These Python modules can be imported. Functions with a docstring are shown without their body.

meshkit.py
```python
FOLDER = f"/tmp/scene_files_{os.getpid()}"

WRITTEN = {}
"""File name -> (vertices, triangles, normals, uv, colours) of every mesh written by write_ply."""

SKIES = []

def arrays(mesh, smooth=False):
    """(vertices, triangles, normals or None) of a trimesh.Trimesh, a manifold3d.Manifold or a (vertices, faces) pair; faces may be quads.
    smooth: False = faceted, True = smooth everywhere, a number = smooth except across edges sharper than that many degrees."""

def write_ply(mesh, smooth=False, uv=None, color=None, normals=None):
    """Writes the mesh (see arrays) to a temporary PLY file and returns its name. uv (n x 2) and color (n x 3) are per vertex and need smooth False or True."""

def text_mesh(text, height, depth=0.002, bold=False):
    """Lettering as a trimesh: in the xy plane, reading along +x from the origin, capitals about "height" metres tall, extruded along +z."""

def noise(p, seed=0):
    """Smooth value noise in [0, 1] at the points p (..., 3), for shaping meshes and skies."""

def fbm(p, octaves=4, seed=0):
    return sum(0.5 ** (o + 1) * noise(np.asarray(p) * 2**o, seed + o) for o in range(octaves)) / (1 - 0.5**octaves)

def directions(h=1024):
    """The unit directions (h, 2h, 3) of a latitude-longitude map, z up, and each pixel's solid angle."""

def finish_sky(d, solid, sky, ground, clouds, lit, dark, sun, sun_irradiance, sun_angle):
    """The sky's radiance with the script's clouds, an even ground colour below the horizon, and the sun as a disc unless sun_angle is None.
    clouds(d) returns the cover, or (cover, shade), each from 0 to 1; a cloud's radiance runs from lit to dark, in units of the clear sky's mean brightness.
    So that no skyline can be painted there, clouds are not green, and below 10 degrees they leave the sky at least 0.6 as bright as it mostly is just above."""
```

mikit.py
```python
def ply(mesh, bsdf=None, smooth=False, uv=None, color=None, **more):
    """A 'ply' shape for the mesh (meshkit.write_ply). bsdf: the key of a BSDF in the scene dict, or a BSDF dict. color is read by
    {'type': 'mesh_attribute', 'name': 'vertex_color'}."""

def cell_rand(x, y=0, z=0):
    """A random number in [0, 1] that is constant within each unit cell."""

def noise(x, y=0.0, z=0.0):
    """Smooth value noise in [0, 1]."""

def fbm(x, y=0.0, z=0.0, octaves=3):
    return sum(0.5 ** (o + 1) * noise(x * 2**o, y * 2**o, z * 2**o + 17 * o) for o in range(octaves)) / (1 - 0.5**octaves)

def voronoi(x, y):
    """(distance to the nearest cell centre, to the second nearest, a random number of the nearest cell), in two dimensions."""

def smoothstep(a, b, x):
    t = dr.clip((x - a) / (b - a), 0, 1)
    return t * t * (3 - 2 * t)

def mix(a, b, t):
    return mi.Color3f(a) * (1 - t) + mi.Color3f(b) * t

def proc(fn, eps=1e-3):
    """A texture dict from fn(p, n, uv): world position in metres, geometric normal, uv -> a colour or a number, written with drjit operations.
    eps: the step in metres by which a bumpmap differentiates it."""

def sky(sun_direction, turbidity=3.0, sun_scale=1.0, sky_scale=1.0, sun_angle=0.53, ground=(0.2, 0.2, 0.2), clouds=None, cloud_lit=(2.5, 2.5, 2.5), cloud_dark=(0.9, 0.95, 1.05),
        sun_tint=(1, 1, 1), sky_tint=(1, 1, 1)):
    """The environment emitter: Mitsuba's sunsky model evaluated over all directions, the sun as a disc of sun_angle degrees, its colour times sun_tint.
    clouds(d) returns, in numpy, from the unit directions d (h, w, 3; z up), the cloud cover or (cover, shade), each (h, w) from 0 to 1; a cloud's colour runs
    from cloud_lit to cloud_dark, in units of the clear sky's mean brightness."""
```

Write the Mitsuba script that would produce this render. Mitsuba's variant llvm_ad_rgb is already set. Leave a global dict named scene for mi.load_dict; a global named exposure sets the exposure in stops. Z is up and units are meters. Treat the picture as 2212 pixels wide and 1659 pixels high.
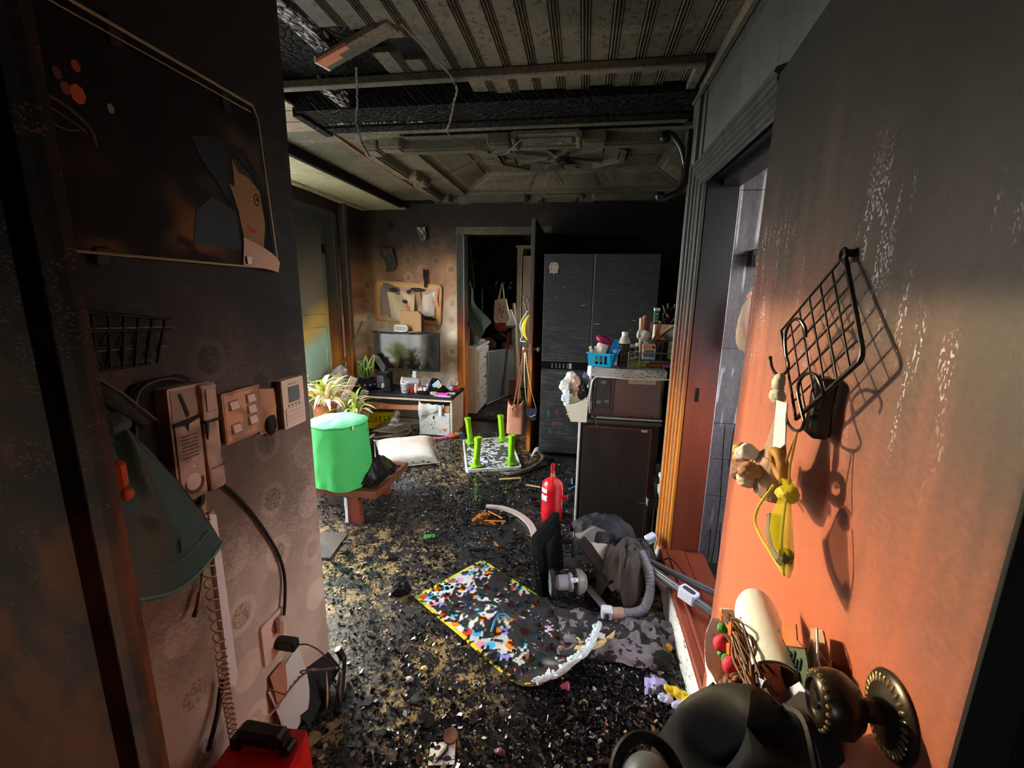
import math, random
import numpy as np, trimesh, drjit as dr, mitsuba as mi
import shapely.geometry as sg
from shapely import affinity
import mikit, meshkit
from mikit import proc, noise, fbm, voronoi, cell_rand, smoothstep, mix

scene, labels = {}, {}
exposure = 2.9
# ---------------------------------------------------------------- camera
TT = mi.ScalarTransform4f
scene['camera'] = {'type': 'perspective', 'fov': 98.97, 'fov_axis': 'x', 'near_clip': 0.02, 'far_clip': 200.0,
                   'to_world': TT().look_at(origin=[0, 0, 1.5], target=[-0.15189, 0.96702, 1.29554], up=[-0.04829, 0.19936, 0.97874])}
# ---------------------------------------------------------------- sky and sun: low sun through the living-room window on the left
SE = math.radians(11.5)
def cloud_cover(d):
    k = meshkit.fbm(d * 2.2 + 5, 4, 3)
    return np.clip((k - 0.36) * 4, 0, 0.85), np.clip((k - 0.5) * 2.5, 0, 0.5)
scene['sky'] = mikit.sky((-0.81 * math.cos(SE), 0.586 * math.cos(SE), math.sin(SE)), turbidity=3.5, sun_scale=0.85, sky_scale=16.0, sun_angle=0.8,
                         ground=(0.3, 0.29, 0.27), clouds=cloud_cover, cloud_lit=(3.2, 3.2, 3.25), cloud_dark=(1.6, 1.65, 1.75), sun_tint=(0.95, 1.1, 1.4), sky_tint=(1.0, 1.0, 1.03))
# ---------------------------------------------------------------- helpers
used = set()
def uniq(k):
    if k not in used:
        used.add(k); return k
    i = 1
    while f'{k}_{i:03d}' in used: i += 1
    used.add(f'{k}_{i:03d}'); return f'{k}_{i:03d}'
def tag(key, label=None, cat=None, group=None, kind=None):
    e = labels.setdefault(key, {})
    for a, b in (('label', label), ('category', cat), ('group', group), ('kind', kind)):
        if b: e[a] = b
    return key
def thing(name, label, cat, group=None, kind=None):
    return tag(uniq(name), label, cat, group, kind)
def add(name, mesh, mat, parent=None, smooth=False, label=None, cat=None, group=None, kind=None, **kw):
    key = uniq((parent + '__' if parent else '') + name)
    if smooth and smooth is not True and hasattr(mesh, 'faces') and len(mesh.faces) > 60000: smooth = True
    scene[key] = mikit.ply(mesh, mat, smooth=smooth, **kw)
    return tag(key, label, cat, group, kind) if (label or cat or group or kind) else key
def TM(v, f): return trimesh.Trimesh(np.asarray(v, float), np.asarray(f, int), process=False)
def cat(*m):
    m = [x for x in (m[0] if len(m) == 1 and isinstance(m[0], (list, tuple)) else m)]
    vs, fs, n = [], [], 0
    for x in m:
        vs.append(np.asarray(x.vertices)); fs.append(np.asarray(x.faces) + n); n += len(x.vertices)
    return TM(np.vstack(vs), np.vstack(fs))
BF = np.array([[0, 1, 3], [0, 3, 2], [4, 6, 7], [4, 7, 5], [0, 4, 5], [0, 5, 1], [2, 3, 7], [2, 7, 6], [0, 2, 6], [0, 6, 4], [1, 5, 7], [1, 7, 3]])
def hull(p): return trimesh.convex.convex_hull(np.asarray(p, float))
def box(x0, x1, y0, y1, z0, z1, b=0.0):
    c = np.array([[x, y, z] for x in (x0, x1) for y in (y0, y1) for z in (z0, z1)], float)
    if not b: return TM(c, BF)
    m = c.mean(0); s = np.sign(c - m); p = []
    for k in range(3):
        q = c - s * b; q[:, k] = c[:, k]; p.append(q)
    return hull(np.vstack(p))
def xf(m, loc=(0, 0, 0), rz=0, rx=0, ry=0, s=1):
    """copy of m, turned about x, y, z in that order (degrees), scaled, moved"""
    m = m.copy(); v = np.asarray(m.vertices) * np.asarray(s)
    for a, ax in ((rx, 0), (ry, 1), (rz, 2)):
        if a:
            c, t = math.cos(math.radians(a)), math.sin(math.radians(a)); i, j = ((1, 2), (2, 0), (0, 1))[ax]
            vi, vj = v[:, i].copy(), v[:, j].copy(); v[:, i] = c * vi - t * vj; v[:, j] = t * vi + c * vj
    return TM(v + np.asarray(loc), m.faces)
def frame_of(d):
    d = np.asarray(d, float); d = d / np.linalg.norm(d)
    a = np.cross(d, [0, 0, 1.0] if abs(d[2]) < 0.9 else [1.0, 0, 0]); a /= np.linalg.norm(a)
    return a, np.cross(d, a), d
def loft(rings, caps=True, close=False):
    r = np.asarray(rings, float); k, n = r.shape[:2]; v = r.reshape(-1, 3); f = []
    for i in range(k if close else k - 1):
        a, b = i * n, ((i + 1) % k) * n
        j = np.arange(n); q = (j + 1) % n
        f.append(np.stack([a + j, a + q, b + q], 1)); f.append(np.stack([a + j, b + q, b + j], 1))
    f = np.vstack(f)
    if caps and not close:
        v = np.vstack([v, r[0].mean(0), r[-1].mean(0)]); j = np.arange(n); q = (j + 1) % n; e = (k - 1) * n
        f = np.vstack([f, np.stack([q, j, np.full(n, k * n)], 1), np.stack([e + j, e + q, np.full(n, k * n + 1)], 1)])
    return TM(v, f)
def tube(p, r, n=8, close=False):
    p = np.asarray(p, float); r = np.broadcast_to(r, (len(p),))
    t = np.roll(p, -1, 0) - np.roll(p, 1, 0) if close else np.gradient(p, axis=0)
    t /= np.linalg.norm(t, axis=1, keepdims=True) + 1e-12
    a, b, _ = frame_of(t[0]); R, an = [], np.arange(n) * 2 * np.pi / n
    for i in range(len(p)):
        a = a - t[i] * (a @ t[i]); a /= np.linalg.norm(a) + 1e-12; b = np.cross(t[i], a)
        R.append(p[i] + r[i] * (np.cos(an)[:, None] * a + np.sin(an)[:, None] * b))
    return loft(R, close=close)
def spline(p, n=40, close=False):
    p = np.asarray(p, float); m = len(p)
    q = np.vstack([p[-1], p, p[:2]]) if close else np.vstack([2 * p[0] - p[1], p, 2 * p[-1] - p[-2]])
    k = m if close else m - 1; out = []
    for s in np.linspace(0, k, n, endpoint=not close):
        i = min(int(s), k - 1); t = s - i; a, b, c, d = q[i:i + 4]
        out.append(0.5 * (2 * b + (c - a) * t + (2 * a - 5 * b + 4 * c - d) * t * t + (3 * b - a - 3 * c + d) * t ** 3))
    return np.array(out)
def cyl(p0, p1, r0, r1=None, n=20):
    a, b, d = frame_of(np.subtract(p1, p0)); an = np.arange(n) * 2 * np.pi / n
    c = np.cos(an)[:, None] * a + np.sin(an)[:, None] * b; r1 = r0 if r1 is None else r1
    return loft([np.asarray(p0) + c * r0, np.asarray(p1) + c * r1])
def lathe(prof, loc=(0, 0, 0), n=28, axis=(0, 0, 1)):
    """prof: (radius, height) pairs along the axis"""
    a, b, d = frame_of(axis); an = np.arange(n) * 2 * np.pi / n
    c = np.cos(an)[:, None] * a + np.sin(an)[:, None] * b
    return loft([np.asarray(loc) + c * max(r, 1e-4) + d * h for r, h in prof])
def prism(poly, d0, d1, plane='z'):
    """extrudes a polygon; plane 'z': (x,y) along z; 'y': (x,z) along y; 'x': (y,z) along x"""
    g = poly if hasattr(poly, 'exterior') else sg.Polygon(poly)
    m = trimesh.creation.extrude_polygon(g, d1 - d0, engine='earcut'); v = np.asarray(m.vertices); f = np.asarray(m.faces)
    if plane == 'z': w = np.stack([v[:, 0], v[:, 1], v[:, 2] + d0], 1)
    elif plane == 'y': w = np.stack([v[:, 0], d1 - v[:, 2], v[:, 1]], 1)
    else: w = np.stack([d0 + v[:, 2], v[:, 0], v[:, 1]], 1)
    return TM(w, f)
def sheet(fn, nu, nv, th=0.002):
    """thin solid sheet: fn(u, v arrays) -> points"""
    u, v = np.meshgrid(np.linspace(0, 1, nu), np.linspace(0, 1, nv), indexing='ij')
    p = np.stack(fn(u, v), -1); du = np.gradient(p, axis=0); dv = np.gradient(p, axis=1)
    nn = np.cross(du, dv); nn /= np.linalg.norm(nn, axis=-1, keepdims=True) + 1e-12
    a, b = (p + nn * th / 2).reshape(-1, 3), (p - nn * th / 2).reshape(-1, 3); N = nu * nv
    i, j = np.meshgrid(np.arange(nu - 1), np.arange(nv - 1), indexing='ij'); o = (i * nv + j).ravel()
    t = np.vstack([np.stack([o, o + nv, o + nv + 1], 1), np.stack([o, o + nv + 1, o + 1], 1)])
    e = np.concatenate([np.arange(nv), (np.arange(1, nu)) * nv + nv - 1, (nu - 1) * nv + np.arange(nv - 2, -1, -1), np.arange(nu - 2, 0, -1) * nv])
    q = np.roll(e, -1)
    return TM(np.vstack([a, b]), np.vstack([t, t[:, ::-1] + N, np.stack([e, e + N, q + N], 1), np.stack([e, q + N, q], 1)]))
def rough_up(m, amp, scale, seed=0, octv=3):
    """moves the vertices along their normals by noise"""
    v, f, n = meshkit.arrays(m, True)
    return TM(v + n * ((meshkit.fbm(v * scale + seed * 7.3, octv, seed) - 0.5) * 2 * amp)[:, None], f)
def blob(loc, r, sub=3, amp=0.0, scale=8, seed=0, rz=0, ry=0, rx=0):
    m = trimesh.creation.icosphere(sub); m = xf(TM(m.vertices, m.faces), loc, rz, rx, ry, r)
    return rough_up(m, amp, scale, seed) if amp else m
def rrect(x0, y0, x1, y1, r, q=5): return sg.box(x0 + r, y0 + r, x1 - r, y1 - r).buffer(r, quad_segs=q)
def text(s, h, d=0.001, bold=False): return meshkit.text_mesh(s, h, d, bold)
def face_y(m, x, y, z): return xf(m, (x, y, z), rx=90)          # lettering in xy stood up to face -y
def to_frame(m, o, ex, ey, ez):
    v = np.asarray(m.vertices); return TM(np.asarray(o) + v[:, :1] * np.asarray(ex) + v[:, 1:2] * np.asarray(ey) + v[:, 2:] * np.asarray(ez), m.faces)
# ---------------------------------------------------------------- materials
def lin(*c): return [float(((x / 255 + 0.055) / 1.055) ** 2.4 if x > 10 else x / 255 / 12.92) for x in c]
def bs(key, color, rough=0.6, metal=0.0, spec=0.4, cc=0.0, bump=None, bscale=1.0):
    b = {'type': 'principled', 'base_color': {'type': 'rgb', 'value': lin(*color)} if isinstance(color, tuple) else proc(color),
         'roughness': proc(rough) if callable(rough) else rough, 'metallic': metal, 'specular': spec}
    if cc: b.update(clearcoat=cc, clearcoat_gloss=0.9)
    if bump: b = {'type': 'bumpmap', 'arbitrary': proc(bump[0], eps=bump[1]), 'scale': bscale, 'bsdf': b}
    scene[key] = {'type': 'twosided', 'bsdf': b}
    return key
plain = {}
def P(r, g, b, rough=0.6, metal=0.0, spec=0.4, cc=0.0):
    k = (r, g, b, rough, metal, spec, cc)
    if k not in plain: plain[k] = bs(f'plain_{len(plain)}', (r, g, b), rough, metal, spec, cc)
    return plain[k]
def L3(*c): return mi.Color3f(*lin(*c))
SOOT = (17, 16, 15)
def soot_up(base, mids, z0, z1, wob=0.25, f=5.0, streak=0.0, top=SOOT):
    """deposit of soot that thickens upwards, with blotches, grain and washed streaks of its own"""
    def fn(p, n, uv):
        k = fbm(p.x * f, p.y * f, p.z * f * 0.45, 3) - 0.5
        g = noise(p.x * 150, p.y * 150, p.z * 150) - 0.5
        s = smoothstep(z0, z1, p.z + k * 2 * wob + g * 0.10)
        c = mix(L3(*base), L3(*mids), smoothstep(0.0, 0.5, s))
        c = mix(c, L3(*top), smoothstep(0.35, 1.0, s))
        if streak:
            w = noise(p.x * 45, p.y * 45, p.z * 2.5)
            c = mix(c, mi.Color3f(c) * 0.55, streak * smoothstep(0.5, 0.8, w))
        return c
    return fn
def wallpaper(axis, a0, z0c, base, mids, s0, s1):
    def fn(p, n, uv):
        a = p.x if axis == 'x' else p.y
        k = fbm(a * 4, p.z * 3, 1.7, 4) - 0.5
        g = noise(p.x * 160, p.y * 160, p.z * 160) - 0.5
        s = smoothstep(s0, s1, p.z + k * 0.7 + g * 0.12)
        u = (a - a0) / 0.1705; i = dr.floor(u + 0.5); odd = i - 2 * dr.floor(i * 0.5)
        w = (p.z - z0c) / 0.186 + odd * 0.5; j = dr.floor(w + 0.5)
        r = dr.sqrt(dr.square((u - i) * 0.1705) + dr.square((w - j) * 0.186))
        h = cell_rand(i, j, 5)
        inner = dr.select(h > 0.75, 0.0, dr.select(h > 0.35, 0.031, 0.038))
        ring = smoothstep(0.0575, 0.056, r) * smoothstep(inner - 0.0015, inner + 0.0005, r)
        dots = smoothstep(inner, inner - 0.006, r) * smoothstep(0.45, 0.6, noise(a * 240, p.z * 240)) * dr.select(h < 0.5, 1.0, 0.0)
        line = smoothstep(0.0016, 0.0008, dr.abs(u - i) * 0.1705) * smoothstep(0.056, 0.058, r)
        on = dr.select(cell_rand(i, j, 9) > 0.25, 1.0, 0.0)
        blot = smoothstep(0.35, 0.7, fbm(a * 9, p.z * 7, 4.2, 4))
        c = mix(L3(*base), L3(*mids), smoothstep(0.0, 0.45, s))
        c = mix(c, mi.Color3f(c) * mi.Color3f(0.62, 0.55, 0.5), 0.6 * blot)
        c = mix(c, L3(*SOOT), smoothstep(0.4, 1.0, s) * 0.97)
        c = mix(c, mi.Color3f(c) * 1.25 + mi.Color3f(0.018, 0.018, 0.02) * (1 - 0.85 * s), on * (ring * 0.75 + line * 0.35))
        return mix(c, mi.Color3f(c) * 0.45, dots * 0.7)
    return fn
bs('m_paper_hall', wallpaper('y', 1.135, 1.04, (190, 168, 150), (104, 82, 70), 0.3, 1.72), 0.75)
bs('m_paper_back', wallpaper('x', -1.995, 2.024, (238, 224, 200), (176, 132, 100), 0.75, 2.35), 0.75)
bs('m_plaster_right', soot_up((120, 122, 118), (64, 68, 63), 0.6, 4.2, 0.35, 3.0, 0.3), 0.7)
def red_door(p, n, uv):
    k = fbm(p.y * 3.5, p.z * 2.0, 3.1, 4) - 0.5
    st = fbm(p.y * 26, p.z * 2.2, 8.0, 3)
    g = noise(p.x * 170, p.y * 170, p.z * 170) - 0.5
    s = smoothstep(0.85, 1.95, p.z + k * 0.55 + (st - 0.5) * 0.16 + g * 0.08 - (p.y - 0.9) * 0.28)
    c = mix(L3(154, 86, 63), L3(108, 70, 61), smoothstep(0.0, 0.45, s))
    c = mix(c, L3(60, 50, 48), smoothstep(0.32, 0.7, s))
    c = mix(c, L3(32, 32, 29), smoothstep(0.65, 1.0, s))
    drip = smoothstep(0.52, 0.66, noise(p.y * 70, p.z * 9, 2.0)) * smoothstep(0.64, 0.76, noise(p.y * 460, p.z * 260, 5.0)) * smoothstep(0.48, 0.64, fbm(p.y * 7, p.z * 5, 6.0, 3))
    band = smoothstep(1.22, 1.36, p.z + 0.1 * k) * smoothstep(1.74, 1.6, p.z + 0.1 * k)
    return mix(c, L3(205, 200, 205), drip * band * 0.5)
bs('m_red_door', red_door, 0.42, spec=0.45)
bs('m_trim', soot_up((206, 128, 52), (120, 62, 34), 0.55, 1.75, 0.2, 4.0, 0.5, (62, 63, 62)), 0.38, spec=0.5)  # soot upwards; its grey top tone also paints in the sheen
bs('m_trim_red', soot_up((132, 58, 36), (84, 44, 40), 0.7, 1.7, 0.2, 4.0, 0.2), 0.42, spec=0.5)
def teal_fn(p, n, uv):
    k = fbm(p.x * 3, p.y * 3, p.z * 2, 3) - 0.5; g = noise(p.y * 140, p.x * 140, p.z * 140) - 0.5
    s = p.z + k * 0.16 + g * 0.05 - (p.y - 3.7) * 0.35
    c = mix(L3(198, 236, 218), L3(226, 190, 104), smoothstep(0.86, 1.06, s))
    c = mix(c, L3(128, 118, 110), smoothstep(1.06, 1.3, s))
    return mix(c, L3(66, 70, 68), smoothstep(1.3, 2.1, s))
bs('m_teal', teal_fn, 0.35)
def ceil_fn(p, n, uv):
    k = fbm(p.x * 3, p.y * 3, p.z * 3, 4); g = noise(p.x * 120, p.y * 120, p.z * 60); sp = smoothstep(0.66, 0.74, fbm(p.x * 75, p.y * 75, p.z * 75, 2))
    c = mix(L3(100, 94, 78), L3(72, 71, 58), smoothstep(0.3, 0.7, k))
    c = mix(c, L3(118, 102, 88), 0.5 * smoothstep(0.55, 0.8, fbm(p.x * 1.2, p.y * 7, 9.0, 3)))
    return mix(mi.Color3f(c) * (0.75 + 0.5 * g), L3(20, 19, 17), sp * 0.55)
bs('m_ceiling', ceil_fn, 0.55)
bs('m_ceiling_pale', lambda p, n, uv: mi.Color3f(mix(L3(150, 146, 116), L3(130, 108, 90), smoothstep(0.35, 0.65, fbm(p.x * 2, p.y * 0.8, 1.0, 3)))) * (0.8 + 0.4 * noise(p.x * 14, p.y * 90)), 0.5)
def char_h(p, n, uv):
    d1, d2, w = voronoi(p.x * 24 + p.z * 20, p.y * 24 + p.z * 7)
    return smoothstep(0.0, 0.22, d2 - d1) * 0.006
bs('m_char', lambda p, n, uv: mi.Color3f(0.006, 0.0058, 0.0056) * (0.6 + 1.2 * noise(p.x * 60, p.y * 60, p.z * 60)), 0.6, spec=0.12, bump=(char_h, 0.002))
bs('m_char_ash', lambda p, n, uv: mix(L3(40, 38, 36), L3(205, 200, 196), smoothstep(0.5, 0.75, noise(p.x * 130, p.y * 45, p.z * 70)) * 0.8), 0.45, bump=(char_h, 0.002))
def floor_fn(p, n, uv):
    a = fbm(p.x * 2.1 + 3, p.y * 2.1, 0.3, 4); b = fbm(p.x * 26, p.y * 26, 2.0, 4); g = noise(p.x * 130, p.y * 130)
    open_ = smoothstep(0.47, 0.6, a + 0.10 * dr.exp(-dr.square((p.x + 0.75) / 0.45) - dr.square((p.y - 2.9) / 1.0)) + 0.12 * dr.exp(-dr.square((p.x + 1.1) / 0.35) - dr.square((p.y - 2.0) / 0.3)))
    m = smoothstep(0.44, 0.66, b * 0.7 + g * 0.3) * open_ * 0.65
    m = dr.maximum(m, 0.55 * smoothstep(0.64, 0.72, b) * smoothstep(0.6, 0.75, g))
    c = mix(L3(32, 32, 33), L3(52, 52, 54), g)
    return mix(c, mix(L3(150, 124, 78), L3(186, 160, 110), b), m)
def floor_rough(p, n, uv):
    a = fbm(p.x * 2.6 + 8, p.y * 2.6 + 1, 0.7, 3); g = noise(p.x * 110, p.y * 110)
    return 0.07 + 0.4 * smoothstep(0.42, 0.6, a * 0.85 + g * 0.2)
bs('m_floor', floor_fn, floor_rough, spec=0.5, bump=(lambda p, n, uv: 0.0016 * smoothstep(0.45, 0.6, fbm(p.x * 2.6 + 8, p.y * 2.6 + 1, 0.7, 3)) * fbm(p.x * 70, p.y * 70, 0.0, 2), 0.002))
bs('m_tile', lambda p, n, uv: mi.Color3f(mix(mix(L3(104, 95, 96), L3(78, 71, 73), noise(p.x * 30, p.z * 3)), L3(178, 172, 174), 0.7 * smoothstep(0.66, 0.78, noise(p.x * 75, p.z * 5, 3.0)) * smoothstep(0.45, 0.6, fbm(p.x * 4, p.z * 3, 1.0, 2)))) * (0.8 + 0.4 * noise(p.x * 200, p.z * 60)), 0.35)
def fridge_fn(p, n, uv):
    r = dr.floor(p.z * 260); t = cell_rand(r, dr.floor(p.x * 18 + cell_rand(r, 3) * 9)); t2 = smoothstep(0.5, 0.9, noise(p.x * 12, p.z * 400)) * smoothstep(1.75, 1.25, p.z + noise(p.x * 3, p.z * 2) * 0.4)
    c = mix(L3(44, 45, 47), L3(58, 59, 61), t)
    return mix(c, L3(112, 112, 116), 0.5 * t2 * smoothstep(0.35, 0.6, fbm(p.x * 6, p.z * 9, 1.0, 3)))
bs('m_fridge', fridge_fn, 0.32, spec=0.5)
def specks(base, dark=(24, 23, 23), lo=0.60, dens=60.0, amt=0.9):
    def fn(p, n, uv):
        w = fbm(p.x * dens, p.y * dens, p.z * dens, 3)
        big = smoothstep(0.45, 0.65, fbm(p.x * 7, p.y * 7, p.z * 7, 2))
        return mix(L3(*base), L3(*dark), amt * smoothstep(lo - 0.14 * big, lo + 0.04 - 0.14 * big, w))
    return fn
bs('m_white_specks', specks((214, 214, 208), lo=0.72, dens=95.0, amt=0.75), 0.5)
bs('m_table_white', specks((226, 230, 234), lo=0.53, dens=42.0), 0.35)
bs('m_cloth_grey', specks((172, 166, 160), lo=0.66, dens=120.0, amt=0.7), 0.8)
def rust_fn(p, n, uv):
    k = fbm(p.x * 14, p.y * 14, p.z * 9, 4); sp = smoothstep(0.60, 0.72, noise(p.x * 330, p.y * 330, p.z * 330)) * smoothstep(0.5, 0.65, fbm(p.x * 30, p.y * 30, p.z * 22, 2))
    c = mix(L3(124, 74, 50), L3(86, 66, 56), smoothstep(0.35, 0.65, k + 0.25 * smoothstep(0.9, 1.5, p.z)))
    c = mix(c, L3(20, 18, 18), 0.9 * smoothstep(1.25, 1.9, p.z + k * 0.5))
    return mix(c, L3(140, 100, 80), sp * 0.35)
bs('m_rust', rust_fn, 0.7, spec=0.25)
bs('m_dirt_dark', lambda p, n, uv: mix(L3(22, 21, 20), L3(58, 52, 46), smoothstep(0.45, 0.7, fbm(p.x * 8, p.y * 8, p.z * 8, 3))), 0.7)
bs('m_rubble', lambda p, n, uv: mix(mix(L3(150, 142, 132), L3(84, 78, 72), fbm(p.x * 20, p.y * 20, p.z * 20, 3)), L3(176, 166, 154), smoothstep(0.6, 0.75, noise(p.x * 35, p.y * 35, p.z * 35))), 0.8)
bs('m_leaf', lambda p, n, uv: mix(L3(112, 150, 52), L3(206, 200, 120), smoothstep(0.35, 0.7, fbm(p.x * 14, p.y * 14, p.z * 14, 2))), 0.5)
BLACK = P(14, 14, 15, 0.35); BLACKM = P(16, 16, 17, 0.7); SOOTM = P(20, 19, 18, 0.75); WHITE = P(222, 222, 220, 0.4); GREY = P(120, 120, 122, 0.45)
STEEL = P(170, 172, 176, 0.3, 0.9); CARD = P(178, 138, 96, 0.8); CREAM = P(226, 214, 180, 0.5); WIRE = P(22, 22, 24, 0.35, 0.3)
# ================================================================ THE SETTING
def S(name, mesh, mat, parent=None, **k): return add(name, mesh, mat, parent, kind=None if parent else 'structure', **k)
S('floor', box(-2.75, 1.75, -0.4, 7.3, -0.1, 0.0), 'm_floor')
wl = S('wall_left', box(-1.05, -0.93, 0.50, 1.354, 0.10, 2.62), 'm_paper_hall')
S('baseboard_left', cat(box(-1.05, -0.945, 0.50, 1.345, 0.0, 0.10), box(-0.945, -0.935, 0.5, 1.10, 0.0, 0.085, 0.003)), BLACKM)
S('wall_near_left', box(-2.75, -1.05, 1.235, 1.35, 0, 2.62), 'm_plaster_right')
S('wall_living', cat(box(-2.72, -2.55, 1.35, 1.6, 0, 2.62), box(-2.72, -2.55, 1.6, 3.62, 0, 0.10), box(-2.72, -2.55, 1.6, 3.62, 2.32, 2.62),
                     box(-2.72, -2.55, 3.62, 3.68, 0, 2.62), box(-2.72, -2.55, 3.68, 4.36, 2.25, 2.62), box(-2.72, -2.55, 4.36, 4.91, 0, 2.62)), 'm_paper_back')
w = S('window_1', cat(box(-2.69, -2.60, 1.6, 1.65, 0.10, 2.32), box(-2.69, -2.60, 3.57, 3.62, 0.10, 2.32), box(-2.69, -2.60, 1.65, 3.57, 0.10, 0.15), box(-2.69, -2.60, 1.65, 3.57, 2.27, 2.32)), WHITE)
S('mullion', box(-2.67, -2.62, 2.28, 2.32, 0.15, 2.27), WHITE, w); S('sill', box(-2.73, -2.50, 1.58, 3.64, 0.075, 0.10, 0.005), WHITE, w)
S('wall_back', cat(box(-2.75, -1.335, 4.91, 5.03, 0, 2.62), box(-1.335, -0.45, 4.91, 5.03, 2.12, 2.62), box(-0.45, 1.75, 4.91, 5.03, 0, 2.62)), 'm_paper_back')
S('wall_kitchen', cat(box(1.35, 1.47, 2.46, 4.91, 0, 2.62), box(-0.36, 1.35, 4.895, 4.909, 0, 2.44)), SOOTM)
for i, (z0, x0) in enumerate(((1.99, -0.52), (2.2, 0.25), (2.13, 0.9))):
    add('hanging_soot_strand', tube(spline([(x0 + 0.02 * math.sin(t * 3 + i), 4.89, 2.42 - t * 0.16) for t in np.linspace(0, 1, 5)], 12), 0.002, 4), SOOTM, 'wall_kitchen')
# rooms beyond
S('wall_bedroom', cat(box(-2.3, 0.7, 7.1, 7.25, 0, 2.62), box(-2.3, -2.15, 5.03, 7.1, 0, 2.62), box(0.55, 0.7, 5.03, 5.6, 0, 2.62), box(0.55, 0.7, 6.1, 7.1, 0, 2.62), box(0.55, 0.7, 5.6, 6.1, 0, 1.2), box(0.55, 0.7, 5.6, 6.1, 1.8, 2.62)), 'm_dirt_dark')
S('ceiling_bedroom', cat(box(-2.3, 0.7, 5.03, 7.2, 2.42, 2.55), box(-2.2, 0.6, 5.35, 5.40, 2.38, 2.42)), 'm_ceiling_pale')
def bath_tile(x0, x1, z0, z1): return box(x0, x1, 2.32, 2.335, z0, z1, 0.0015)
S('wall_bath', cat(box(0.68, 1.75, 2.335, 2.44, 0, 2.62), box(1.66, 1.75, 0.75, 0.85, 0, 2.62), box(1.66, 1.75, 2.1, 2.34, 0, 2.62), box(1.66, 1.75, 0.85, 2.1, 0, 0.95), box(1.66, 1.75, 0.85, 2.1, 2.2, 2.62), box(0.62, 1.75, 0.65, 0.75, 0, 2.62)), P(120, 116, 118, 0.6))
rows = [0.05, 0.24, 0.45, 0.66, 0.855, 1.245, 1.69, 1.985, 2.35]
for i in range(len(rows) - 1):
    for x0, x1 in ((0.692, 0.825), (0.828, 1.13), (1.133, 1.44), (1.443, 1.66)):
        S('tile', bath_tile(x0, x1, rows[i] + 0.0015, rows[i + 1] - 0.0015), 'm_tile', 'wall_bath')
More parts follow.
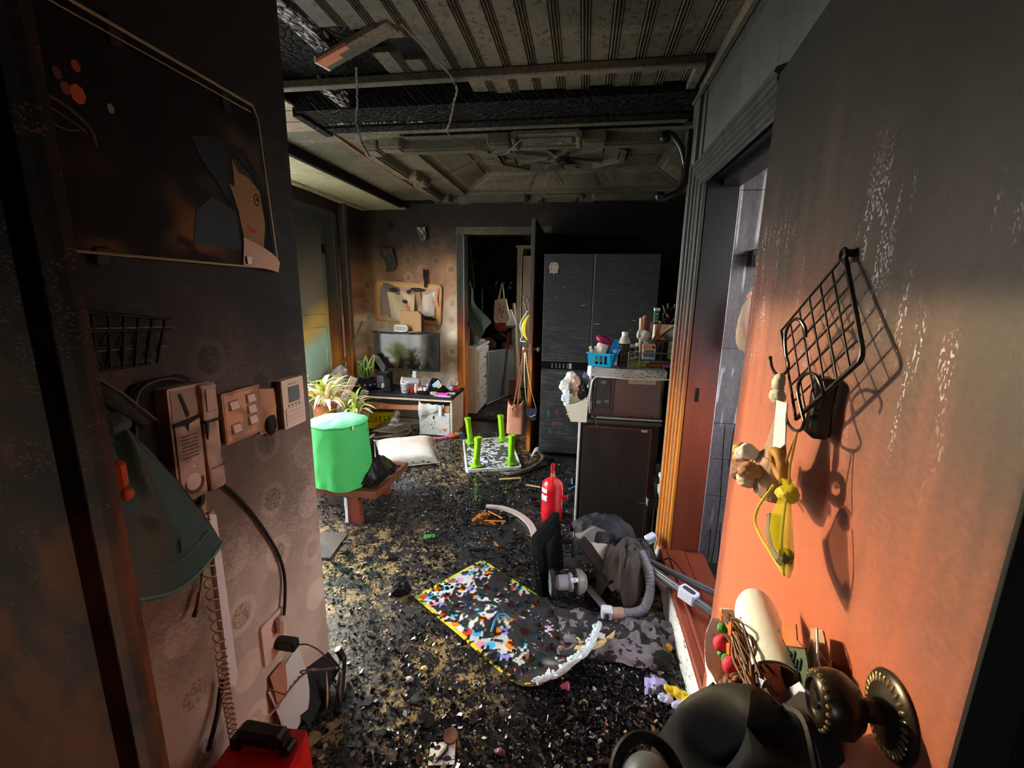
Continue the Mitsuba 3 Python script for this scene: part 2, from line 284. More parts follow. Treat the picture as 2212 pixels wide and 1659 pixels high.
S('crack', cat(*[tube(spline([(0.765 + dx + 0.012 * math.sin(5 * z + ph), 2.319, z) for z in np.linspace(a, b, 9)], 30), 0.0016, 5) for dx, ph, a, b in ((0, 0, 0.06, 0.84), (0.03, 2, 0.06, 0.3), (-0.03, 1, 0.08, 0.26), (0.045, 1.2, 0.62, 0.86))]), BLACK, 'wall_bath')
S('floor_bath', box(0.50, 1.7, 0.7, 2.34, 0.0, 0.05), 'm_dirt_dark'); S('ceiling_bath', box(0.5, 1.75, 0.65, 2.44, 2.36, 2.45), SOOTM)
# right wall with the bathroom doorway
S('wall_right', cat(box(0.50, 0.62, 0.45, 1.40, 0, 2.62), box(0.50, 0.62, 1.40, 2.25, 2.04, 2.62), box(0.50, 0.62, 2.282, 2.335, 0, 2.62), box(0.485, 0.68, 2.335, 2.46, 0, 2.62)), 'm_plaster_right')
S('trim_1', box(0.47, 0.50, 0.62, 2.46, 2.40, 2.44, 0.006), 'm_ceiling')
d1 = S('door_1', cat(prism([(0.535, 2.25), (0.595, 2.25), (0.595, 2.262), (0.612, 2.262), (0.612, 2.27), (0.68, 2.27), (0.68, 2.335), (0.535, 2.335)], 0.05, 2.04), box(0.60, 0.68, 1.40, 2.27, 1.99, 2.04), box(0.56, 0.60, 1.40, 2.27, 2.02, 2.04)), 'm_trim_red')
S('tile_edge_strip', box(0.68, 0.692, 2.30, 2.335, 0.05, 2.35), P(196, 190, 180, 0.4), d1)
def flute(n=5, w=0.108, d=0.012):
    p = [(0, -0.02)]
    for i in range(n):
        for t in np.linspace(0, 1, 7)[:-1 if i < n - 1 else None]: p.append(((i + t) * w / n, d * (0.45 + 0.55 * math.sin(math.pi * t))))
    return p + [(w, -0.02)]
fl = prism(flute(), 0.10, 2.10); S('casing', to_frame(fl, (0.470, 2.345, 0), np.array([0.065, -0.095, 0]) / 0.115, np.array([-0.095, -0.065, 0]) / 0.115, (0, 0, 1)), 'm_trim', d1)
fh = prism(flute(5, 0.10), 0, 0.95); S('head_casing', to_frame(fh, (0.48, 1.40, 2.10), np.array([0.35, 0, -0.94]), np.array([-0.94, 0, -0.35]), (0, 1, 0)), 'm_trim', d1)
S('strike_plate', box(0.578, 0.592, 2.246, 2.252, 0.98, 1.05), WIRE, d1)
th = S('threshold', cat(box(0.472, 0.60, 1.36, 2.25, 0.125, 0.155, 0.006), box(0.60, 0.70, 1.36, 2.25, 0.118, 0.150, 0.004), box(0.508, 0.522, 1.36, 2.25, 0.15, 0.163, 0.004)), 'm_trim_red')
S('plaster_riser', rough_up(sheet(lambda u, v: (0.466 + 0.012 * v + 0.006 * np.sin(u * 9), 1.36 + 0.98 * u, -0.01 + 0.137 * v), 60, 10, 0.012), 0.003, 18, 4), 'm_white_specks', th)
# teal door in the left wall
d2 = S('door_2', box(-2.66, -2.625, 3.70, 4.27, 0.02, 2.21), 'm_teal')
S('frame', cat(box(-2.66, -2.53, 4.27, 4.36, 0, 2.25), box(-2.66, -2.54, 3.66, 4.36, 2.21, 2.27), box(-2.545, -2.52, 4.285, 4.30, 0, 2.25, 0.003)), 'm_trim', d2)
S('moulding', cat(*[tube([(-2.622, a, b), (-2.622, c, d)], 0.006, 6) for a, b, c, d in ((3.75, 2.1, 4.12, 2.1), (4.12, 2.1, 4.15, 2.05), (4.15, 2.05, 4.19, 2.03), (4.19, 2.03, 4.19, 1.25), (3.75, 1.25, 4.19, 1.25), (4.19, 1.12, 4.19, 0.2), (3.75, 1.12, 4.19, 1.12))]), 'm_teal', d2)
S('hinge', cat(cyl((-2.618, 4.262, 1.86), (-2.618, 4.262, 1.95), 0.008), box(-2.63, -2.62, 4.22, 4.262, 1.86, 1.95)), BLACK, d2)
S('trim_2', cat(box(-2.55, -2.47, 4.42, 4.50, 0, 2.40, 0.01), box(-2.55, -2.515, 4.50, 4.91, 0, 0.08)), 'm_trim')
cl = np.array([(-2.49, y, 2.385 + 0.006 * math.sin(y * 7)) for y in np.linspace(1.4, 4.86, 30)])
S('trim_3', cat(tube(cl, 0.022, 8), tube(cl + [0.05, 0, 0.025], 0.013, 8), tube(cl + [0.045, 0, -0.012], 0.008, 6)), 'm_ceiling_pale')
# doorway into the bedroom
d3 = S('door_3', cat(*[to_frame(prism(flute(5, 0.085), 0, 2.19), (-1.42, 4.905, 0), (1, 0, 0), (0, -1, 0), (0, 0, 1)), to_frame(prism(flute(5, 0.085), 0, 2.19), (-0.45, 4.905, 0), (1, 0, 0), (0, -1, 0), (0, 0, 1)), box(-1.345, -1.325, 4.88, 5.03, 0, 2.12), box(-0.46, -0.44, 4.88, 5.03, 0, 2.12)]), 'm_trim')
S('head_casing', to_frame(prism(flute(4, 0.08), 0, 1.055), (-1.42, 4.905, 2.20), (0, 0, -1), (0, -1, 0), (1, 0, 0)), 'm_ceiling', d3)
S('threshold', box(-1.34, -0.45, 4.9, 5.05, 0, 0.02), 'm_dirt_dark', d3)
d4 = S('door_4', box(-0.474, -0.438, 3.955, 4.86, 0.01, 2.13, 0.002), 'm_trim')
S('latch_plate', box(-0.466, -0.446, 3.951, 3.957, 0.94, 1.04), STEEL, d4)
for s in (-1, 1):
    S('knob', lathe([(0.026, 0), (0.026, 0.004), (0.010, 0.006), (0.010, 0.026), (0.024, 0.034), (0.029, 0.048), (0.024, 0.060), (0.008, 0.066)], (-0.456 + s * 0.018, 4.02, 0.99), axis=(s, 0, 0)), P(186, 160, 120, 0.35, 0.6), d4)
# ceiling of the hall: tongue-and-groove planks, some burnt through
c1 = S('ceiling', cat(box(-2.75, 1.75, -0.4, 7.3, 2.62, 2.72), box(-0.60, 0.50, 0.4, 2.08, 2.452, 2.47)), SOOTM)
pw = 0.1093
def plank_prof(x0):
    p = [(x0 + 0.001, 2.46), (x0 + 0.001, 2.44), (x0 + 0.073, 2.44)]
    for i in range(3):
        a = x0 + 0.073 + i * 0.012; p += [(a + 0.002, 2.448), (a + 0.005, 2.446), (a + 0.0085, 2.436), (a + 0.011, 2.437)]
    return p + [(x0 + pw - 0.001, 2.447), (x0 + pw - 0.001, 2.46)]
for i in range(15):
    x0 = -1.115 + i * pw; e = {0: 1.93, 1: 1.70, 2: 1.73, 3: 1.80}.get(i, 2.06)
    S('plank', xf(prism(plank_prof(x0), 0.45, e, 'y')), 'm_char_ash' if i == 0 else 'm_ceiling', c1)
    if i in (2, 3): S('plank', prism(plank_prof(x0), e + 0.16, 2.06, 'y'), 'm_ceiling', c1)
    if x0 > -0.65: S('plank', prism(plank_prof(x0), 2.105, 2.30 + 0.02 * math.sin(i * 2.3), 'y'), 'm_ceiling', c1)
S('cross_trim', cat(box(-1.75, 0.44, 2.06, 2.10, 2.405, 2.44, 0.004), box(0.41, 0.45, 2.10, 2.30, 2.41, 2.44, 0.004)), 'm_ceiling', c1)
S('underlay', cat(box(-1.75, -1.0, 1.354, 2.3, 2.56, 2.6), box(-2.55, -1.7, 1.354, 2.25, 2.50, 2.53)), 'm_char', c1)
S('joist', rough_up(cat(*[box(-1.265, -1.215, 2.09 + 0.05 * k, 2.145 + 0.05 * k, 2.405, 2.47, 0.006) for k in range(4)]), 0.004, 30), 'm_char_ash', c1)
bm = S('beam', cat(box(-1.53, 0.50, 2.31, 2.62, 2.405, 2.60), box(-1.56, -1.515, 2.33, 2.64, 2.39, 2.60), box(-1.5, 0.50, 2.53, 2.61, 2.395, 2.41)), 'm_char')
for k, (a, b) in enumerate(((-1.47, -1.30), (-1.26, -1.04), (-1.0, -0.9))): S('charred_ridge', box(a, b, 2.48 + 0.01 * k, 2.486 + 0.01 * k, 2.398, 2.404), 'm_char_ash', bm)
bb = thing('broken_board', 'splintered ceiling board with bare orange broken end hanging across the ceiling hole', 'board')
add('plank', to_frame(cat(box(0, 0.36, -0.035, 0.035, -0.012, 0.012, 0.002), box(0.0, 0.35, 0.02, 0.05, 0.012, 0.022)), (-1.07, 1.825, 2.385), (0.945, -0.29, 0.16), (0.29, 0.957, 0.0), (-0.15, 0.05, 0.987)), 'm_ceiling', bb)
add('bare_wood', to_frame(cat(box(-0.003, 0.10, -0.036, 0.01, -0.0135, 0.0, 0.001), box(0.10, 0.16, -0.036, -0.015, -0.0135, 0.0)), (-1.07, 1.825, 2.385), (0.945, -0.29, 0.16), (0.29, 0.957, 0.0), (-0.15, 0.05, 0.987)), P(190, 120, 84, 0.7), bb, label='bare orange wood at the broken end')
add('ply_layer', to_frame(box(-0.012, -0.002, -0.036, 0.036, -0.012, 0.012), (-1.07, 1.825, 2.385), (0.945, -0.29, 0.16), (0.29, 0.957, 0.0), (-0.15, 0.05, 0.987)), P(214, 206, 192, 0.7), bb)
# ceiling of the living room: side panels and a coffer
c2 = S('ceiling_living', cat(box(-2.55, -1.98, 2.64, 4.91, 2.385, 2.40), ), 'm_ceiling_pale')
S('side_beam', cat(box(-1.995, -1.955, 2.60, 4.72, 2.37, 2.45, 0.004), box(-1.955, -1.60, 4.70, 4.74, 2.41, 2.45)), 'm_char', c2)
S('side_panel', cat(box(-1.96, -1.60, 2.66, 4.91, 2.44, 2.455)), 'm_ceiling', c2)
for k in range(6): S('board', box(-2.55, -1.545, 2.22 + k * 0.075, 2.292 + k * 0.075, 2.432 + 0.003 * (k % 2), 2.445), 'm_ceiling_pale', c2)
S('edge_strip', tube([(-1.56, 2.66, 2.432), (-1.585, 3.2, 2.43), (-1.59, 4.85, 2.43)], 0.008, 6), P(150, 100, 66, 0.6), c2)
X0, X1, Y0, Y1 = -1.17, 0.85, 3.10, 4.36                            # opening of the coffer
S('coffer_frame', cat(box(-1.60, X0, 2.64, 4.91, 2.44, 2.46), box(X1, 1.35, 2.64, 4.91, 2.44, 2.46), box(X0, X1, 2.84, Y0, 2.44, 2.46), box(X0, X1, Y1, 4.91, 2.44, 2.46), box(0.5, 1.35, 2.46, 2.64, 2.43, 2.46)), 'm_ceiling', c2)
S('rim', cat(box(X0 - 0.04, X0, Y0 - 0.04, Y1 + 0.04, 2.415, 2.44, 0.004), box(X1, X1 + 0.04, Y0 - 0.04, Y1 + 0.04, 2.415, 2.44, 0.004), box(X0, X1, Y0 - 0.04, Y0, 2.415, 2.44, 0.004), box(X0, X1, Y1, Y1 + 0.04, 2.415, 2.44, 0.004)), 'm_ceiling', c2)
S('front_rail', cat(box(-1.50, 0.50, 2.635, 2.68, 2.40, 2.445, 0.008), box(-1.50, 0.50, 2.68, 2.70, 2.42, 2.445, 0.003)), 'm_ceiling', c2)
def scroll(L, side):
    g = sg.Polygon([(0, 0), (L, 0), (L, 0.06), (L - 0.03, 0.085), (0.03, 0.085), (0, 0.06)]).buffer(-0.018).buffer(0.018)
    ends = sg.box(-0.10, -0.055, 0.02, 0.02).buffer(0.012); g = g.union(ends if side <= 0 else ends.buffer(0)).union(affinity.translate(ends, L + 0.08, 0))
    return cat(prism(g, 2.388, 2.44), prism(g.buffer(-0.014), 2.376, 2.39))
for (x, y, L, rz) in ((-1.22, 2.915, 0.62, 0), (0.06, 2.915, 0.62, 0), (-1.2, 4.58, 0.62, 180), (0.03, 4.58, 0.62, 180), (-1.42, 2.98, 0.62, 90), (-1.42, 3.85, 0.62, 90), (0.98, 2.98, 0.62, 90)):
    m = scroll(L, 1)
    if rz == 90: m = xf(m, (x, y, 0), rz=90)
    elif rz == 180: m = xf(m, (x + L, y, 0), rz=180)
    else: m = xf(m, (x, y, 0))
    S('scroll_moulding', m, 'm_ceiling', c2, smooth=35)
for y in (2.80, 4.52):
    S('key_panel', cat(box(-0.46, -0.07, y, y + 0.20, 2.41, 2.44, 0.006), box(-0.42, -0.11, y + 0.04, y + 0.16, 2.398, 2.412, 0.004), tube([(-0.26 + 0.09 * math.cos(a), y + 0.10 + 0.03 * math.sin(a), 2.398) for a in np.linspace(0.2, 2.9, 12)], 0.006, 6), cyl((-0.46, y + 0.0, 2.405), (-0.46, y + 0.2, 2.405), 0.018), cyl((-0.07, y, 2.405), (-0.07, y + 0.2, 2.405), 0.018)), 'm_ceiling', c2)
S('dark_gap', cat(box(-1.15, 0.50, 2.70, 2.84, 2.475, 2.485), box(-1.15, 0.5, 2.835, 2.845, 2.44, 2.48)), 'm_char', c2)
# sloping sides of the coffer, each with raised panels
XI0, XI1, YI0, YI1, ZT = X0 + 0.30, X1 - 0.30, Y0 + 0.26, Y1 - 0.26, 2.555
def quad(a, b, c, d, t=0.012):
    p = np.array([a, b, c, d], float); n = np.cross(p[1] - p[0], p[3] - p[0]); n /= np.linalg.norm(n)
    if n[2] > 0: n = -n
    return hull(np.vstack([p, p - n * t]))
def inset(a, b, c, d, u0, u1, v0, v1, lift):
    A, B, C, D = (np.array(q, float) for q in (a, b, c, d)); f = lambda u, v: (A * (1 - u) + B * u) * (1 - v) + (D * (1 - u) + C * u) * v
    p = np.array([f(u0, v0), f(u1, v0), f(u1, v1), f(u0, v1)]); n = np.cross(B - A, D - A); n /= np.linalg.norm(n); n = -n if n[2] > 0 else n
    m = p.mean(0); return hull(np.vstack([p - n * 0.002, m + (p - m) * 0.82 + n * lift]))
sides = [((X0, Y1, 2.44), (X1, Y1, 2.44), (XI1, YI1, ZT), (XI0, YI1, ZT), 3), ((X0, Y0, 2.44), (X1, Y0, 2.44), (XI1, YI0, ZT), (XI0, YI0, ZT), 3), ((X0, Y0, 2.44), (X0, Y1, 2.44), (XI0, YI1, ZT), (XI0, YI0, ZT), 2), ((X1, Y0, 2.44), (X1, Y1, 2.44), (XI1, YI1, ZT), (XI1, YI0, ZT), 2)]
for a, b, c, d, k in sides:
    q = S('slope', quad(a, b, c, d), 'm_ceiling', c2)
    for i in range(k): S('raised_panel', inset(a, b, c, d, (i + 0.05) / k, (i + 0.95) / k, 0.12, 0.88, 0.010), 'm_ceiling', q)
    S('ridge', cat(tube([np.array(a), np.array(d)], 0.010, 6), tube([np.array(b), np.array(c)], 0.010, 6)), 'm_ceiling', q)
S('inner_panel', box(XI0 - 0.02, XI1 + 0.02, YI0 - 0.02, YI1 + 0.02, ZT, ZT + 0.015), 'm_ceiling', c2)
mx, my = -0.24, 3.70
ro = [(mx + 0.50 * a, my + 0.33 * b) for a, b in ((-0.55, -1), (0.55, -1), (1, -0.45), (1, 0.45), (0.55, 1), (-0.55, 1), (-1, 0.45), (-1, -0.45))]
mg = sg.Polygon(ro); med = S('medallion', cat(prism(mg.difference(mg.buffer(-0.035)), ZT - 0.032, ZT + 0.002), prism(mg.buffer(-0.05).difference(mg.buffer(-0.062)), ZT - 0.016, ZT + 0.002)), 'm_ceiling', c2)
for a in range(8):
    t = math.radians(22.5 + 45 * a); S('rib', prism(affinity.translate(affinity.rotate(sg.box(0.09, -0.014, 0.36, 0.014), math.degrees(t), origin=(0, 0)), mx, my), ZT - 0.028, ZT), 'm_ceiling', med)
for s in (-1, 1):
    fan = [prism(affinity.translate(affinity.rotate(sg.box(0.12, -0.0035, 0.33, 0.0035), (0 if s > 0 else 180) + d, origin=(0, 0)), mx, my), ZT - 0.012, ZT) for d in np.linspace(-17, 17, 13)]
    S('fan_reeding', cat(*fan), 'm_ceiling', med)
S('hub', lathe([(0.095, 0), (0.095, 0.012), (0.075, 0.02), (0.05, 0.02), (0.04, 0.035), (0.01, 0.04)], (mx, my, ZT), axis=(0, 0, -1)), 'm_ceiling', med)
S('panel_field', cat(*[box(x, x + 0.24, y, y + 0.20, ZT - 0.010, ZT, 0.004) for x in (XI0 + 0.03, XI1 - 0.27) for y in (YI0 + 0.05, YI0 + 0.40)]), 'm_ceiling', med)
# entrance: steel frame beside the camera, unseen enclosure added behind it to limit the fill light
fr = [(-0.95, 0.43), (-0.72, 0.44), (-0.692, 0.452), (-0.690, 0.475), (-0.668, 0.482), (-0.662, 0.462), (-0.652, 0.452), (-0.638, 0.447), (-0.625, 0.447), (-0.616, 0.453), (-0.619, 0.460), (-0.645, 0.475), (-0.66, 0.50), (-0.95, 0.52)]
S('door_5', cat(prism(fr, 0.0, 2.2), box(-0.95, 0.60, 0.40, 0.50, 2.10, 2.25)), 'm_rust', smooth=25)
S('wall_front', cat(box(-1.2, -0.94, 0.38, 0.50, 0, 2.62), box(0.452, 0.62, 0.36, 0.45, 0, 2.62), box(-1.2, 0.62, 0.38, 0.50, 2.24, 2.62)), SOOTM)
S('wall_added_enclosure', cat(box(-1.6, -1.5, -1.6, 0.4, 0, 2.72), box(-1.6, 1.6, -1.7, -1.6, 0, 1.2), box(-1.6, 1.6, -1.7, -1.6, 1.6, 2.72), box(-0.9, 1.6, -1.7, -1.6, 1.2, 1.6), box(1.5, 1.6, -1.6, 0.4, 0, 2.72), box(-1.6, 1.6, -1.7, 0.4, 2.70, 2.8), box(-1.6, 1.6, -1.7, -0.4, -0.1, 0)), P(120, 112, 104, 0.8))
# ================================================================ THE LIVING ROOM, far side
rng = np.random.default_rng(7); rnd = random.Random(7)
# refrigerator
f = thing('refrigerator', 'tall black four-door refrigerator with finely lined doors standing against the sooty kitchen wall', 'refrigerator')
add('body', box(-0.345, 0.614, 3.905, 4.60, 0.03, 1.825, 0.006), P(30, 30, 32, 0.4), f)
dm = 'm_fridge'
for x0, x1, z0, z1 in ((-0.345, 0.072, 0.902, 1.83), (0.080, 0.614, 0.902, 1.83), (-0.345, 0.072, 0.05, 0.825), (0.080, 0.614, 0.05, 0.895)):
    add('door', box(x0, x1, 3.875, 3.90, z0, z1, 0.003), dm, f)
add('edge_trim', cat(box(0.0725, 0.079, 3.878, 3.905, 0.05, 1.83), box(-0.345, 0.072, 3.873, 3.9, 0.826, 0.833)), P(96, 98, 102, 0.35, 0.8), f)
cp = add('control_panel', box(-0.345, 0.072, 3.882, 3.90, 0.834, 0.899, 0.002), P(18, 19, 22, 0.15), f)
for i in range(6):
    for j in range(3): add('key', box(-0.255 + i * 0.034, -0.243 + i * 0.034, 3.880, 3.8825, 0.848 + j * 0.015, 0.854 + j * 0.015), P(150, 160, 170, 0.4), cp)
add('display', box(-0.10, -0.08, 3.8805, 3.8825, 0.842, 0.892), P(140, 165, 172, 0.2), cp)
st = [(0, 0.045), (0.03, 0.04), (0.042, 0.01), (0.034, -0.02), (0.03, -0.045), (0.012, -0.035), (0, -0.05), (-0.012, -0.035), (-0.034, -0.045), (-0.032, -0.02), (-0.042, 0.01), (-0.03, 0.04)]
g = sg.Polygon(st).buffer(0.006).buffer(-0.004); add('melted_magnet', cat(prism(affinity.translate(g.difference(g.buffer(-0.012)), -0.262, 1.712), 3.868, 3.876, 'y'), prism(affinity.translate(g.buffer(-0.014), -0.262, 1.712), 3.872, 3.8755, 'y')), P(150, 138, 128, 0.6), f, label='melted beige magnet on the upper left door')
for x, z, w in ((-0.02, 1.40, 0.04), (0.10, 1.245, 0.05), (-0.18, 1.55, 0.012), (0.42, 1.28, 0.03), (-0.24, 1.46, 0.01), (0.40, 1.20, 0.02)): add('paint_scratch', box(x, x + w, 3.8745, 3.8752, z, z + 0.005), P(150, 150, 150, 0.5), f)
for i, (x, z, c) in enumerate(((-0.28, 0.40, (40, 120, 120)), (-0.23, 0.30, (150, 40, 50)), (-0.26, 0.24, (40, 110, 80)), (-0.2, 0.42, (140, 44, 52)))):
    add('scribble', cat(*[box(x + 0.007 * k, x + 0.007 * k + 0.003, 3.8744, 3.8752, z - 0.02 * (k % 2), z + 0.03 + 0.015 * ((k * 7) % 3)) for k in range(4)]), P(*c, 0.6), f)
# television on its low stand
t = thing('television', 'flat television with a sooty melted frame standing on the low desk', 'television')
def tv(m): return xf(m, (-1.90, 4.55, 0), rz=2)
add('housing', tv(rough_up(trimesh.util.concatenate([xf(box(-0.375, 0.375, 0.0, 0.035, 0.628, 1.052, 0.006).subdivide().subdivide(), (0, 0, 0))]), 0.003, 12, 3)), BLACK, t)
add('screen', tv(box(-0.355, 0.358, -0.007, 0.0, 0.652, 1.035, 0.002)), P(9, 10, 13, 0.08, 0, 0.9), t)
add('melted_edge', tv(tube([(-0.38 + 0.76 * u, -0.004, 1.05 + 0.004 * math.sin(u * 40) + 0.004 * math.sin(u * 17)) for u in np.linspace(0, 1, 60)], 0.007, 6)), BLACKM, t)
add('stand_neck', tv(cat(box(0.06, 0.10, 0.012, 0.04, 0.50, 0.64, 0.004), box(0.055, 0.105, 0.0, 0.02, 0.54, 0.60, 0.004))), P(196, 204, 206, 0.3), t, label='white stand neck')
add('stand_base', tv(lathe([(0.10, 0.425), (0.10, 0.437), (0.05, 0.45), (0.02, 0.50)], (0.08, 0.03, 0))), P(196, 204, 206, 0.3), t)
# desk
d = thing('low_desk', 'low desk with scorched black top, orange drawer rail and white cupboard below', 'desk')
add('top', rough_up(cat(box(-2.50, -1.285, 4.22, 4.72, 0.402, 0.432, 0.004).subdivide().subdivide().subdivide()), 0.003, 14, 5), P(38, 36, 36, 0.5), d, label='scorched black top')
add('top_edge', box(-2.50, -1.288, 4.213, 4.22, 0.385, 0.402), P(222, 196, 170, 0.5), d)
wave = [(-2.48, 0.245), (-1.65, 0.265), (-1.65, 0.325)] + [(-1.65 - 0.83 * u, 0.322 - 0.012 * math.sin(u * 6)) for u in np.linspace(0, 1, 14)]
rl = add('drawer_rail', prism(wave, 4.27, 4.285, 'y'), P(196, 128, 88, 0.45), d, label='orange wavy rail with two white screw caps')
for x in (-2.08, -1.72): add('screw_cap', lathe([(0.010, 0), (0.009, 0.003), (0.0, 0.004)], (x, 4.27, 0.286), axis=(0, -1, 0), n=12), WHITE, rl)
add('side_panel', box(-1.312, -1.292, 4.24, 4.68, 0.0, 0.402), 'm_white_specks', d)
add('divider', box(-1.65, -1.635, 4.24, 4.68, 0.0, 0.402), 'm_white_specks', d); add('back_panel', box(-2.48, -1.31, 4.66, 4.675, 0.06, 0.402), P(190, 190, 184, 0.6), d)
cd = add('cupboard_door', box(-1.632, -1.318, 4.235, 4.252, 0.012, 0.262, 0.002), 'm_white_specks', d)
add('peeled_foil', cat(sheet(lambda u, v: (-1.645 + 0.27 * u, 4.222 - 0.02 * np.sin(v * 3) * (1 - u) - 0.006 * np.sin(u * 12), 0.355 - 0.155 * v * (1 - 0.75 * u) - 0.01 * u + 0.006 * np.sin(u * 20)), 24, 12, 0.003), sheet(lambda u, v: (-1.44 + 0.05 * u, 4.215 + 0.008 * np.sin(u * 6), 0.345 - 0.11 * v), 6, 8, 0.003)), 'm_white_specks', d, label='white foil peeled back over the drawer front')
add('drawer_front', prism([(-1.63, 0.268), (-1.32, 0.268), (-1.32, 0.34)] + [(-1.32 - 0.31 * u, 0.338 - 0.01 * math.sin(u * 5)) for u in np.linspace(0, 1, 9)], 4.24, 4.252, 'y'), P(200, 140, 100, 0.5), d)
add('sticker', cat(lathe([(0.018, 0), (0.018, 0.0015)], (-1.37, 4.235, 0.075), axis=(0, -1, 0), n=16)), P(196, 120, 84, 0.6), cd); add('sticker', lathe([(0.018, 0), (0.015, 0.003)], (-1.365, 4.235, 0.215), axis=(0, -1, 0), n=16), P(206, 210, 220, 0.4), cd)
def scorch(parent, pts, mat, name='scorch_mark'): add(name, cat(*pts), mat, parent)
scorch(cd, [blob((-1.49, 4.234, 0.205), (0.010, 0.002, 0.020), 2, 0.003, 60, 2), blob((-1.50, 4.234, 0.09), (0.010, 0.002, 0.006), 2)], SOOTM)
add('foot_rail', box(-2.48, -1.32, 4.61, 4.63, 0.0, 0.06), WHITE, d)
# things on the desk
p = thing('potted_plant', 'variegated leafy plant in a blue and cream glazed pot on the desk beside the television', 'potted plant')
add('pot', lathe([(0.01, 0.432), (0.055, 0.432), (0.075, 0.45), (0.092, 0.50), (0.098, 0.535), (0.103, 0.548), (0.095, 0.55), (0.088, 0.54), (0.01, 0.53)], (-2.315, 4.42, 0)), P(44, 40, 78, 0.25, 0, 0.6, 0.4), p)
for k in range(9): add('glaze_spot', blob((-2.315 + 0.086 * math.cos(k * 0.7), 4.42 + 0.086 * math.sin(k * 0.7), 0.488), (0.016, 0.016, 0.013), 2), P(190, 168, 140, 0.4), p)
add('saucer', lathe([(0.02, 0.424), (0.11, 0.424), (0.125, 0.436), (0.10, 0.434)], (-2.315, 4.42, 0.01)), BLACK, p); add('soil', lathe([(0.09, 0.535), (0.06, 0.545), (0.005, 0.55)], (-2.315, 4.42, 0)), P(40, 32, 26, 0.9), p)
def leaf(base, tip, w, bow=0.0, n=9, fold=0.25, th=0.0012, face=None):
    b, e = np.array(base, float), np.array(tip, float); d = e - b; L = np.linalg.norm(d); d /= L
    up = np.array([0, 0, 1.0]); s = np.cross(d, up); s = s / np.linalg.norm(s) if np.linalg.norm(s) > 0.05 else np.array([1.0, 0, 0])
    if face is not None: s = np.cross(d, np.array(face, float)); s /= np.linalg.norm(s)
    nn = np.cross(s, d)
    def fn(u, v):
        ww = w * np.sin(np.pi * np.clip(u * 0.94 + 0.04, 0, 1)) ** 0.7; c = (v - 0.5) * 2
        q = b + d * (L * u)[..., None] + nn * (bow * L * np.sin(np.pi * u) + fold * ww * np.abs(c))[..., None] + s * (ww * c / 1)[..., None] + np.array([0, 0, -1.0]) * (abs(bow) * L * u ** 3)[..., None]
        return q[..., 0], q[..., 1], q[..., 2]
    return sheet(fn, n, 5, th)
for k in range(13):
    a = k * 2.4; r = 0.02 + 0.05 * rnd.random(); h = 0.12 + 0.16 * rnd.random(); b = (-2.315 + 0.02 * math.cos(a), 4.41 + 0.02 * math.sin(a), 0.545); e = (-2.315 + (r + 0.05) * math.cos(a), 4.40 + (r + 0.03) * math.sin(a), 0.56 + h)
    q = add('leaf', leaf(b, e, 0.028, 0.05, face=(0.2, -1, 0.2)), P(196, 200, 92, 0.5), p); add('leaf_centre', leaf(np.array(b) + (0, -0.003, 0), np.array(e) + (0, -0.003, -0.01), 0.018, 0.05, face=(0.2, -1, 0.2)), P(58, 92, 44, 0.5), q)
def simple(name, mesh, mat, label, cat_, smooth=False, group=None): return add(name, mesh, mat, smooth=smooth, label=label, cat=cat_, group=group)
sp = thing('speaker', 'small oval white speaker perched on top of the television', 'speaker')
g = affinity.translate(rrect(-0.08, -0.038, 0.08, 0.038, 0.037, 8), -1.955, 1.098)
add('shell', prism(g, 4.545, 4.61, 'y'), P(214, 208, 188, 0.5), sp); add('grille', prism(g.buffer(-0.012), 4.538, 4.546, 'y'), P(150, 152, 146, 0.6), sp, label='grey oval grille')
cb = thing('cardboard_box', 'flat tan cardboard box standing behind the oval speaker on the television', 'box')
add('carton', prism([(-1.99, 1.062), (-1.75, 1.062), (-1.745, 1.245), (-1.78, 1.28), (-1.995, 1.285)], 4.62, 4.68, 'y'), CARD, cb); add('dark_side', box(-1.748, -1.738, 4.62, 4.685, 1.06, 1.25), BLACKM, cb, label='black right side')  # right side of the carton is a thin black slab
pj = thing('computer_case', 'black box-shaped computer part beside the potted plant on the desk', 'computer case')
add('case', box(-2.21, -2.09, 4.44, 4.60, 0.44, 0.61, 0.004), BLACKM, pj); add('front_panel', cat(box(-2.205, -2.13, 4.435, 4.44, 0.45, 0.585), *[box(-2.20, -2.135, 4.432, 4.436, 0.465 + 0.014 * k, 0.471 + 0.014 * k) for k in range(6)]), P(96, 98, 102, 0.45), pj)
add('top_plate', box(-2.23, -2.08, 4.43, 4.61, 0.612, 0.622, 0.003), P(60, 62, 64, 0.4), pj)
gb = thing('glue_bottle', 'small white-labelled bottle with grey cap in front of the black computer box', 'bottle')
add('bottle', lathe([(0.018, 0.44), (0.018, 0.50), (0.010, 0.51)], (-2.115, 4.40, 0)), P(218, 218, 216, 0.4), gb); add('cap', lathe([(0.011, 0.51), (0.010, 0.57), (0.002, 0.575)], (-2.115, 4.40, 0)), P(110, 108, 112, 0.4), gb)
simple('burnt_stand', rough_up(cat(box(-2.10, -2.0, 4.33, 4.40, 0.434, 0.47, 0.004), box(-2.085, -2.02, 4.36, 4.39, 0.47, 0.57, 0.004)).subdivide().subdivide(), 0.005, 15, 2), BLACKM, 'burnt black lump of a stand on the desk left of the white fan', 'stand')
bb_ = thing('fan_heater', 'white drum-shaped tabletop fan lying on its side on the desk', 'fan')
add('rim', lathe([(0.060, 0), (0.072, 0.005), (0.074, 0.02), (0.066, 0.03), (0.058, 0.02)], (-1.93, 4.47, 0.507), axis=(1, 0.1, 0)), P(218, 220, 224, 0.35), bb_)
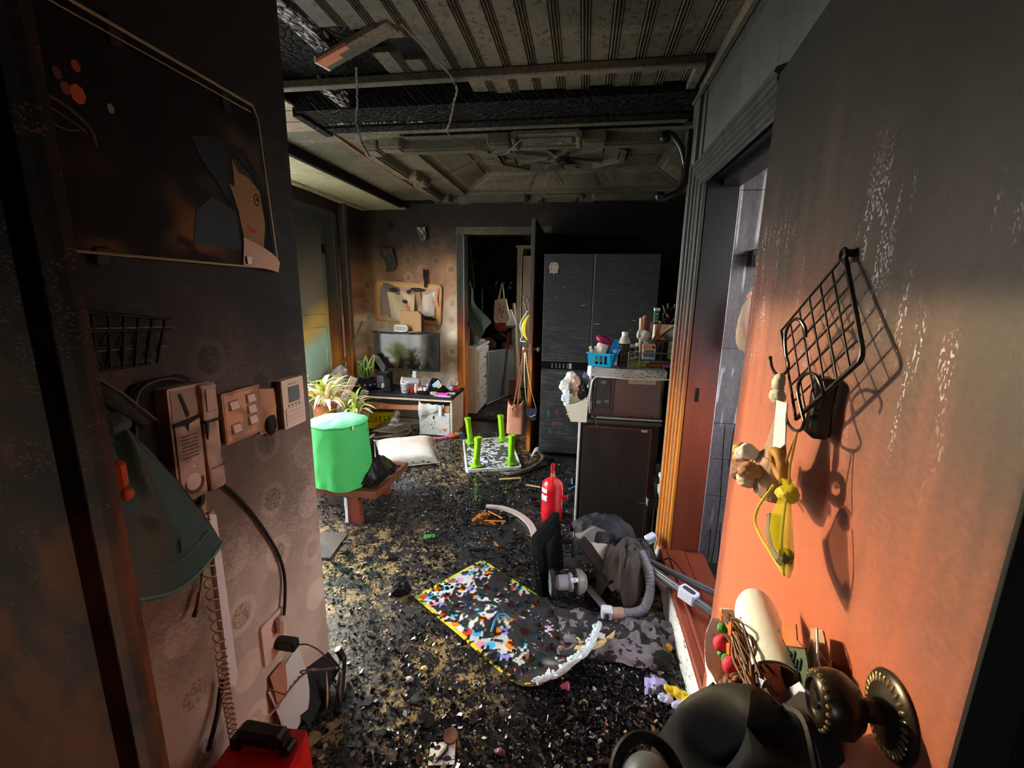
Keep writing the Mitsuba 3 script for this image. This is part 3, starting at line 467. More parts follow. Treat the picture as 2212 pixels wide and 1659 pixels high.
add('drum', lathe([(0.052, 0.01), (0.064, 0.03), (0.060, 0.14), (0.052, 0.20), (0.02, 0.21)], (-1.93, 4.47, 0.507), axis=(1, 0.1, 0)), P(176, 170, 172, 0.4), bb_)
add('foot_cone', lathe([(0.055, 0), (0.03, 0.015), (0.012, 0.035)], (-1.60, 4.44, 0.50), axis=(-1, 0, 0.1)), P(170, 186, 212, 0.35), bb_)
pc = thing('pen_cup', 'white cup with a pattern of diamond-shaped holes on the desk', 'cup')
add('cup', lathe([(0.034, 0.434), (0.042, 0.45), (0.044, 0.51), (0.042, 0.545), (0.038, 0.545), (0.039, 0.45)], (-1.835, 4.33, 0)), P(224, 222, 220, 0.4), pc)
for r in range(4):
    for k in range(8):
        a = -math.pi + (k + 0.5 * (r % 2)) * math.pi / 8 + 0.1; add('hole', blob((-1.835 + 0.0435 * math.cos(a), 4.33 + 0.0435 * math.sin(a), 0.462 + r * 0.02), (0.006, 0.006, 0.007), 1), P(60, 60, 60, 0.8), pc)
for i, (x, y, c, h, lab) in enumerate(((-1.765, 4.35, (190, 34, 52), 0.075, 'small red jar beside the holed white cup on the desk'), (-1.725, 4.36, (216, 206, 190), 0.09, 'small pale bottle with white lid between the red jar and pink box'),)):
    q = thing('jar', lab, 'jar'); add('body', lathe([(0.018, 0.434), (0.02, 0.44), (0.02, 0.434 + h * 0.75), (0.012, 0.434 + h * 0.8)], (x, y, 0)), P(*c, 0.35), q); add('lid', lathe([(0.014, 0.434 + h * 0.8), (0.014, 0.434 + h), (0.002, 0.436 + h)], (x, y, 0)), WHITE if i else P(190, 34, 52, 0.35), q)
bx = thing('small_box', 'small pink and cream printed box in front of the drum fan on the desk', 'box'); add('carton', box(-1.70, -1.645, 4.34, 4.38, 0.434, 0.50, 0.002), P(206, 120, 120, 0.6), bx); add('printed_face', box(-1.697, -1.648, 4.338, 4.341, 0.45, 0.485), P(226, 216, 200, 0.6), bx)
q = thing('white_box', 'small white tub at the right of the pink printed box', 'tub'); add('tub', lathe([(0.02, 0.434), (0.024, 0.495), (0.02, 0.497)], (-1.615, 4.35, 0)), WHITE, q)
simple('burnt_heap', rough_up(cat(blob((-1.60, 4.36, 0.445), (0.12, 0.06, 0.025), 3), blob((-1.50, 4.44, 0.46), (0.12, 0.07, 0.045), 3), blob((-1.56, 4.52, 0.50), (0.06, 0.04, 0.09), 3, rx=30)), 0.012, 22, 4), 'm_char', 'charred black heap of burnt things in the middle of the desk', 'heap')
q = thing('postcard', 'tilted postcard with blue sky and brown ground leaning on the charred heap', 'postcard'); o = dict(o=(-1.52, 4.39, 0.455), ex=(0.78, -0.1, 0.6), ey=(-0.5, 0.2, 0.75), ez=(0.2, -0.95, 0.1))
add('card', to_frame(box(0, 0.10, 0, 0.085, -0.003, 0), **o), P(210, 206, 196, 0.6), q); add('print', cat(to_frame(box(0.004, 0.096, 0.035, 0.081, 0, 0.0012), **o)), P(126, 178, 190, 0.6), q); add('print', to_frame(box(0.004, 0.096, 0.006, 0.035, 0, 0.0012), **o), P(196, 140, 104, 0.6), q)
q = thing('pink_case', 'bright pink plastic case lying near the right end of the desk', 'case'); add('case', xf(rough_up(box(-0.06, 0.06, -0.025, 0.025, 0, 0.022, 0.006).subdivide().subdivide(), 0.001, 20), (-1.40, 4.29, 0.437), rz=-4), P(236, 66, 190, 0.35), q); add('seam', xf(box(-0.055, 0.055, -0.0265, 0.0265, 0.010, 0.013), (-1.40, 4.29, 0.437), rz=-4), P(190, 40, 150, 0.4), q)
q = thing('paper_tray', 'white and lilac paper sheets lying beside the pink case', 'paper'); add('sheets', cat(xf(box(-0.09, 0.09, -0.03, 0.03, 0, 0.004), (-1.40, 4.265, 0.433), rz=-8), xf(box(-0.05, 0.05, -0.03, 0.03, 0, 0.012), (-1.345, 4.36, 0.436), rz=20)), P(206, 208, 224, 0.6), q)
for i, (x, y, z, c, lab) in enumerate(((-1.345, 4.55, 0.52, (190, 190, 194), 'dented silver can lying on its side at the back of the desk'), (-1.39, 4.47, 0.475, (186, 188, 196), 'dented white and silver can on the right of the desk'), (-1.33, 4.45, 0.47, (188, 84, 92), 'red printed can on its side at the right end of the desk'))):
    q = thing('can', lab, 'can'); ax = ((0.3, -1, 0.1), (-0.5, -1, 0.2), (-0.6, -0.8, 0.25))[i]; add('body', lathe([(0.02, 0), (0.032, 0.006), (0.033, 0.02), (0.033, 0.085), (0.027, 0.095), (0.012, 0.096)], (x - 0.5 * 0.1 * ax[0], y - 0.05 * ax[1], z - 0.003), axis=ax), P(*c, 0.3, 0.3), q)
    add('end', lathe([(0.026, 0.0955), (0.024, 0.098), (0.022, 0.0965), (0.002, 0.097)], (x - 0.05 * ax[0], y - 0.05 * ax[1], z - 0.003), axis=ax), P(214, 214, 216, 0.25, 0.7), q)
simple('paper_crumple', rough_up(blob((-1.50, 4.30, 0.447), (0.05, 0.03, 0.02), 3), 0.018, 30, 8), P(176, 164, 140, 0.7), 'crumpled tan paper scrap in front of the charred heap on the desk', 'paper')
# things under and before the desk
q = thing('yellow_basket', 'yellow plastic basket with slotted sides standing under the desk', 'basket')
xb = lambda m: xf(m, (-2.18, 4.44, 0), rz=14)
holes = [sg.box(-0.13 + 0.045 * i, 0.085 + 0.024 * j, -0.107 + 0.045 * i, 0.099 + 0.024 * j) for i in range(6) for j in range(3)]
face = sg.box(-0.155, 0.01, 0.155, 0.185); sidep = face
for h in holes: sidep = sidep.difference(h)
add('body', cat(xb(prism(sidep, -0.11, -0.10, 'y')), xb(prism(sidep, 0.10, 0.11, 'y')), xb(prism(sg.box(-0.11, 0.01, 0.11, 0.185).difference(sg.unary_union([affinity.translate(h, 0.02, 0) for h in holes[:12]]) if hasattr(sg, 'unary_union') else holes[6]), 0.147, 0.157, 'x')), xb(box(-0.157, -0.147, -0.11, 0.11, 0.01, 0.185)), xb(box(-0.15, 0.15, -0.10, 0.10, 0.01, 0.02))), P(236, 206, 24, 0.4), q)
add('rim', xb(cat(box(-0.165, 0.165, -0.12, -0.105, 0.18, 0.195, 0.003), box(-0.165, 0.165, 0.105, 0.12, 0.18, 0.195, 0.003), box(-0.165, -0.15, -0.12, 0.12, 0.18, 0.195, 0.003), box(0.15, 0.165, -0.12, 0.12, 0.18, 0.195, 0.003))), P(240, 214, 40, 0.4), q)
add('logo', xb(tube([(-0.12, -0.112, 0.075), (-0.105, -0.112, 0.095), (-0.09, -0.112, 0.075)], 0.003, 5)), BLACK, q)
q = thing('greeting_card', 'pale green card with brown script leaning inside the yellow basket', 'card'); add('card', xf(box(-0.065, 0.065, 0, 0.004, 0, 0.135), (-2.30, 4.36, 0.10), rz=6, rx=-6), P(196, 200, 120, 0.6), q)
add('script', xf(cat(*[tube(spline([(-0.04 + 0.016 * k, -0.002, 0.07 + 0.004 * k), (-0.032 + 0.016 * k, -0.002, 0.085 + 0.004 * k), (-0.03 + 0.016 * k, -0.002, 0.068 + 0.004 * k)], 8), 0.0012, 4) for k in range(5)]), (-2.30, 4.36, 0.10), rz=6, rx=-6), P(110, 92, 50, 0.6), q)
for i, (x, z, lab) in enumerate(((-2.12, 0.155, 'brown carton lying on top inside the yellow basket'), (-2.10, 0.06, 'orange-brown carton below the other one in the yellow basket'))):
    q = thing('carton', lab, 'carton'); add('carton', xf(box(-0.07, 0.07, -0.05, 0.05, 0, 0.06, 0.002), (x, 4.45, z), rz=20 - 10 * i), P(176 - 10 * i, 118 - 8 * i, 76, 0.7), q); add('flap', xf(box(-0.07, 0.07, -0.052, -0.05, 0.045, 0.072), (x, 4.45, z), rz=20 - 10 * i), P(140, 90, 58, 0.7), q)
q = thing('floor_fan', 'burnt electric fan fallen flat on the floor, its wire guard sooty and bent', 'fan')
for s in range(2):
    gz = 0.04 + 0.055 * s; R0 = 0.20; cx, cy = -1.92, 4.16
    def bent(a, r): return (cx + r * math.cos(a), cy + 0.92 * r * math.sin(a), gz + 0.03 * (1 - (r / R0) ** 2) * (1 if s else -0.3) + 0.012 * math.sin(3 * a + s) * r / R0 + 0.02 * math.cos(a))
    for r in np.linspace(0.05, R0, 8): add('guard_ring', tube([bent(a, r) for a in np.linspace(0, 2 * np.pi, 33)[:-1]], 0.0022 if r < R0 - 0.01 else 0.005, 5, close=True), P(134, 122, 110, 0.6), q)
    for k in range(24): add('guard_wire', tube([bent(2 * np.pi * k / 24 + 0.02 * j, r) for j, r in enumerate(np.linspace(0.04, R0, 5))], 0.0016, 4), P(120, 110, 100, 0.6), q)
add('motor', rough_up(cat(blob((-1.90, 4.20, 0.15), (0.045, 0.045, 0.055), 3), blob((-1.885, 4.22, 0.215), (0.032, 0.03, 0.045), 3, ry=20), cyl((-1.90, 4.2, 0.09), (-1.90, 4.2, 0.14), 0.03)), 0.006, 30, 6), 'm_rubble', q)
add('hub_plate', lathe([(0.075, 0.115), (0.06, 0.122), (0.02, 0.125)], (-1.90, 4.2, 0)), P(206, 200, 190, 0.5), q)
for k in range(3): add('blade', rough_up(leaf((cx + 0.03 * math.cos(k * 2.1), cy + 0.03 * math.sin(k * 2.1), 0.075), (cx + 0.17 * math.cos(k * 2.1), cy + 0.16 * math.sin(k * 2.1), 0.07), 0.05, 0.02), 0.003, 40, k), P(70, 64, 60, 0.7), q)
add('base_ring', tube([(cx - 0.06 + 0.22 * math.cos(a), cy - 0.02 + 0.20 * math.sin(a), 0.012) for a in np.linspace(2.6, 5.2, 24)], 0.010, 8), P(216, 206, 188, 0.5), q, label='cream arc of the fallen guard rim')
add('loose_wire', tube(spline([(-2.16, 4.1, 0.02), (-2.1, 4.3, 0.10), (-1.98, 4.34, 0.14), (-1.8, 4.36, 0.06), (-1.7, 4.2, 0.02)], 40), 0.002, 5), P(70, 64, 58, 0.6), q)
q = thing('toy_brush', 'pink toy hairbrush with an orange and blue end lying before the cupboard', 'brush'); ax = np.array([0.93, 0.36, 0])
add('handle', tube([(-1.57, 4.13, 0.014), (-1.47, 4.12, 0.016), (-1.38, 4.14, 0.018), (-1.33, 4.17, 0.02)], [0.008, 0.011, 0.012, 0.016], 10), P(226, 120, 170, 0.4), q); add('head', rough_up(blob((-1.29, 4.20, 0.03), (0.045, 0.03, 0.026), 3), 0.004, 60, 2), P(206, 104, 112, 0.6), q)
add('band', cyl((-1.255, 4.22, 0.035), (-1.225, 4.24, 0.038), 0.025, 0.022), P(222, 150, 60, 0.5), q); add('tip', lathe([(0.022, 0), (0.022, 0.04), (0.012, 0.05)], (-1.225, 4.24, 0.038), axis=(0.85, 0.5, 0.05)), P(70, 108, 160, 0.45), q)
# poster in a tan frame, curled with heat
q = thing('notice_board', 'warped tan pin board with curled scorched papers on the wall above the television', 'notice board')
n0 = rrect(-0.40, -0.235, 0.40, 0.235, 0.05); xq = lambda m: xf(m, (-2.0, 4.90, 1.36), ry=3)
add('board', xq(rough_up(prism(n0, -0.014, 0.0, 'y'), 0.003, 5, 1)), P(216, 164, 92, 0.55), q); add('border', xq(prism(n0.difference(n0.buffer(-0.02)), -0.018, -0.012, 'y')), P(190, 140, 84, 0.5), q)
add('backing_sheet', xq(prism(rrect(-0.33, -0.19, 0.34, 0.18, 0.01), -0.016, -0.0135, 'y')), P(196, 158, 138, 0.7), q)
for i, (x0, x1, z0, z1, cur, c) in enumerate(((-0.33, -0.20, -0.17, 0.16, 0.05, (150, 128, 118)), (-0.24, -0.06, -0.19, 0.10, 0.06, (226, 200, 164)), (-0.08, 0.10, -0.12, 0.12, 0.07, (222, 196, 160)), (0.04, 0.16, -0.02, 0.17, 0.03, (176, 140, 112)), (0.18, 0.32, -0.14, 0.13, 0.06, (226, 214, 196)), (0.30, 0.36, -0.03, 0.18, 0.02, (214, 150, 130)), (-0.12, 0.02, -0.19, -0.02, 0.03, (196, 120, 96)), (-0.30, -0.1, 0.08, 0.19, 0.03, (120, 104, 98)))):
    add('curled_paper', xq(sheet(lambda u, v, x0=x0, x1=x1, z0=z0, z1=z1, cur=cur, i=i: (x0 + (x1 - x0) * u + 0.03 * np.sin(v * 3 + i) * (v - 0.5), -0.018 - cur * np.abs(np.sin((u * 1.3 + v * 0.7 + i) * 2.2)) ** 1.5 * (0.3 + v * (1 - v) * 2), z0 + (z1 - z0) * v + 0.02 * np.sin(u * 4 + i)), 14, 14, 0.0015)), P(*c, 0.65), q)
for i, (x, z, w) in enumerate(((-0.05, 0.02, 0.05), (0.12, 0.16, 0.09), (0.22, -0.15, 0.10), (0.30, -0.16, 0.05), (-0.18, 0.14, 0.06), (0.02, 0.13, 0.03))): add('charred_scrap', xq(rough_up(blob((x, -0.035, z), (w, 0.012, 0.022), 3), 0.012, 28, i)), P(58, 48, 44, 0.8), q)
# strips of paper torn off the back wall
for i, (x, z, w, h, lab) in enumerate(((-2.21, 1.84, 0.09, 0.13, 'large charred flap of wallpaper peeling from the back wall above the board'), (-1.80, 2.12, 0.05, 0.07, 'grey peeled scrap of wallpaper high on the wall near the doorway'), (-2.19, 2.205, 0.028, 0.035, 'small brown peeled spot of wallpaper high up near the ceiling'), (-1.78, 1.64, 0.02, 0.10, 'thin charred strip of wallpaper hanging above the right of the board'))):
    add('peeled_wallpaper', rough_up(sheet(lambda u, v, x=x, z=z, w=w, h=h: (x + w * (2 * u - 1) * (0.5 + 0.5 * v) + 0.3 * w * np.sin(v * 5), 4.90 - 0.02 - 0.03 * np.sin(u * 5 + v * 3) ** 2, z + h * (2 * v - 1)), 18, 18, 0.002), 0.012, 25, i), 'm_rubble' if i == 1 else P(64, 58, 54, 0.7), label=lab, cat='wallpaper scrap')
# rubble bag and stick in the corner
simple('rubble_heap', rough_up(cat(blob((-2.36, 3.94, 0.32), (0.14, 0.15, 0.34), 4), blob((-2.40, 4.05, 0.54), (0.11, 0.10, 0.22), 4), blob((-2.30, 4.02, 0.18), (0.13, 0.12, 0.2), 4)), 0.05, 9, 3, 5), 'm_rubble', 'tall grey heap of fallen plaster and ash piled in the corner left of the desk', 'rubble')
for i, (x, y, z, sx, sz, ry) in enumerate(((-2.22, 3.86, 0.55, 0.035, 0.13, 28), (-2.16, 3.97, 0.40, 0.035, 0.13, 24), (-2.27, 3.82, 0.38, 0.03, 0.10, 42), (-2.13, 4.02, 0.28, 0.03, 0.09, 15), (-2.38, 3.92, 0.64, 0.03, 0.07, 60))):
    add('plaster_slab', rough_up(xf(box(-sx, sx, -0.012, 0.012, -sz, sz, 0.004).subdivide().subdivide().subdivide(), (x, y, z), ry=ry, rz=35), 0.012, 18, i, 4), 'm_rubble' if i % 2 else P(156, 138, 122, 0.85), label=('long pale slab of plaster sticking out of the grey heap', 'second pale plaster slab lower on the grey heap', 'narrow plaster slab at the left of the grey heap', 'short plaster slab low at the right of the grey heap', 'plaster slab lying on top of the grey heap')[i], cat='plaster slab')
q = thing('leaning_stick', 'long thin stick leaning into the corner beside the teal door', 'stick'); add('stick', tube([(-2.50, 4.05, 0.55), (-2.44, 4.35, 0.90), (-2.40, 4.55, 1.16)], [0.008, 0.009, 0.012], 8), P(110, 104, 84, 0.6), q)
q = thing('folded_awning', 'grey crumpled plastic hood between the potted plant and the television', 'plastic hood')
add('hood', rough_up(sheet(lambda u, v: (-2.36 + 0.22 * u, 4.62 - 0.16 * v, 0.70 + 0.12 * np.sin(np.pi * u) - 0.10 * v * (0.4 + u) + 0.04 * u), 16, 10, 0.004), 0.006, 20, 2), P(132, 132, 136, 0.5), q); add('torn_flap', rough_up(sheet(lambda u, v: (-2.47 + 0.13 * u, 4.52 - 0.05 * v, 0.74 - 0.2 * v * u - 0.02 * u), 10, 10, 0.003), 0.006, 20, 5), P(176, 176, 176, 0.5), q)
# plants by the window
def spiky(name, label, cx, cy, z0, n, L0, L1, seed, cols, spread=1.0):
    PH = z0 - 0.195
    r = random.Random(seed); q = thing(name, label, 'plant')
    add('pot', lathe([(0.01, z0 - PH), (0.075, z0 - PH), (0.10, z0 - 0.02), (0.11, z0), (0.10, z0), (0.09, z0 - 0.02), (0.01, z0 - 0.03)], (cx, cy, 0)), P(150, 84, 50, 0.6), q)
    add('soil', lathe([(0.092, z0 - 0.03), (0.05, z0 - 0.02), (0.003, z0 - 0.015)], (cx, cy, 0)), P(50, 40, 32, 0.9), q)
    for k in range(n):
        a = r.random() * 6.283; L = L0 + (L1 - L0) * r.random(); el = (0.15 + 0.9 * r.random()) * spread
        b = (cx + 0.03 * math.cos(a), cy + 0.03 * math.sin(a), z0 - 0.02); e = (cx + L * math.cos(a) * math.cos(el), cy + L * math.sin(a) * math.cos(el), z0 + L * math.sin(el))
        add('leaf', leaf(b, e, 0.010 + 0.012 * r.random(), 0.12 + 0.2 * r.random(), 10), cols[r.randrange(len(cols))], q)
LV = [P(152, 186, 72, 0.45), P(206, 208, 122, 0.45), P(224, 206, 150, 0.5), P(120, 160, 60, 0.45)]; DRY = [P(226, 202, 150, 0.6), P(216, 176, 112, 0.6), P(232, 222, 190, 0.6), P(168, 184, 84, 0.5)]
spiky('spider_plant', 'tall yellow-green spiky plant half hidden behind the hall wall', -2.42, 3.30, 0.52, 40, 0.26, 0.50, 3, LV, 1.25)
spiky('withered_plant', 'withered straw-coloured plant with drooping leaves behind the green stool', -2.20, 3.42, 0.52, 56, 0.20, 0.42, 4, DRY, 1.0)
spiky('young_plant', 'fresh green and yellow leafed plant at the right of the withered one', -1.96, 3.50, 0.42, 30, 0.16, 0.32, 5, LV, 1.1)
pt = thing('plant_stand', 'low dark planter box that holds the row of plants behind the green stool', 'planter'); add('box', cat(box(-2.52, -1.86, 3.18, 3.62, 0.0, 0.19, 0.004)), P(52, 56, 52, 0.6), pt); add('rim', cat(box(-2.53, -1.85, 3.17, 3.19, 0.185, 0.197), box(-1.87, -1.85, 3.17, 3.63, 0.185, 0.197)), P(206, 208, 206, 0.5), pt)
q = thing('long_leaf_shoot', 'single long pale shoot rising in front of the teal door', 'plant'); add('pot', lathe([(0.01, 0.195), (0.05, 0.195), (0.06, 0.29), (0.055, 0.29), (0.01, 0.27)], (-2.42, 3.5, 0)), P(120, 70, 46, 0.6), q); add('leaf', leaf((-2.42, 3.5, 0.27), (-2.22, 3.62, 0.78), 0.008, -0.1, 12), P(160, 206, 190, 0.45), q)
# ---- bedroom seen through the doorway
q = thing('chest_of_drawers', 'white chest of three drawers just inside the bedroom doorway', 'chest of drawers')
add('carcass', box(-1.62, -1.245, 5.10, 5.75, 0.02, 0.83, 0.004), P(206, 206, 196, 0.5), q); add('top', box(-1.64, -1.225, 5.07, 5.78, 0.83, 0.86, 0.004), P(210, 210, 200, 0.5), q)
for i in range(3):
    z0 = 0.06 + i * 0.255; dr_ = add('drawer', cat(box(-1.245, -1.225, 5.12, 5.73, z0, z0 + 0.24, 0.003)), P(204, 204, 194, 0.5), q); add('raised_border', cat(box(-1.226, -1.218, 5.15, 5.70, z0 + 0.03, z0 + 0.04), box(-1.226, -1.218, 5.15, 5.70, z0 + 0.20, z0 + 0.21), box(-1.226, -1.218, 5.15, 5.16, z0 + 0.03, z0 + 0.21), box(-1.226, -1.218, 5.69, 5.70, z0 + 0.03, z0 + 0.21)), P(190, 190, 182, 0.5), dr_)
    add('knob', lathe([(0.008, 0), (0.007, 0.015), (0.018, 0.02), (0.018, 0.028), (0.004, 0.032)], (-1.22, 5.42, z0 + 0.12), axis=(1, 0, 0), n=14), P(160, 156, 140, 0.3, 0.6), dr_)
for i, (x, y, s, c, lab) in enumerate(((-1.40, 5.18, (0.05, 0.03, 0.11), (206, 196, 186), 'upright row of pale books at the front of the white chest'), (-1.33, 5.36, (0.06, 0.08, 0.03), (150, 196, 190), 'mint green box on top of the white chest'), (-1.31, 5.5, (0.06, 0.07, 0.025), (196, 190, 184), 'pale notebooks lying at the back of the white chest'))):
    q = thing('chest_item', lab, ('books', 'box', 'notebooks')[i]); add('body', xf(box(-s[0], s[0], -s[1], s[1], 0, s[2] * 2, 0.003), (x, y, 0.862), rz=20 * i), P(*c, 0.6), q); add('edge', xf(box(-s[0] * 0.9, s[0] * 0.6, -s[1] * 1.02, s[1] * 0.5, s[2] * 0.3, s[2] * 0.6), (x, y, 0.862), rz=20 * i), P(130, 120, 116, 0.6), q)
q = thing('glass_screen', 'grey framed glass screen leaning on its edge beside the white chest', 'panel'); A, B, Cc, D = (-1.225, 5.60, 0.02), (-0.985, 6.35, 0.02), (-0.955, 6.35, 0.70), (-1.205, 5.60, 0.73)
add('pane', quad(A, B, Cc, D, 0.015), P(112, 114, 112, 0.25), q); add('frame', cat(*[tube([np.array(a), np.array(b)], 0.013, 4) for a, b in ((A, B), (B, Cc), (Cc, D), (D, A))]), P(196, 198, 200, 0.35, 0.6), q)
q = thing('cardboard_tube', 'long pale cardboard tube standing against the bedroom wardrobe', 'tube'); add('tube', cyl((-0.835, 5.95, 0.03), (-0.97, 6.20, 1.345), 0.036, 0.028), P(196, 168, 134, 0.7), q); add('end_cap', lathe([(0.029, 0), (0.029, 0.008), (0.002, 0.009)], (-0.97, 6.20, 1.345), axis=(-0.1, 0.18, 0.97)), P(160, 132, 100, 0.7), q)
q = thing('wardrobe', 'tall beige wardrobe at the right of the bedroom doorway', 'wardrobe'); add('side_panel', box(-0.97, -0.90, 6.45, 7.05, 0.05, 2.13, 0.004), P(196, 178, 150, 0.55), q); add('door', box(-0.885, -0.40, 6.47, 7.05, 0.08, 2.02, 0.004), P(200, 184, 156, 0.5), q); add('plinth', box(-0.97, -0.40, 6.47, 7.05, 0, 0.06), P(120, 108, 96, 0.6), q); add('top', box(-0.99, -0.38, 6.43, 7.08, 2.13, 2.16), P(190, 170, 140, 0.55), q)
simple('bundle_on_wardrobe', rough_up(blob((-0.72, 6.6, 2.27), (0.16, 0.12, 0.11), 3), 0.04, 9, 4), P(54, 66, 70, 0.7), 'dark wrapped bundle lying on top of the wardrobe', 'bundle', True)
rk = thing('coat_hook_stand', 'dark metal hooks on the bedroom wall that hold the bags', 'hook rail'); add('rail', box(-1.45, -1.0, 6.14, 6.16, 1.55, 1.58), WIRE, rk)
for i, x in enumerate((-1.10, -1.0, -1.2)): add('hook', tube(spline([(x, 6.14, 1.56), (x, 6.09, 1.56), (x, 6.05, 1.60), (x + 0.01, 6.06, 1.65), (x + 0.02, 6.08, 1.62)], 16), 0.007, 6), P(70, 66, 58, 0.5), rk)
add('post', cyl((-1.42, 6.155, 0.0), (-1.42, 6.155, 1.6), 0.014), WIRE, rk)
def soft(v, seed, amp=0.012, scale=14): return rough_up(v, amp, scale, seed)
q = thing('tote_bag', 'cream tote bag with printed flowers hanging on the bedroom hooks', 'bag'); g = sg.Polygon([(-1.175, 1.39), (-1.05, 1.40), (-1.0, 1.15), (-1.02, 1.11), (-1.17, 1.105), (-1.19, 1.13)]).buffer(0.015)
add('body', soft(prism(g, 5.94, 6.02, 'y').subdivide().subdivide(), 3), P(222, 208, 176, 0.8), q); add('strap', cat(*[tube(spline([(-1.15 + 0.02 * s, 5.95 + 0.03 * s, 1.39), (-1.12, 5.98, 1.52), (-1.10, 6.0, 1.62), (-1.08, 5.98, 1.52), (-1.065, 5.95 + 0.03 * s, 1.39)], 24), 0.010, 6) for s in (0, 1)]), P(214, 190, 170, 0.8), q)
for k in range(9): add('flower', blob((-1.15 + 0.11 * rnd.random(), 5.936, 1.16 + 0.2 * rnd.random()), (0.013, 0.003, 0.016), 1), P(*((206, 90, 96), (222, 150, 120), (150, 120, 90))[k % 3], 0.7), q)
simple('red_bag', soft(blob((-1.12, 6.07, 1.06), (0.11, 0.04, 0.10), 3), 4), P(176, 76, 66, 0.7), 'red bag hanging below the cream tote', 'bag', True)
q = thing('white_pouch', 'white and grey pouch hanging right of the cream tote', 'bag'); add('body', soft(prism(sg.Polygon([(-1.02, 1.26), (-0.98, 1.26), (-0.90, 1.05), (-0.93, 1.02), (-1.03, 1.05)]).buffer(0.01), 6.0, 6.05, 'y').subdivide(), 6), P(206, 204, 204, 0.7), q); add('band', box(-1.03, -0.905, 5.99, 6.055, 1.02, 1.055, 0.006), P(120, 104, 112, 0.7), q)
for i, (x, z, sx, sz, c, lab) in enumerate(((-1.0, 0.87, 0.035, 0.12, (150, 44, 52), 'dark red cloth hanging below the bags'), (-0.95, 0.88, 0.03, 0.12, (60, 72, 66), 'dark green cloth hanging beside the red one'), (-1.30, 0.78, 0.10, 0.10, (150, 128, 118), 'checked bag on the pile behind the white chest'), (-1.16, 0.88, 0.13, 0.05, (44, 42, 44), 'black bag on top of the pile in the bedroom'), (-1.02, 0.76, 0.10, 0.06, (150, 122, 122), 'pink cloth on the pile beside the tube'))):
    simple('cloth_bundle', soft(blob((x, 6.0 + 0.1 * (i > 1), z), (sx, 0.06, sz), 3), 10 + i, 0.018), P(*c, 0.8), lab, 'cloth', True)
simple('clothes_pile', rough_up(blob((-1.50, 6.72, 0.36), (0.36, 0.30, 0.45), 4), 0.06, 5, 3), P(32, 31, 32, 0.85), 'dark heap of burnt clothes filling the back of the bedroom', 'clothes heap', True)
q = thing('curtain', 'torn sooty green curtain hanging inside the bedroom doorway', 'curtain'); add('cloth', sheet(lambda u, v: (-1.39 + 0.02 * np.sin(v * 9) + u * (0.05 + 0.25 * v ** 2), 5.20 + 0.03 * np.sin(u * 14), 1.60 - 0.85 * v * (1 - 0.45 * u) + 0.02 * np.sin(u * 9)), 16, 26, 0.004), P(92, 112, 104, 0.7), q); add('upper_folds', sheet(lambda u, v: (-1.40 + 0.06 * u * (1 + v), 5.22 + 0.02 * np.sin(u * 12), 2.05 - 0.5 * v), 10, 10, 0.004), P(48, 56, 54, 0.7), q)
q = thing('red_wood_block', 'small red-brown wooden block on the bedroom floor beside the tube', 'block'); add('block', xf(box(-0.06, 0.06, -0.08, 0.08, 0.01, 0.24, 0.004), (-0.99, 6.30, 0.0), rz=10), P(134, 76, 62, 0.6), q); add('lid', xf(box(-0.065, 0.065, -0.085, 0.085, 0.24, 0.255, 0.003), (-0.99, 6.30, 0.0), rz=10), P(150, 96, 78, 0.6), q)
# ---- bags hung on the doorknob
q = thing('brown_handbag', 'tan leather bucket handbag hanging by its strap from the bedroom doorknob', 'handbag')
def hb(u, v):
    a = u * 2 * np.pi; w = 0.072 + 0.012 * v; dd = 0.05 - 0.012 * (1 - v); c, s = np.cos(a), np.sin(a)
    return -0.575 + w * np.sign(c) * np.abs(c) ** 0.55, 3.90 + dd * np.sign(s) * np.abs(s) ** 0.55, 0.21 + 0.29 * (1 - v) + 0.025 * np.cos(a * 2) * (1 - v)
u, v = np.meshgrid(np.linspace(0, 1, 33)[:-1], np.linspace(0, 1, 9), indexing='ij')
pts = np.stack(hb(u, v), -1); rings = [pts[:, j] for j in range(9)]
bag = loft([rings[j] for j in range(8, -1, -1)] + [np.array([-0.575, 3.90, 0]) + (r_ - np.array([-0.575, 3.90, 0])) * np.array([0.9, 0.85, 1]) + np.array([0, 0, dz]) for r_, dz in ((rings[0], -0.002), (rings[4], 0), (rings[7], 0))], caps=True)
add('body', rough_up(bag, 0.004, 14, 2), P(194, 134, 108, 0.5), q, smooth=40)
add('strap', cat(*[sheet(lambda u, v, s=s: (-0.575 + s * 0.055 * (1 - u) + (0.052 + s * 0.006) * u + 0.012 * (v - 0.5), 3.895 + 0.04 * u * 2.4 + 0 * v, 0.49 + 0.49 * u), 14, 4, 0.005) for s in (-0.3, 0.35)]), P(150, 88, 66, 0.5), q)
add('tab', cat(box(-0.595, -0.565, 3.835, 3.842, 0.38, 0.50, 0.003), tube([(-0.58 + 0.018 * math.cos(a), 3.832, 0.455 + 0.018 * math.sin(a)) for a in np.linspace(0, 6.283, 17)[:-1]], 0.004, 6, close=True)), P(160, 100, 76, 0.5), q); add('stitching', cat(*[box(-0.506, -0.503, 3.87, 3.875, 0.24 + 0.014 * k, 0.247 + 0.014 * k) for k in range(15)]), P(226, 196, 166, 0.6), q)
q = thing('black_purse', 'small black flap purse with gold clasp on a chain beside the tan handbag', 'purse')
add('body', rough_up(box(-0.476, -0.378, 3.90, 3.935, 0.335, 0.45, 0.010).subdivide().subdivide(), 0.002, 20), P(44, 50, 66, 0.4), q); add('flap', prism([(-0.478, 0.455), (-0.376, 0.455), (-0.376, 0.41), (-0.427, 0.375), (-0.478, 0.41)], 3.892, 3.899, 'y'), P(50, 58, 78, 0.4), q)
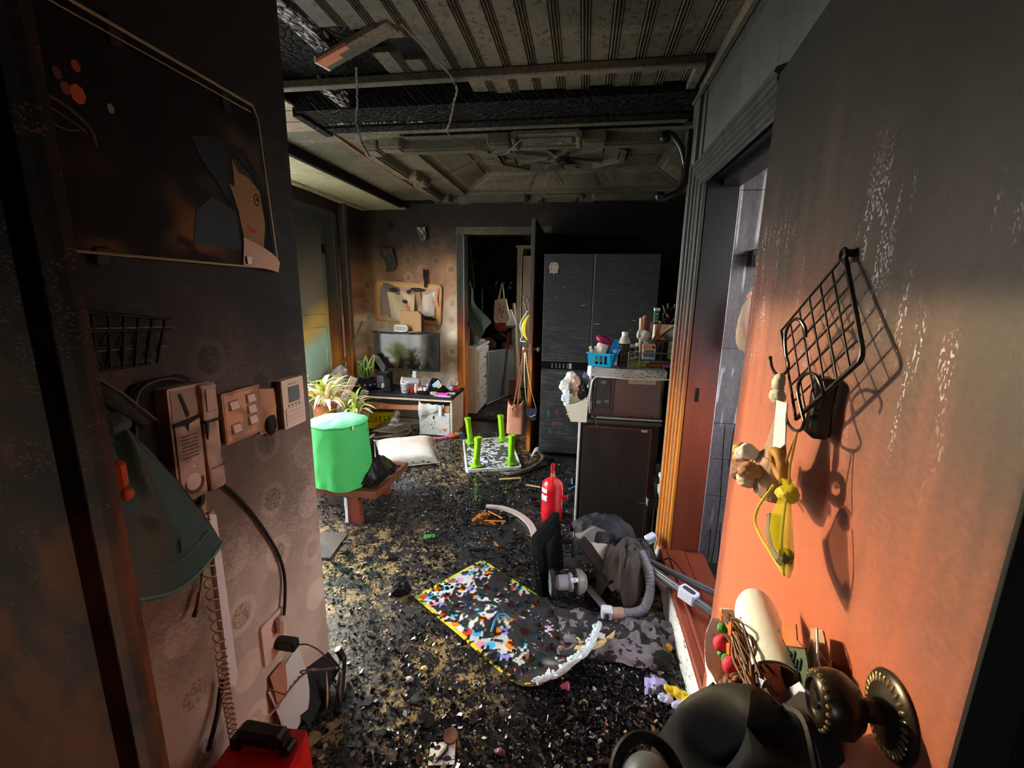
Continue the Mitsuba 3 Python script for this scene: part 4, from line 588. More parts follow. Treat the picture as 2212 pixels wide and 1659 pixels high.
add('clasp', cat(tube([(-0.47, 3.89, 0.40), (-0.427, 3.889, 0.372), (-0.385, 3.89, 0.40)], 0.003, 6), blob((-0.427, 3.888, 0.38), (0.008, 0.004, 0.008), 2)), P(206, 180, 120, 0.3, 0.8), q)
add('chain', cat(tube(spline([(-0.47, 3.92, 0.45), (-0.50, 3.94, 0.70), (-0.512, 3.985, 0.96)], 20), 0.004, 6), tube(spline([(-0.385, 3.92, 0.45), (-0.45, 3.93, 0.68), (-0.505, 3.985, 0.96)], 20), 0.004, 6)), P(196, 170, 120, 0.35, 0.7), q)
q = thing('yellow_bag', 'small yellow cloth bag with white and blue edge hanging high on the open door', 'bag')
add('cloth', rough_up(sheet(lambda u, v: (-0.475 - 0.075 * np.sin(np.pi * np.clip(v * 0.9, 0, 1)) * (0.4 + 0.6 * u), 3.96 + 0.05 * u, 1.31 - 0.23 * v), 10, 16, 0.012), 0.006, 20, 3), P(226, 196, 60, 0.7), q); add('piping', tube(spline([(-0.49, 3.955, 1.34), (-0.555, 3.96, 1.22), (-0.535, 3.96, 1.12), (-0.55, 3.96, 1.07), (-0.50, 3.955, 1.065)], 30), 0.006, 6), P(206, 214, 232, 0.6), q)
add('hook', tube(spline([(-0.476, 3.975, 1.40), (-0.51, 3.97, 1.47), (-0.53, 3.965, 1.44), (-0.505, 3.965, 1.36), (-0.49, 3.965, 1.31)], 20), 0.009, 6), P(120, 92, 80, 0.5), q)
# ================================================================ THE LIVING ROOM, near side, and the kitchen counter
def ridge(x, y, seed, f): # crease pattern for cloth
    p = np.stack([x * f, y * f, np.full_like(x, seed * 3.7)], -1); w = meshkit.fbm(p * 0.6, 3, seed)
    return 1 - np.abs(2 * meshkit.noise(p + w[..., None] * 1.6, seed + 5) - 1)
# green stool on a bench
bn = thing('wooden_bench', 'brown wooden bench under the green stool, its right corner showing', 'bench')
add('seat_board', box(-2.02, -1.245, 2.42, 2.95, 0.19, 0.235, 0.004), P(104, 58, 36, 0.45), bn)
for x, y in ((-1.41, 2.455), (-1.95, 2.46), (-1.41, 2.88), (-1.95, 2.88)):
    lg = add('leg', prism([(x - 0.045, 0), (x + 0.045, 0), (x + 0.035, 0.08), (x + 0.03, 0.19), (x - 0.045, 0.19)], y - 0.02, y + 0.02, 'y'), P(112, 52, 36, 0.45), bn)
    if x > -1.5 and y < 2.6: add('splintered_edge', rough_up(box(x - 0.062, x - 0.047, y - 0.03, y + 0.01, 0, 0.18).subdivide().subdivide(), 0.006, 30, 2), P(204, 212, 222, 0.5), lg, label='pale splintered edge of the leg')
gs = thing('green_stool', 'round green fabric covered stool standing on the brown bench', 'stool'); cx, cy, R = -1.555, 2.55, 0.185
def skirt(u, v):
    a = u * 2 * np.pi; r = R + 0.012 * v + 0.006 * v * np.sin(a * 5 + 1) + 0.004 * np.sin(a * 9) * v; return cx + r * np.cos(a), cy + r * np.sin(a), 0.655 - 0.405 * v + 0.012 * np.sin(a * 3 + 0.6) * v ** 3
u, v = np.meshgrid(np.linspace(0, 1, 73)[:-1], np.linspace(0, 1, 16), indexing='ij'); pts = np.stack(skirt(u, v), -1)
folds = ridge(u * 14, v * 2.4, 3, 1.6) ** 3 * 0.010 * (v > 0.02) * (0.3 + v); pts[..., 0] += folds * np.cos(u * 6.283); pts[..., 1] += folds * np.sin(u * 6.283)
rg = [pts[:, j] for j in range(16)]; add('cover', loft(rg[::-1] + [np.array([cx, cy, 0]) + (q_ - np.array([cx, cy, 0])) * np.array([0.96, 0.96, 1]) for q_ in rg[:1]], caps=False), P(64, 176, 92, 0.7), gs, smooth=True)
def top_(u, v):
    a = u * 2 * np.pi; r = R * (0.02 + 0.985 * v); return cx + r * np.cos(a), cy + r * np.sin(a), 0.665 + 0.018 * (1 - v ** 4) - 0.012 * v ** 8 + 0.006 * np.sin(a * 7 + 3 * v) * v ** 3 * (1 - v) * 4
u, v = np.meshgrid(np.linspace(0, 1, 65)[:-1], np.linspace(1, 0, 14), indexing='ij'); pts = np.stack(top_(u, v), -1)
add('top_cushion', loft([np.stack([cx + 0.98 * R * np.cos(u[:, 0] * 6.283), cy + 0.98 * R * np.sin(u[:, 0] * 6.283), np.full(64, 0.64)], -1)] + [pts[:, j] for j in range(14)]), P(120, 214, 156, 0.7), gs, smooth=True)  # top coloured paler than the skirt to paint in light from above
add('piping', tube([(cx + 1.0 * R * math.cos(a), cy + 1.0 * R * math.sin(a), 0.655 + 0.003 * math.sin(a * 9)) for a in np.linspace(0, 6.283, 61)[:-1]], 0.0055, 6, close=True), P(46, 150, 78, 0.7), gs)
add('inner_drum', cyl((cx, cy, 0.237), (cx, cy, 0.63), 0.15, n=28), P(40, 96, 58, 0.8), gs); add('zip_tab', rough_up(box(cx + 0.160, cx + 0.166, cy - 0.110, cy - 0.098, 0.635, 0.662, 0.002), 0.001, 30), P(200, 220, 205, 0.6), gs)
simple('black_cloth', sheet(lambda u, v: (-1.365 + 0.10 * u + 0.02 * v, 2.46 + 0.36 * v, 0.245 + 0.13 * np.exp(-((u - 0.1) / 0.35) ** 2) * np.exp(-((v - 0.55) / 0.4) ** 2) + 0.02 * ridge(u * 0.2, v * 0.5, 2, 18)), 26, 40, 0.006), P(22, 23, 28, 0.3), 'wet black cloth heaped on the bench right of the green stool', 'cloth', True)
q = thing('fallen_board', 'dark grey board lying flat on the wet floor in front of the bench', 'board'); add('board', xf(box(-0.17, 0.17, -0.13, 0.13, 0.002, 0.014, 0.002), (-1.53, 2.14, 0), rz=8), P(64, 60, 62, 0.5), q)
add('metal_hinge', cat(box(-1.345, -1.30, 2.17, 2.19, 0.016, 0.030), box(-1.33, -1.29, 2.10, 2.17, 0.016, 0.022)), P(88, 82, 76, 0.5, 0.5), q); add('screw_hole', cat(*[blob((-1.335 + 0.01 * i, 2.168, 0.024 ), (0.006, 0.003, 0.006), 1) for i in (0, 2)]), BLACK, q)
# pillow
def pil(u, v):
    x, y = 2 * u - 1, 2 * v - 1; e = np.clip((1 - x ** 4) * (1 - y ** 4), 0, 1) ** 0.45; s = 1 - 0.10 * (x ** 2) * (1 - y ** 2) ; sx = 1 - 0.09 * (1 - x ** 2) * 1.0 * (np.abs(y) ** 3); return x * (1 - 0.10 * (1 - y ** 2) * np.abs(x) ** 3), y * (1 - 0.10 * (1 - x ** 2) * np.abs(y) ** 3), e
def pillow_half(sgn, h):
    u, v = np.meshgrid(np.linspace(0, 1, 41), np.linspace(0, 1, 33), indexing='ij'); x, y, e = pil(u, v)
    z = sgn * e * h * (1 + 0.25 * (ridge(x, y, 7, 2.2) - 0.5) * (1.15 - e)); return np.stack([x * 0.265, y * 0.19, z], -1).reshape(-1, 3), 41, 33
def grid_faces(a, b, flip=False):
    i, j = np.meshgrid(np.arange(a - 1), np.arange(b - 1), indexing='ij'); o = (i * b + j).ravel(); t = np.vstack([np.stack([o, o + b, o + b + 1], 1), np.stack([o, o + b + 1, o + 1], 1)]); return t[:, ::-1] if flip else t
v1, a, b = pillow_half(1, 0.085); v2, _, _ = pillow_half(-1, 0.055)
pm = xf(TM(np.vstack([v1, v2]), np.vstack([grid_faces(a, b), grid_faces(a, b, True) + len(v1)])), (-1.50, 3.52, 0.085), rz=27, rx=16)
pw_ = thing('pillow', 'large off-white pillow lying on the wet floor, blotched darker towards the bottom', 'pillow')
def pillow_fn(p, n, uv):
    s = smoothstep(0.02, -0.75, n.z + 0.5 * (fbm(p.x * 9, p.y * 9, p.z * 9, 3) - 0.5))
    k = smoothstep(0.55, 0.75, fbm(p.x * 26, p.y * 26, p.z * 40, 3)); low = smoothstep(0.10, 0.015, p.z + 0.06 * (fbm(p.x * 30, p.y * 30, p.z * 30, 2) - 0.5))  # case darkens in blotches towards its bottom
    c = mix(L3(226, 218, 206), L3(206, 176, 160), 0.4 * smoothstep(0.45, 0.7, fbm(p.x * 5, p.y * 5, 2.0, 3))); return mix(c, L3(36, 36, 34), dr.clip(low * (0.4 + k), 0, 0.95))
bs('m_pillow', pillow_fn, 0.8)
add('case', pm, 'm_pillow', pw_, smooth=True); add('seam', xf(tube([(x * 0.268, y * 0.193, 0) for x, y in [(np.clip(1.42 * math.cos(t), -1, 1) * (1 - 0.0), np.clip(1.42 * math.sin(t), -1, 1)) for t in np.linspace(0, 6.283, 81)[:-1]]], 0.0035, 5, close=True), (-1.50, 3.52, 0.085), rz=27, rx=16), P(206, 204, 190, 0.8), pw_)
simple('splintered_board', rough_up(xf(cat(box(-0.12, 0.12, -0.03, 0.03, 0.002, 0.03, 0.003), box(0.0, 0.16, -0.015, 0.0, 0.0, 0.018)).subdivide(), (-1.27, 3.55, 0), rz=-25), 0.003, 30, 3), P(128, 116, 108, 0.7), 'grey splintered board on the floor at the right end of the pillow', 'board')
# children's table upside down
kt = thing('childrens_table', 'white childrens table lying upside down, its four lime green legs in the air', 'table')
tp = sg.Polygon([(-1.125, 4.10), (-0.70, 4.29), (-0.475, 3.53), (-0.90, 3.38)]).buffer(-0.012).buffer(0.022)
add('top', prism(tp, 0.004, 0.022), 'm_table_white', kt, label='white underside with black ash'); add('rim', prism(tp.buffer(0.006).difference(tp.buffer(-0.010)), 0.003, 0.03), P(226, 236, 232, 0.4), kt)
LIME = P(140, 214, 28, 0.35, 0, 0.5)
for i, (bx_, by_, tx, ty) in enumerate(((-1.035, 4.02, -1.068, 4.02), (-0.745, 4.175, -0.768, 4.18), (-0.845, 3.465, -0.828, 3.465), (-0.56, 3.575, -0.555, 3.575))):
    p0, p1 = np.array([bx_, by_, 0.03]), np.array([tx, ty, 0.285]); d_ = (p1 - p0) / np.linalg.norm(p1 - p0)
    lg = add('leg', loft([p0 + d_ * h + np.stack([r * np.cos(np.arange(20) * np.pi / 10), r * np.sin(np.arange(20) * np.pi / 10), 0 * np.arange(20)], -1) * (1 + 0.10 * np.cos(np.arange(20) * np.pi / 10 * 4))[:, None] for h, r in ((0, 0.05), (0.012, 0.05), (0.02, 0.032), (0.06, 0.026), (0.235, 0.027), (0.24, 0.031), (0.262, 0.031))]), LIME, kt, smooth=40)
    add('foot_opening', xf(lathe([(0.022, 0), (0.022, 0.002), (0.002, 0.002)], p1 - d_ * 0.0005 + (0, 0, 0.0005), axis=d_)), P(86, 140, 20, 0.5), lg); add('slot', cat(box(bx_ - 0.004, bx_ + 0.004, by_ - 0.034, by_ - 0.028, 0.06, 0.10)), P(100, 160, 20, 0.5), lg)
# fire extinguisher
fe = thing('fire_extinguisher', 'red fire extinguisher standing on the wet floor in the middle of the room', 'fire extinguisher'); ex_, ey_ = -0.145, 2.74
RED = P(214, 22, 34, 0.22, 0, 0.6, 0.5)
bd = add('cylinder', lathe([(0.003, 0.004), (0.062, 0.004), (0.066, 0.012), (0.0715, 0.03), (0.0715, 0.135), (0.0725, 0.137), (0.0725, 0.140), (0.0715, 0.142), (0.0715, 0.225), (0.068, 0.252), (0.055, 0.275), (0.035, 0.29), (0.018, 0.296), (0.018, 0.305), (0.003, 0.306)], (ex_, ey_, 0), 40), RED, fe, smooth=30)
add('foot_ring', lathe([(0.064, 0), (0.068, 0), (0.068, 0.02), (0.064, 0.02)], (ex_, ey_, 0), 36), P(150, 16, 22, 0.3), fe)
for z0, z1, a0 in ((0.222, 0.252, 0), (0.165, 0.205, 0)):
    lb = add('label', sheet(lambda u, v: (ex_ + 0.0728 * np.cos(3.55 + 0.75 * u), ey_ + 0.0728 * np.sin(3.55 + 0.75 * u), z0 - 0.012 + (z1 - z0) * v), 12, 3, 0.0006), P(226, 222, 226, 0.5), bd, label='white label')
add('valve', cat(cyl((ex_, ey_, 0.30), (ex_, ey_, 0.33), 0.014), box(ex_ - 0.012, ex_ + 0.012, ey_ - 0.05, ey_ + 0.02, 0.325, 0.34, 0.003)), P(190, 150, 110, 0.35, 0.5), fe)
add('lever', cat(tube([(ex_, ey_ - 0.02, 0.335), (ex_ - 0.002, ey_ - 0.05, 0.37), (ex_ + 0.002, ey_ - 0.055, 0.415)], [0.009, 0.011, 0.013], 12), tube([(ex_, ey_ - 0.03, 0.33), (ex_ + 0.001, ey_ - 0.068, 0.31), (ex_ + 0.001, ey_ - 0.077, 0.24)], [0.008, 0.009, 0.008], 10)), P(206, 24, 40, 0.3), fe)
add('pin', tube(spline([(ex_ + 0.01, ey_ - 0.05, 0.345), (ex_ + 0.022, ey_ - 0.06, 0.335), (ex_ + 0.012, ey_ - 0.065, 0.325), (ex_, ey_ - 0.062, 0.333)], 16, True), 0.002, 5, close=True), P(200, 170, 110, 0.3, 0.7), fe)
add('nozzle', cat(cyl((ex_ + 0.065, ey_ - 0.02, 0.175), (ex_ + 0.10, ey_ - 0.025, 0.178), 0.011, 0.013), blob((ex_ + 0.098, ey_ - 0.025, 0.178), (0.008, 0.016, 0.016), 2)), P(214, 34, 52, 0.3), fe)
# low cabinet with the microwave
cb_ = thing('cabinet', 'dark wooden cabinet under the microwave with a pale left edge', 'cabinet')
add('carcass', box(0.020, 0.475, 2.545, 2.97, 0.0, 0.752, 0.003), P(40, 34, 30, 0.5), cb_); add('door', box(0.036, 0.425, 2.532, 2.545, 0.012, 0.735, 0.002), P(46, 40, 36, 0.42), cb_)
add('edge_strip', box(0.008, 0.020, 2.53, 2.97, 0.0, 0.758, 0.002), P(206, 200, 190, 0.5), cb_, label='pale edge strip'); add('door_frame_line', cat(box(0.424, 0.428, 2.530, 2.536, 0.03, 0.735), box(0.06, 0.425, 2.5305, 2.533, 0.728, 0.736)), P(120, 58, 34, 0.5), cb_)
add('top', box(0.0, 0.482, 2.515, 2.97, 0.758, 0.778, 0.003), P(70, 66, 60, 0.5), cb_); add('catch', box(0.37, 0.405, 2.528, 2.533, 0.715, 0.73, 0.002), P(170, 166, 160, 0.4), cb_)
mw = thing('microwave', 'microwave standing on the dark cabinet, its dented grey back and vent facing the room', 'microwave')
add('case', box(0.083, 0.480, 2.552, 2.90, 0.793, 1.052, 0.006), P(66, 62, 64, 0.35, 0.5), mw); bk = add('back_plate', box(0.085, 0.478, 2.545, 2.553, 0.798, 1.048, 0.002), P(92, 84, 84, 0.3, 0.55), mw)
pn = rrect(0.205, 0.815, 0.46, 1.043, 0.02); add('bulge', cat(prism(pn, 2.538, 2.546, 'y'), prism(pn.difference(pn.buffer(-0.010)), 2.535, 2.545, 'y')), P(104, 94, 96, 0.28, 0.55), bk)
gr = add('vent', box(0.098, 0.185, 2.542, 2.546, 0.845, 1.03), P(30, 30, 32, 0.6), bk, label='black perforated vent')
hc = [np.array([0.104 + 0.0078 * i + 0.0039 * (j % 2), 2.5405, 0.852 + 0.0072 * j]) for i in range(10) for j in range(24)]
hm = lathe([(0.0026, 0), (0.0026, 0.002), (0.0012, 0.002)], (0, 0, 0), 6, (0, -1, 0)); add('vent_hole', cat(*[xf(hm, c) for c in hc]), P(104, 100, 98, 0.5), gr, kind='stuff')
add('melted_patch', rough_up(cat(*[box(x, x + 0.025, 2.537, 2.542, z, z + 0.02, 0.002).subdivide() for x, z in ((0.105, 0.87), (0.15, 0.875), (0.125, 0.99), (0.11, 1.03), (0.17, 1.03))]), 0.003, 40), P(104, 104, 106, 0.5), gr)
lb = add('label', box(0.278, 0.428, 2.533, 2.5365, 1.0, 1.048), P(186, 170, 160, 0.6), bk, label='pale instruction label')
for i in range(5): add('print_line', cat(box(0.30, 0.34 + 0.008 * (i % 3), 2.5322, 2.5332, 1.008 + 0.007 * i, 1.010 + 0.007 * i), box(0.37, 0.41 + 0.006 * ((i + 1) % 3), 2.5322, 2.5332, 1.008 + 0.007 * i, 1.010 + 0.007 * i)), P(120, 100, 96, 0.6), lb)
add('screw', cat(*[blob((x, 2.536, z), (0.004, 0.003, 0.004), 1) for x, z in ((0.19, 0.835), (0.19, 0.81), (0.192, 1.03), (0.30, 0.806), (0.43, 0.806), (0.095, 0.81), (0.13, 0.808))]), P(24, 24, 26, 0.5), bk)
add('base_flange', box(0.080, 0.482, 2.53, 2.91, 0.785, 0.793), P(186, 182, 174, 0.35, 0.4), mw); add('hinge_lug', box(0.466, 0.474, 2.53, 2.54, 0.90, 0.95), BLACK, mw)
for x in (0.12, 0.44): add('foot', box(x, x + 0.02, 2.58, 2.60, 0.776, 0.787), BLACK, mw)
cv = thing('microwave_cover', 'grey sooty cloth cover draped over the top and left side of the microwave', 'cover')
add('top_cloth', sheet(lambda u, v: (0.066 + 0.418 * u, 2.527 + 0.39 * v, 1.075 + 0.004 * np.sin(u * 9) * np.sin(v * 6) + 0.012 * (1 - u) * 0), 20, 14, 0.010), 'm_cloth_grey', cv)
add('front_drop', sheet(lambda u, v: (0.066 + 0.418 * u, 2.526 - 0.006 * v + 0.003 * np.sin(u * 14), 1.080 - v * (0.045 + 0.012 * np.sin(u * 5 + 0.6) ** 2) + 0.006 * (1 - u)), 30, 6, 0.007), 'm_cloth_grey', cv)
add('side_drop', sheet(lambda u, v: (0.068 - 0.012 * v + 0.008 * np.sin(v * 5 + u * 3) - 0.004, 2.530 + 0.36 * u, 1.078 - 0.265 * v * (1 - 0.35 * u)), 12, 16, 0.007), P(196, 188, 178, 0.75), cv)
add('hem', tube(spline([(0.50, 2.514, 1.037), (0.30, 2.514, 1.030), (0.12, 2.514, 1.036), (0.078, 2.514, 1.02), (0.066, 2.516, 0.95), (0.062, 2.518, 0.87), (0.068, 2.52, 0.815)], 40), 0.004, 6), P(206, 200, 192, 0.7), cv)
# on the microwave
bk_ = thing('blue_basket', 'small turquoise plastic basket with slotted front on top of the microwave', 'basket'); ZB = 1.086
def bas(u, v):
    return u
sl = sg.box(-0.065, 0.0, 0.065, 0.075)
for x in (-0.022, 0.004, 0.03): sl = sl.difference(sg.box(x, 0.016, x + 0.013, 0.062).buffer(0.002))
TQ = P(16, 156, 196, 0.35); place_b = lambda m: xf(m, (0.122, 2.615, ZB), rz=-16)
add('front', place_b(to_frame(prism(sl, -0.0025, 0.0025), (0, -0.045, 0), (1, 0, 0), (0, -0.12, 0.99), (0, -1, 0))), TQ, bk_); add('back', place_b(to_frame(box(-0.065, 0.065, 0, 0.075, -0.002, 0.002), (0, 0.045, 0), (1, 0, 0), (0, 0.12, 0.99), (0, -1, 0))), TQ, bk_)
for s in (-1, 1): add('side', place_b(to_frame(box(-0.045, 0.045, 0, 0.075, -0.002, 0.002), (s * 0.063, 0, 0), (0, 1, 0), (s * 0.12, 0, 0.99), (1, 0, 0))), TQ, bk_)
add('bottom', place_b(box(-0.062, 0.062, -0.045, 0.045, 0.0, 0.004)), TQ, bk_)
add('rim', place_b(tube([(-0.076, -0.056, 0.076), (0.076, -0.056, 0.076), (0.076, 0.056, 0.076), (-0.076, 0.056, 0.082)], 0.004, 6, close=True)), P(40, 174, 214, 0.35), bk_)
for i, (m, c, lab, ct) in enumerate(((cat(xf(box(-0.025, 0.025, -0.006, 0.006, 0, 0.085, 0.002), (0.10, 2.60, 1.115), rz=-25)), (216, 204, 184), 'white carton standing in the turquoise basket', 'carton'), (xf(box(-0.03, 0.03, -0.004, 0.004, 0, 0.05, 0.001), (0.095, 2.575, 1.115), rz=-10), (110, 118, 110), 'grey packet at the front of the turquoise basket', 'packet'), (xf(box(-0.008, 0.008, -0.02, 0.02, 0, 0.09, 0.002), (0.075, 2.61, 1.11), ry=-14), (222, 196, 160), 'cream packet at the left of the turquoise basket', 'packet'))):
    q = thing('basket_packet', lab, ct); add('body', m, P(*c, 0.6), q); add('mark', xf(m, (0.0, -0.0015, 0.02), s=(1, 1, 1)) if False else TM((np.asarray(m.vertices) - np.asarray(m.vertices).mean(0)) * (0.8, 1.12, 0.5) + np.asarray(m.vertices).mean(0), m.faces), P(c[0] - 30, c[1] - 20, c[2] - 10, 0.6), q)
q = thing('onion_jar', 'squat white jar with a dark magenta cap in the turquoise basket', 'jar'); add('jar', lathe([(0.012, 0), (0.026, 0.02), (0.030, 0.05), (0.034, 0.09), (0.026, 0.10)], (0.112, 2.64, 1.115), axis=(0.15, 0, 0.98)), P(214, 204, 190, 0.4), q); add('cap', rough_up(blob((0.13, 2.64, 1.235), (0.048, 0.042, 0.026), 3, ry=20), 0.005, 40, 3), P(126, 22, 68, 0.4), q)
q = thing('blue_dustpan', 'bright blue plastic scoop tilted in the turquoise basket', 'scoop'); o = dict(o=(0.165, 2.60, 1.10), ex=(0.80, -0.25, -0.10), ey=(0.36, 0.1, 0.93), ez=(0.2, -0.95, 0.1)); g = rrect(-0.032, 0.0, 0.032, 0.15, 0.014)
add('plate', to_frame(prism(g, -0.004, 0.0), **o), P(30, 134, 214, 0.3), q); add('raised_rim', to_frame(prism(g.difference(g.buffer(-0.006)), 0, 0.008), **o), P(50, 150, 226, 0.3), q); add('logo', to_frame(cat(box(-0.012, 0.012, 0.07, 0.09, 0, 0.0012)), **o), P(214, 226, 236, 0.4), q)
q = thing('soy_sauce_bottle', 'ribbed plastic bottle with white cap and dark liquid beside the turquoise basket', 'bottle')
pr = [(0.028, 1.086), (0.034, 1.092)]
for k in range(6): pr += [(0.034, 1.10 + 0.02 * k), (0.0345, 1.112 + 0.02 * k), (0.0325, 1.116 + 0.02 * k)]
add('body', lathe(pr + [(0.034, 1.222)], (0.248, 2.62, 0)), P(38, 30, 26, 0.2, 0, 0.6), q, smooth=25); add('neck', lathe([(0.034, 1.222), (0.031, 1.238), (0.018, 1.262), (0.014, 1.27)], (0.248, 2.62, 0)), P(196, 190, 170, 0.35), q); add('cap', lathe([(0.017, 1.266), (0.018, 1.285), (0.016, 1.288), (0.003, 1.289)], (0.248, 2.62, 0)), P(226, 222, 218, 0.4), q)
for i, (x, y, h, r, c, c2_, lab) in enumerate(((0.300, 2.66, 0.125, 0.018, (46, 44, 44), (206, 204, 204), 'small dark spice bottle with white windows right of the ribbed bottle'), (0.335, 2.70, 0.13, 0.016, (60, 56, 54), (210, 200, 180), 'second small spice bottle behind the dark one'))):
    q = thing('spice_bottle', lab, 'bottle'); add('body', lathe([(r, 1.087), (r, 1.087 + h * 0.8), (r * 0.7, 1.087 + h * 0.86)], (x, y, 0)), P(*c, 0.3), q); add('cap', rough_up(lathe([(r * 0.8, 1.087 + h * 0.86), (r * 0.9, 1.087 + h), (0.002, 1.09 + h)], (x, y, 0)), 0.002, 50), P(216, 206, 190, 0.5), q); add('label', cat(box(x - r * 0.75, x + r * 0.75, y - r - 0.002, y - r + 0.006, 1.10, 1.14), box(x - r * 0.75, x - 0.002, y - r - 0.002, y - r + 0.006, 1.15, 1.175), box(x + 0.002, x + r * 0.75, y - r - 0.002, y - r + 0.006, 1.15, 1.175)), P(*c2_, 0.6), q)
sr = thing('wire_shelf', 'small wire shelf holding jars and packets on top of the microwave', 'wire shelf')
add('rails', cat(*[tube([(0.27, y, z), (0.56, y, z)], 0.003, 6) for y, z in ((2.575, 1.125), (2.575, 1.175), (2.74, 1.125), (2.74, 1.175), (2.62, 1.125), (2.66, 1.125), (2.70, 1.125))]), P(130, 120, 108, 0.4, 0.6), sr)
for x in (0.272, 0.335, 0.558): add('leg', cat(tube([(x, 2.575, 1.086), (x, 2.575, 1.18)], 0.0035, 6), tube([(x, 2.74, 1.086), (x, 2.74, 1.18)], 0.0035, 6)), P(130, 120, 108, 0.4, 0.6), sr)
add('scroll_end', tube(spline([(0.275, 2.572, 1.18), (0.30, 2.57, 1.165), (0.32, 2.57, 1.18), (0.312, 2.57, 1.195), (0.29, 2.57, 1.185)], 24), 0.0025, 5), BLACK, sr)
q = thing('printed_carton', 'white carton with orange and blue print standing on the wire shelf', 'carton'); add('box', box(0.350, 0.422, 2.59, 2.63, 1.13, 1.222, 0.002), P(206, 198, 186, 0.6), q)
for x0, x1, z0, z1, c in ((0.352, 0.42, 1.195, 1.22, (178, 120, 80)), (0.356, 0.416, 1.150, 1.176, (40, 84, 126)), (0.365, 0.405, 1.158, 1.168, (216, 150, 40)), (0.36, 0.412, 1.180, 1.190, (70, 104, 96)), (0.352, 0.42, 1.131, 1.140, (60, 120, 170))): add('print', box(x0, x1, 2.588, 2.591, z0, z1), P(*c, 0.6), q)
add('seal', blob((0.408, 2.588, 1.207), (0.008, 0.002, 0.007), 1), BLACK, q)
q = thing('utensil_jar', 'clear jar behind the printed carton that holds wooden handled utensils', 'jar'); add('jar', lathe([(0.04, 1.13), (0.044, 1.14), (0.044, 1.225), (0.036, 1.238), (0.038, 1.242), (0.034, 1.242), (0.034, 1.236), (0.041, 1.222), (0.041, 1.14)], (0.395, 2.70, 0)), P(150, 140, 128, 0.15, 0, 0.6), q, smooth=40)
for i, (x, y, dx, h, c, lab, w) in enumerate(((0.352, 2.68, -0.012, 0.215, (206, 170, 150), 'pale plastic-wrapped handle, leftmost in the utensil jar', 0.012), (0.372, 2.70, -0.008, 0.225, (170, 104, 80), 'broad brown handle second in the utensil jar', 0.014), (0.400, 2.68, 0.003, 0.195, (186, 92, 58), 'thin reddish handle in the middle of the utensil jar', 0.008), (0.420, 2.69, 0.030, 0.20, (190, 108, 60), 'orange wooden handle at the right of the utensil jar', 0.011))):
    q = thing('utensil', lab, 'utensil'); add('handle', tube([(x, y, 1.145), (x + dx * 0.6, y, 1.145 + h * 0.6), (x + dx, y - 0.005, 1.145 + h)], [w * 0.6, w, w * 0.9], 10), P(*c, 0.5), q); add('end', blob((x + dx, y - 0.005, 1.145 + h), (w, w * 0.8, w * 0.8), 2), P(c[0] + 20, c[1] + 20, c[2] + 20, 0.5), q)
q = thing('white_utensil_wrap', 'crumpled white paper wrapped round the leftmost utensils', 'paper'); add('wrap', rough_up(blob((0.362, 2.655, 1.265), (0.032, 0.018, 0.038), 3), 0.014, 28, 5), P(222, 222, 216, 0.6), q); add('loose_end', rough_up(blob((0.33, 2.655, 1.272), (0.010, 0.012, 0.03), 2), 0.006, 40, 5), P(206, 202, 180, 0.6), q)
q = thing('wooden_tongs', 'pair of wooden tongs slanting out to the right above the shelf', 'tongs'); add('arm', tube([(0.43, 2.68, 1.24), (0.475, 2.67, 1.29), (0.515, 2.66, 1.325)], [0.008, 0.009, 0.010], 8), P(190, 130, 84, 0.55), q); add('arm', tube([(0.43, 2.70, 1.235), (0.478, 2.69, 1.283), (0.518, 2.68, 1.318)], [0.008, 0.009, 0.009], 8), P(150, 98, 62, 0.55), q)
q = thing('dark_pitcher', 'dark brown transparent pitcher on the wire shelf right of the cartons', 'pitcher'); add('body', lathe([(0.026, 1.13), (0.028, 1.135), (0.036, 1.235), (0.033, 1.235), (0.025, 1.14), (0.003, 1.138)], (0.468, 2.66, 0), 20), P(44, 34, 34, 0.2, 0, 0.6), q, smooth=40); add('spout', rough_up(blob((0.468, 2.66, 1.232), (0.036, 0.034, 0.010), 2), 0.004, 40), P(62, 30, 36, 0.35), q)
q = thing('brown_paper_bag', 'small tan paper bag standing behind the utensil jar', 'bag'); add('bag', rough_up(prism([(0.42, 1.09), (0.50, 1.09), (0.505, 1.235), (0.46, 1.275), (0.415, 1.23)], 2.76, 2.80, 'y').subdivide().subdivide(), 0.004, 25), P(172, 146, 112, 0.8), q); add('fold', box(0.43, 0.495, 2.755, 2.76, 1.11, 1.13), P(140, 116, 88, 0.8), q)
wb = thing('white_perforated_basket', 'white plastic basket with rows of holes at the back right of the microwave', 'basket'); fp = sg.box(0.44, 1.215, 0.60, 1.325)
for i in range(7):
    for j in range(3):
        if not (j == 2 and i > 1): fp = fp.difference(sg.box(0.476 + 0.017 * i, 1.225 + 0.016 * j, 0.483 + 0.017 * i, 1.232 + 0.016 * j))
add('front', prism(fp, 2.80, 2.806, 'y'), P(206, 202, 190, 0.5), wb); add('shell', cat(box(0.44, 0.60, 2.806, 2.92, 1.20, 1.21), box(0.44, 0.446, 2.806, 2.92, 1.21, 1.32), box(0.594, 0.60, 2.806, 2.92, 1.21, 1.32), box(0.44, 0.60, 2.915, 2.92, 1.21, 1.32), box(0.45, 0.59, 2.806, 2.912, 1.21, 1.30)), P(170, 166, 156, 0.5), wb); add('plinth_box', box(0.44, 0.60, 2.81, 2.92, 1.087, 1.20, 0.003), P(120, 104, 90, 0.7), wb)
add('flower_print', cat(*[blob((0.50 + 0.05 * i, 2.799, 1.305), (0.006, 0.001, 0.006), 1) for i in range(2)]), P(206, 150, 160, 0.5), wb)
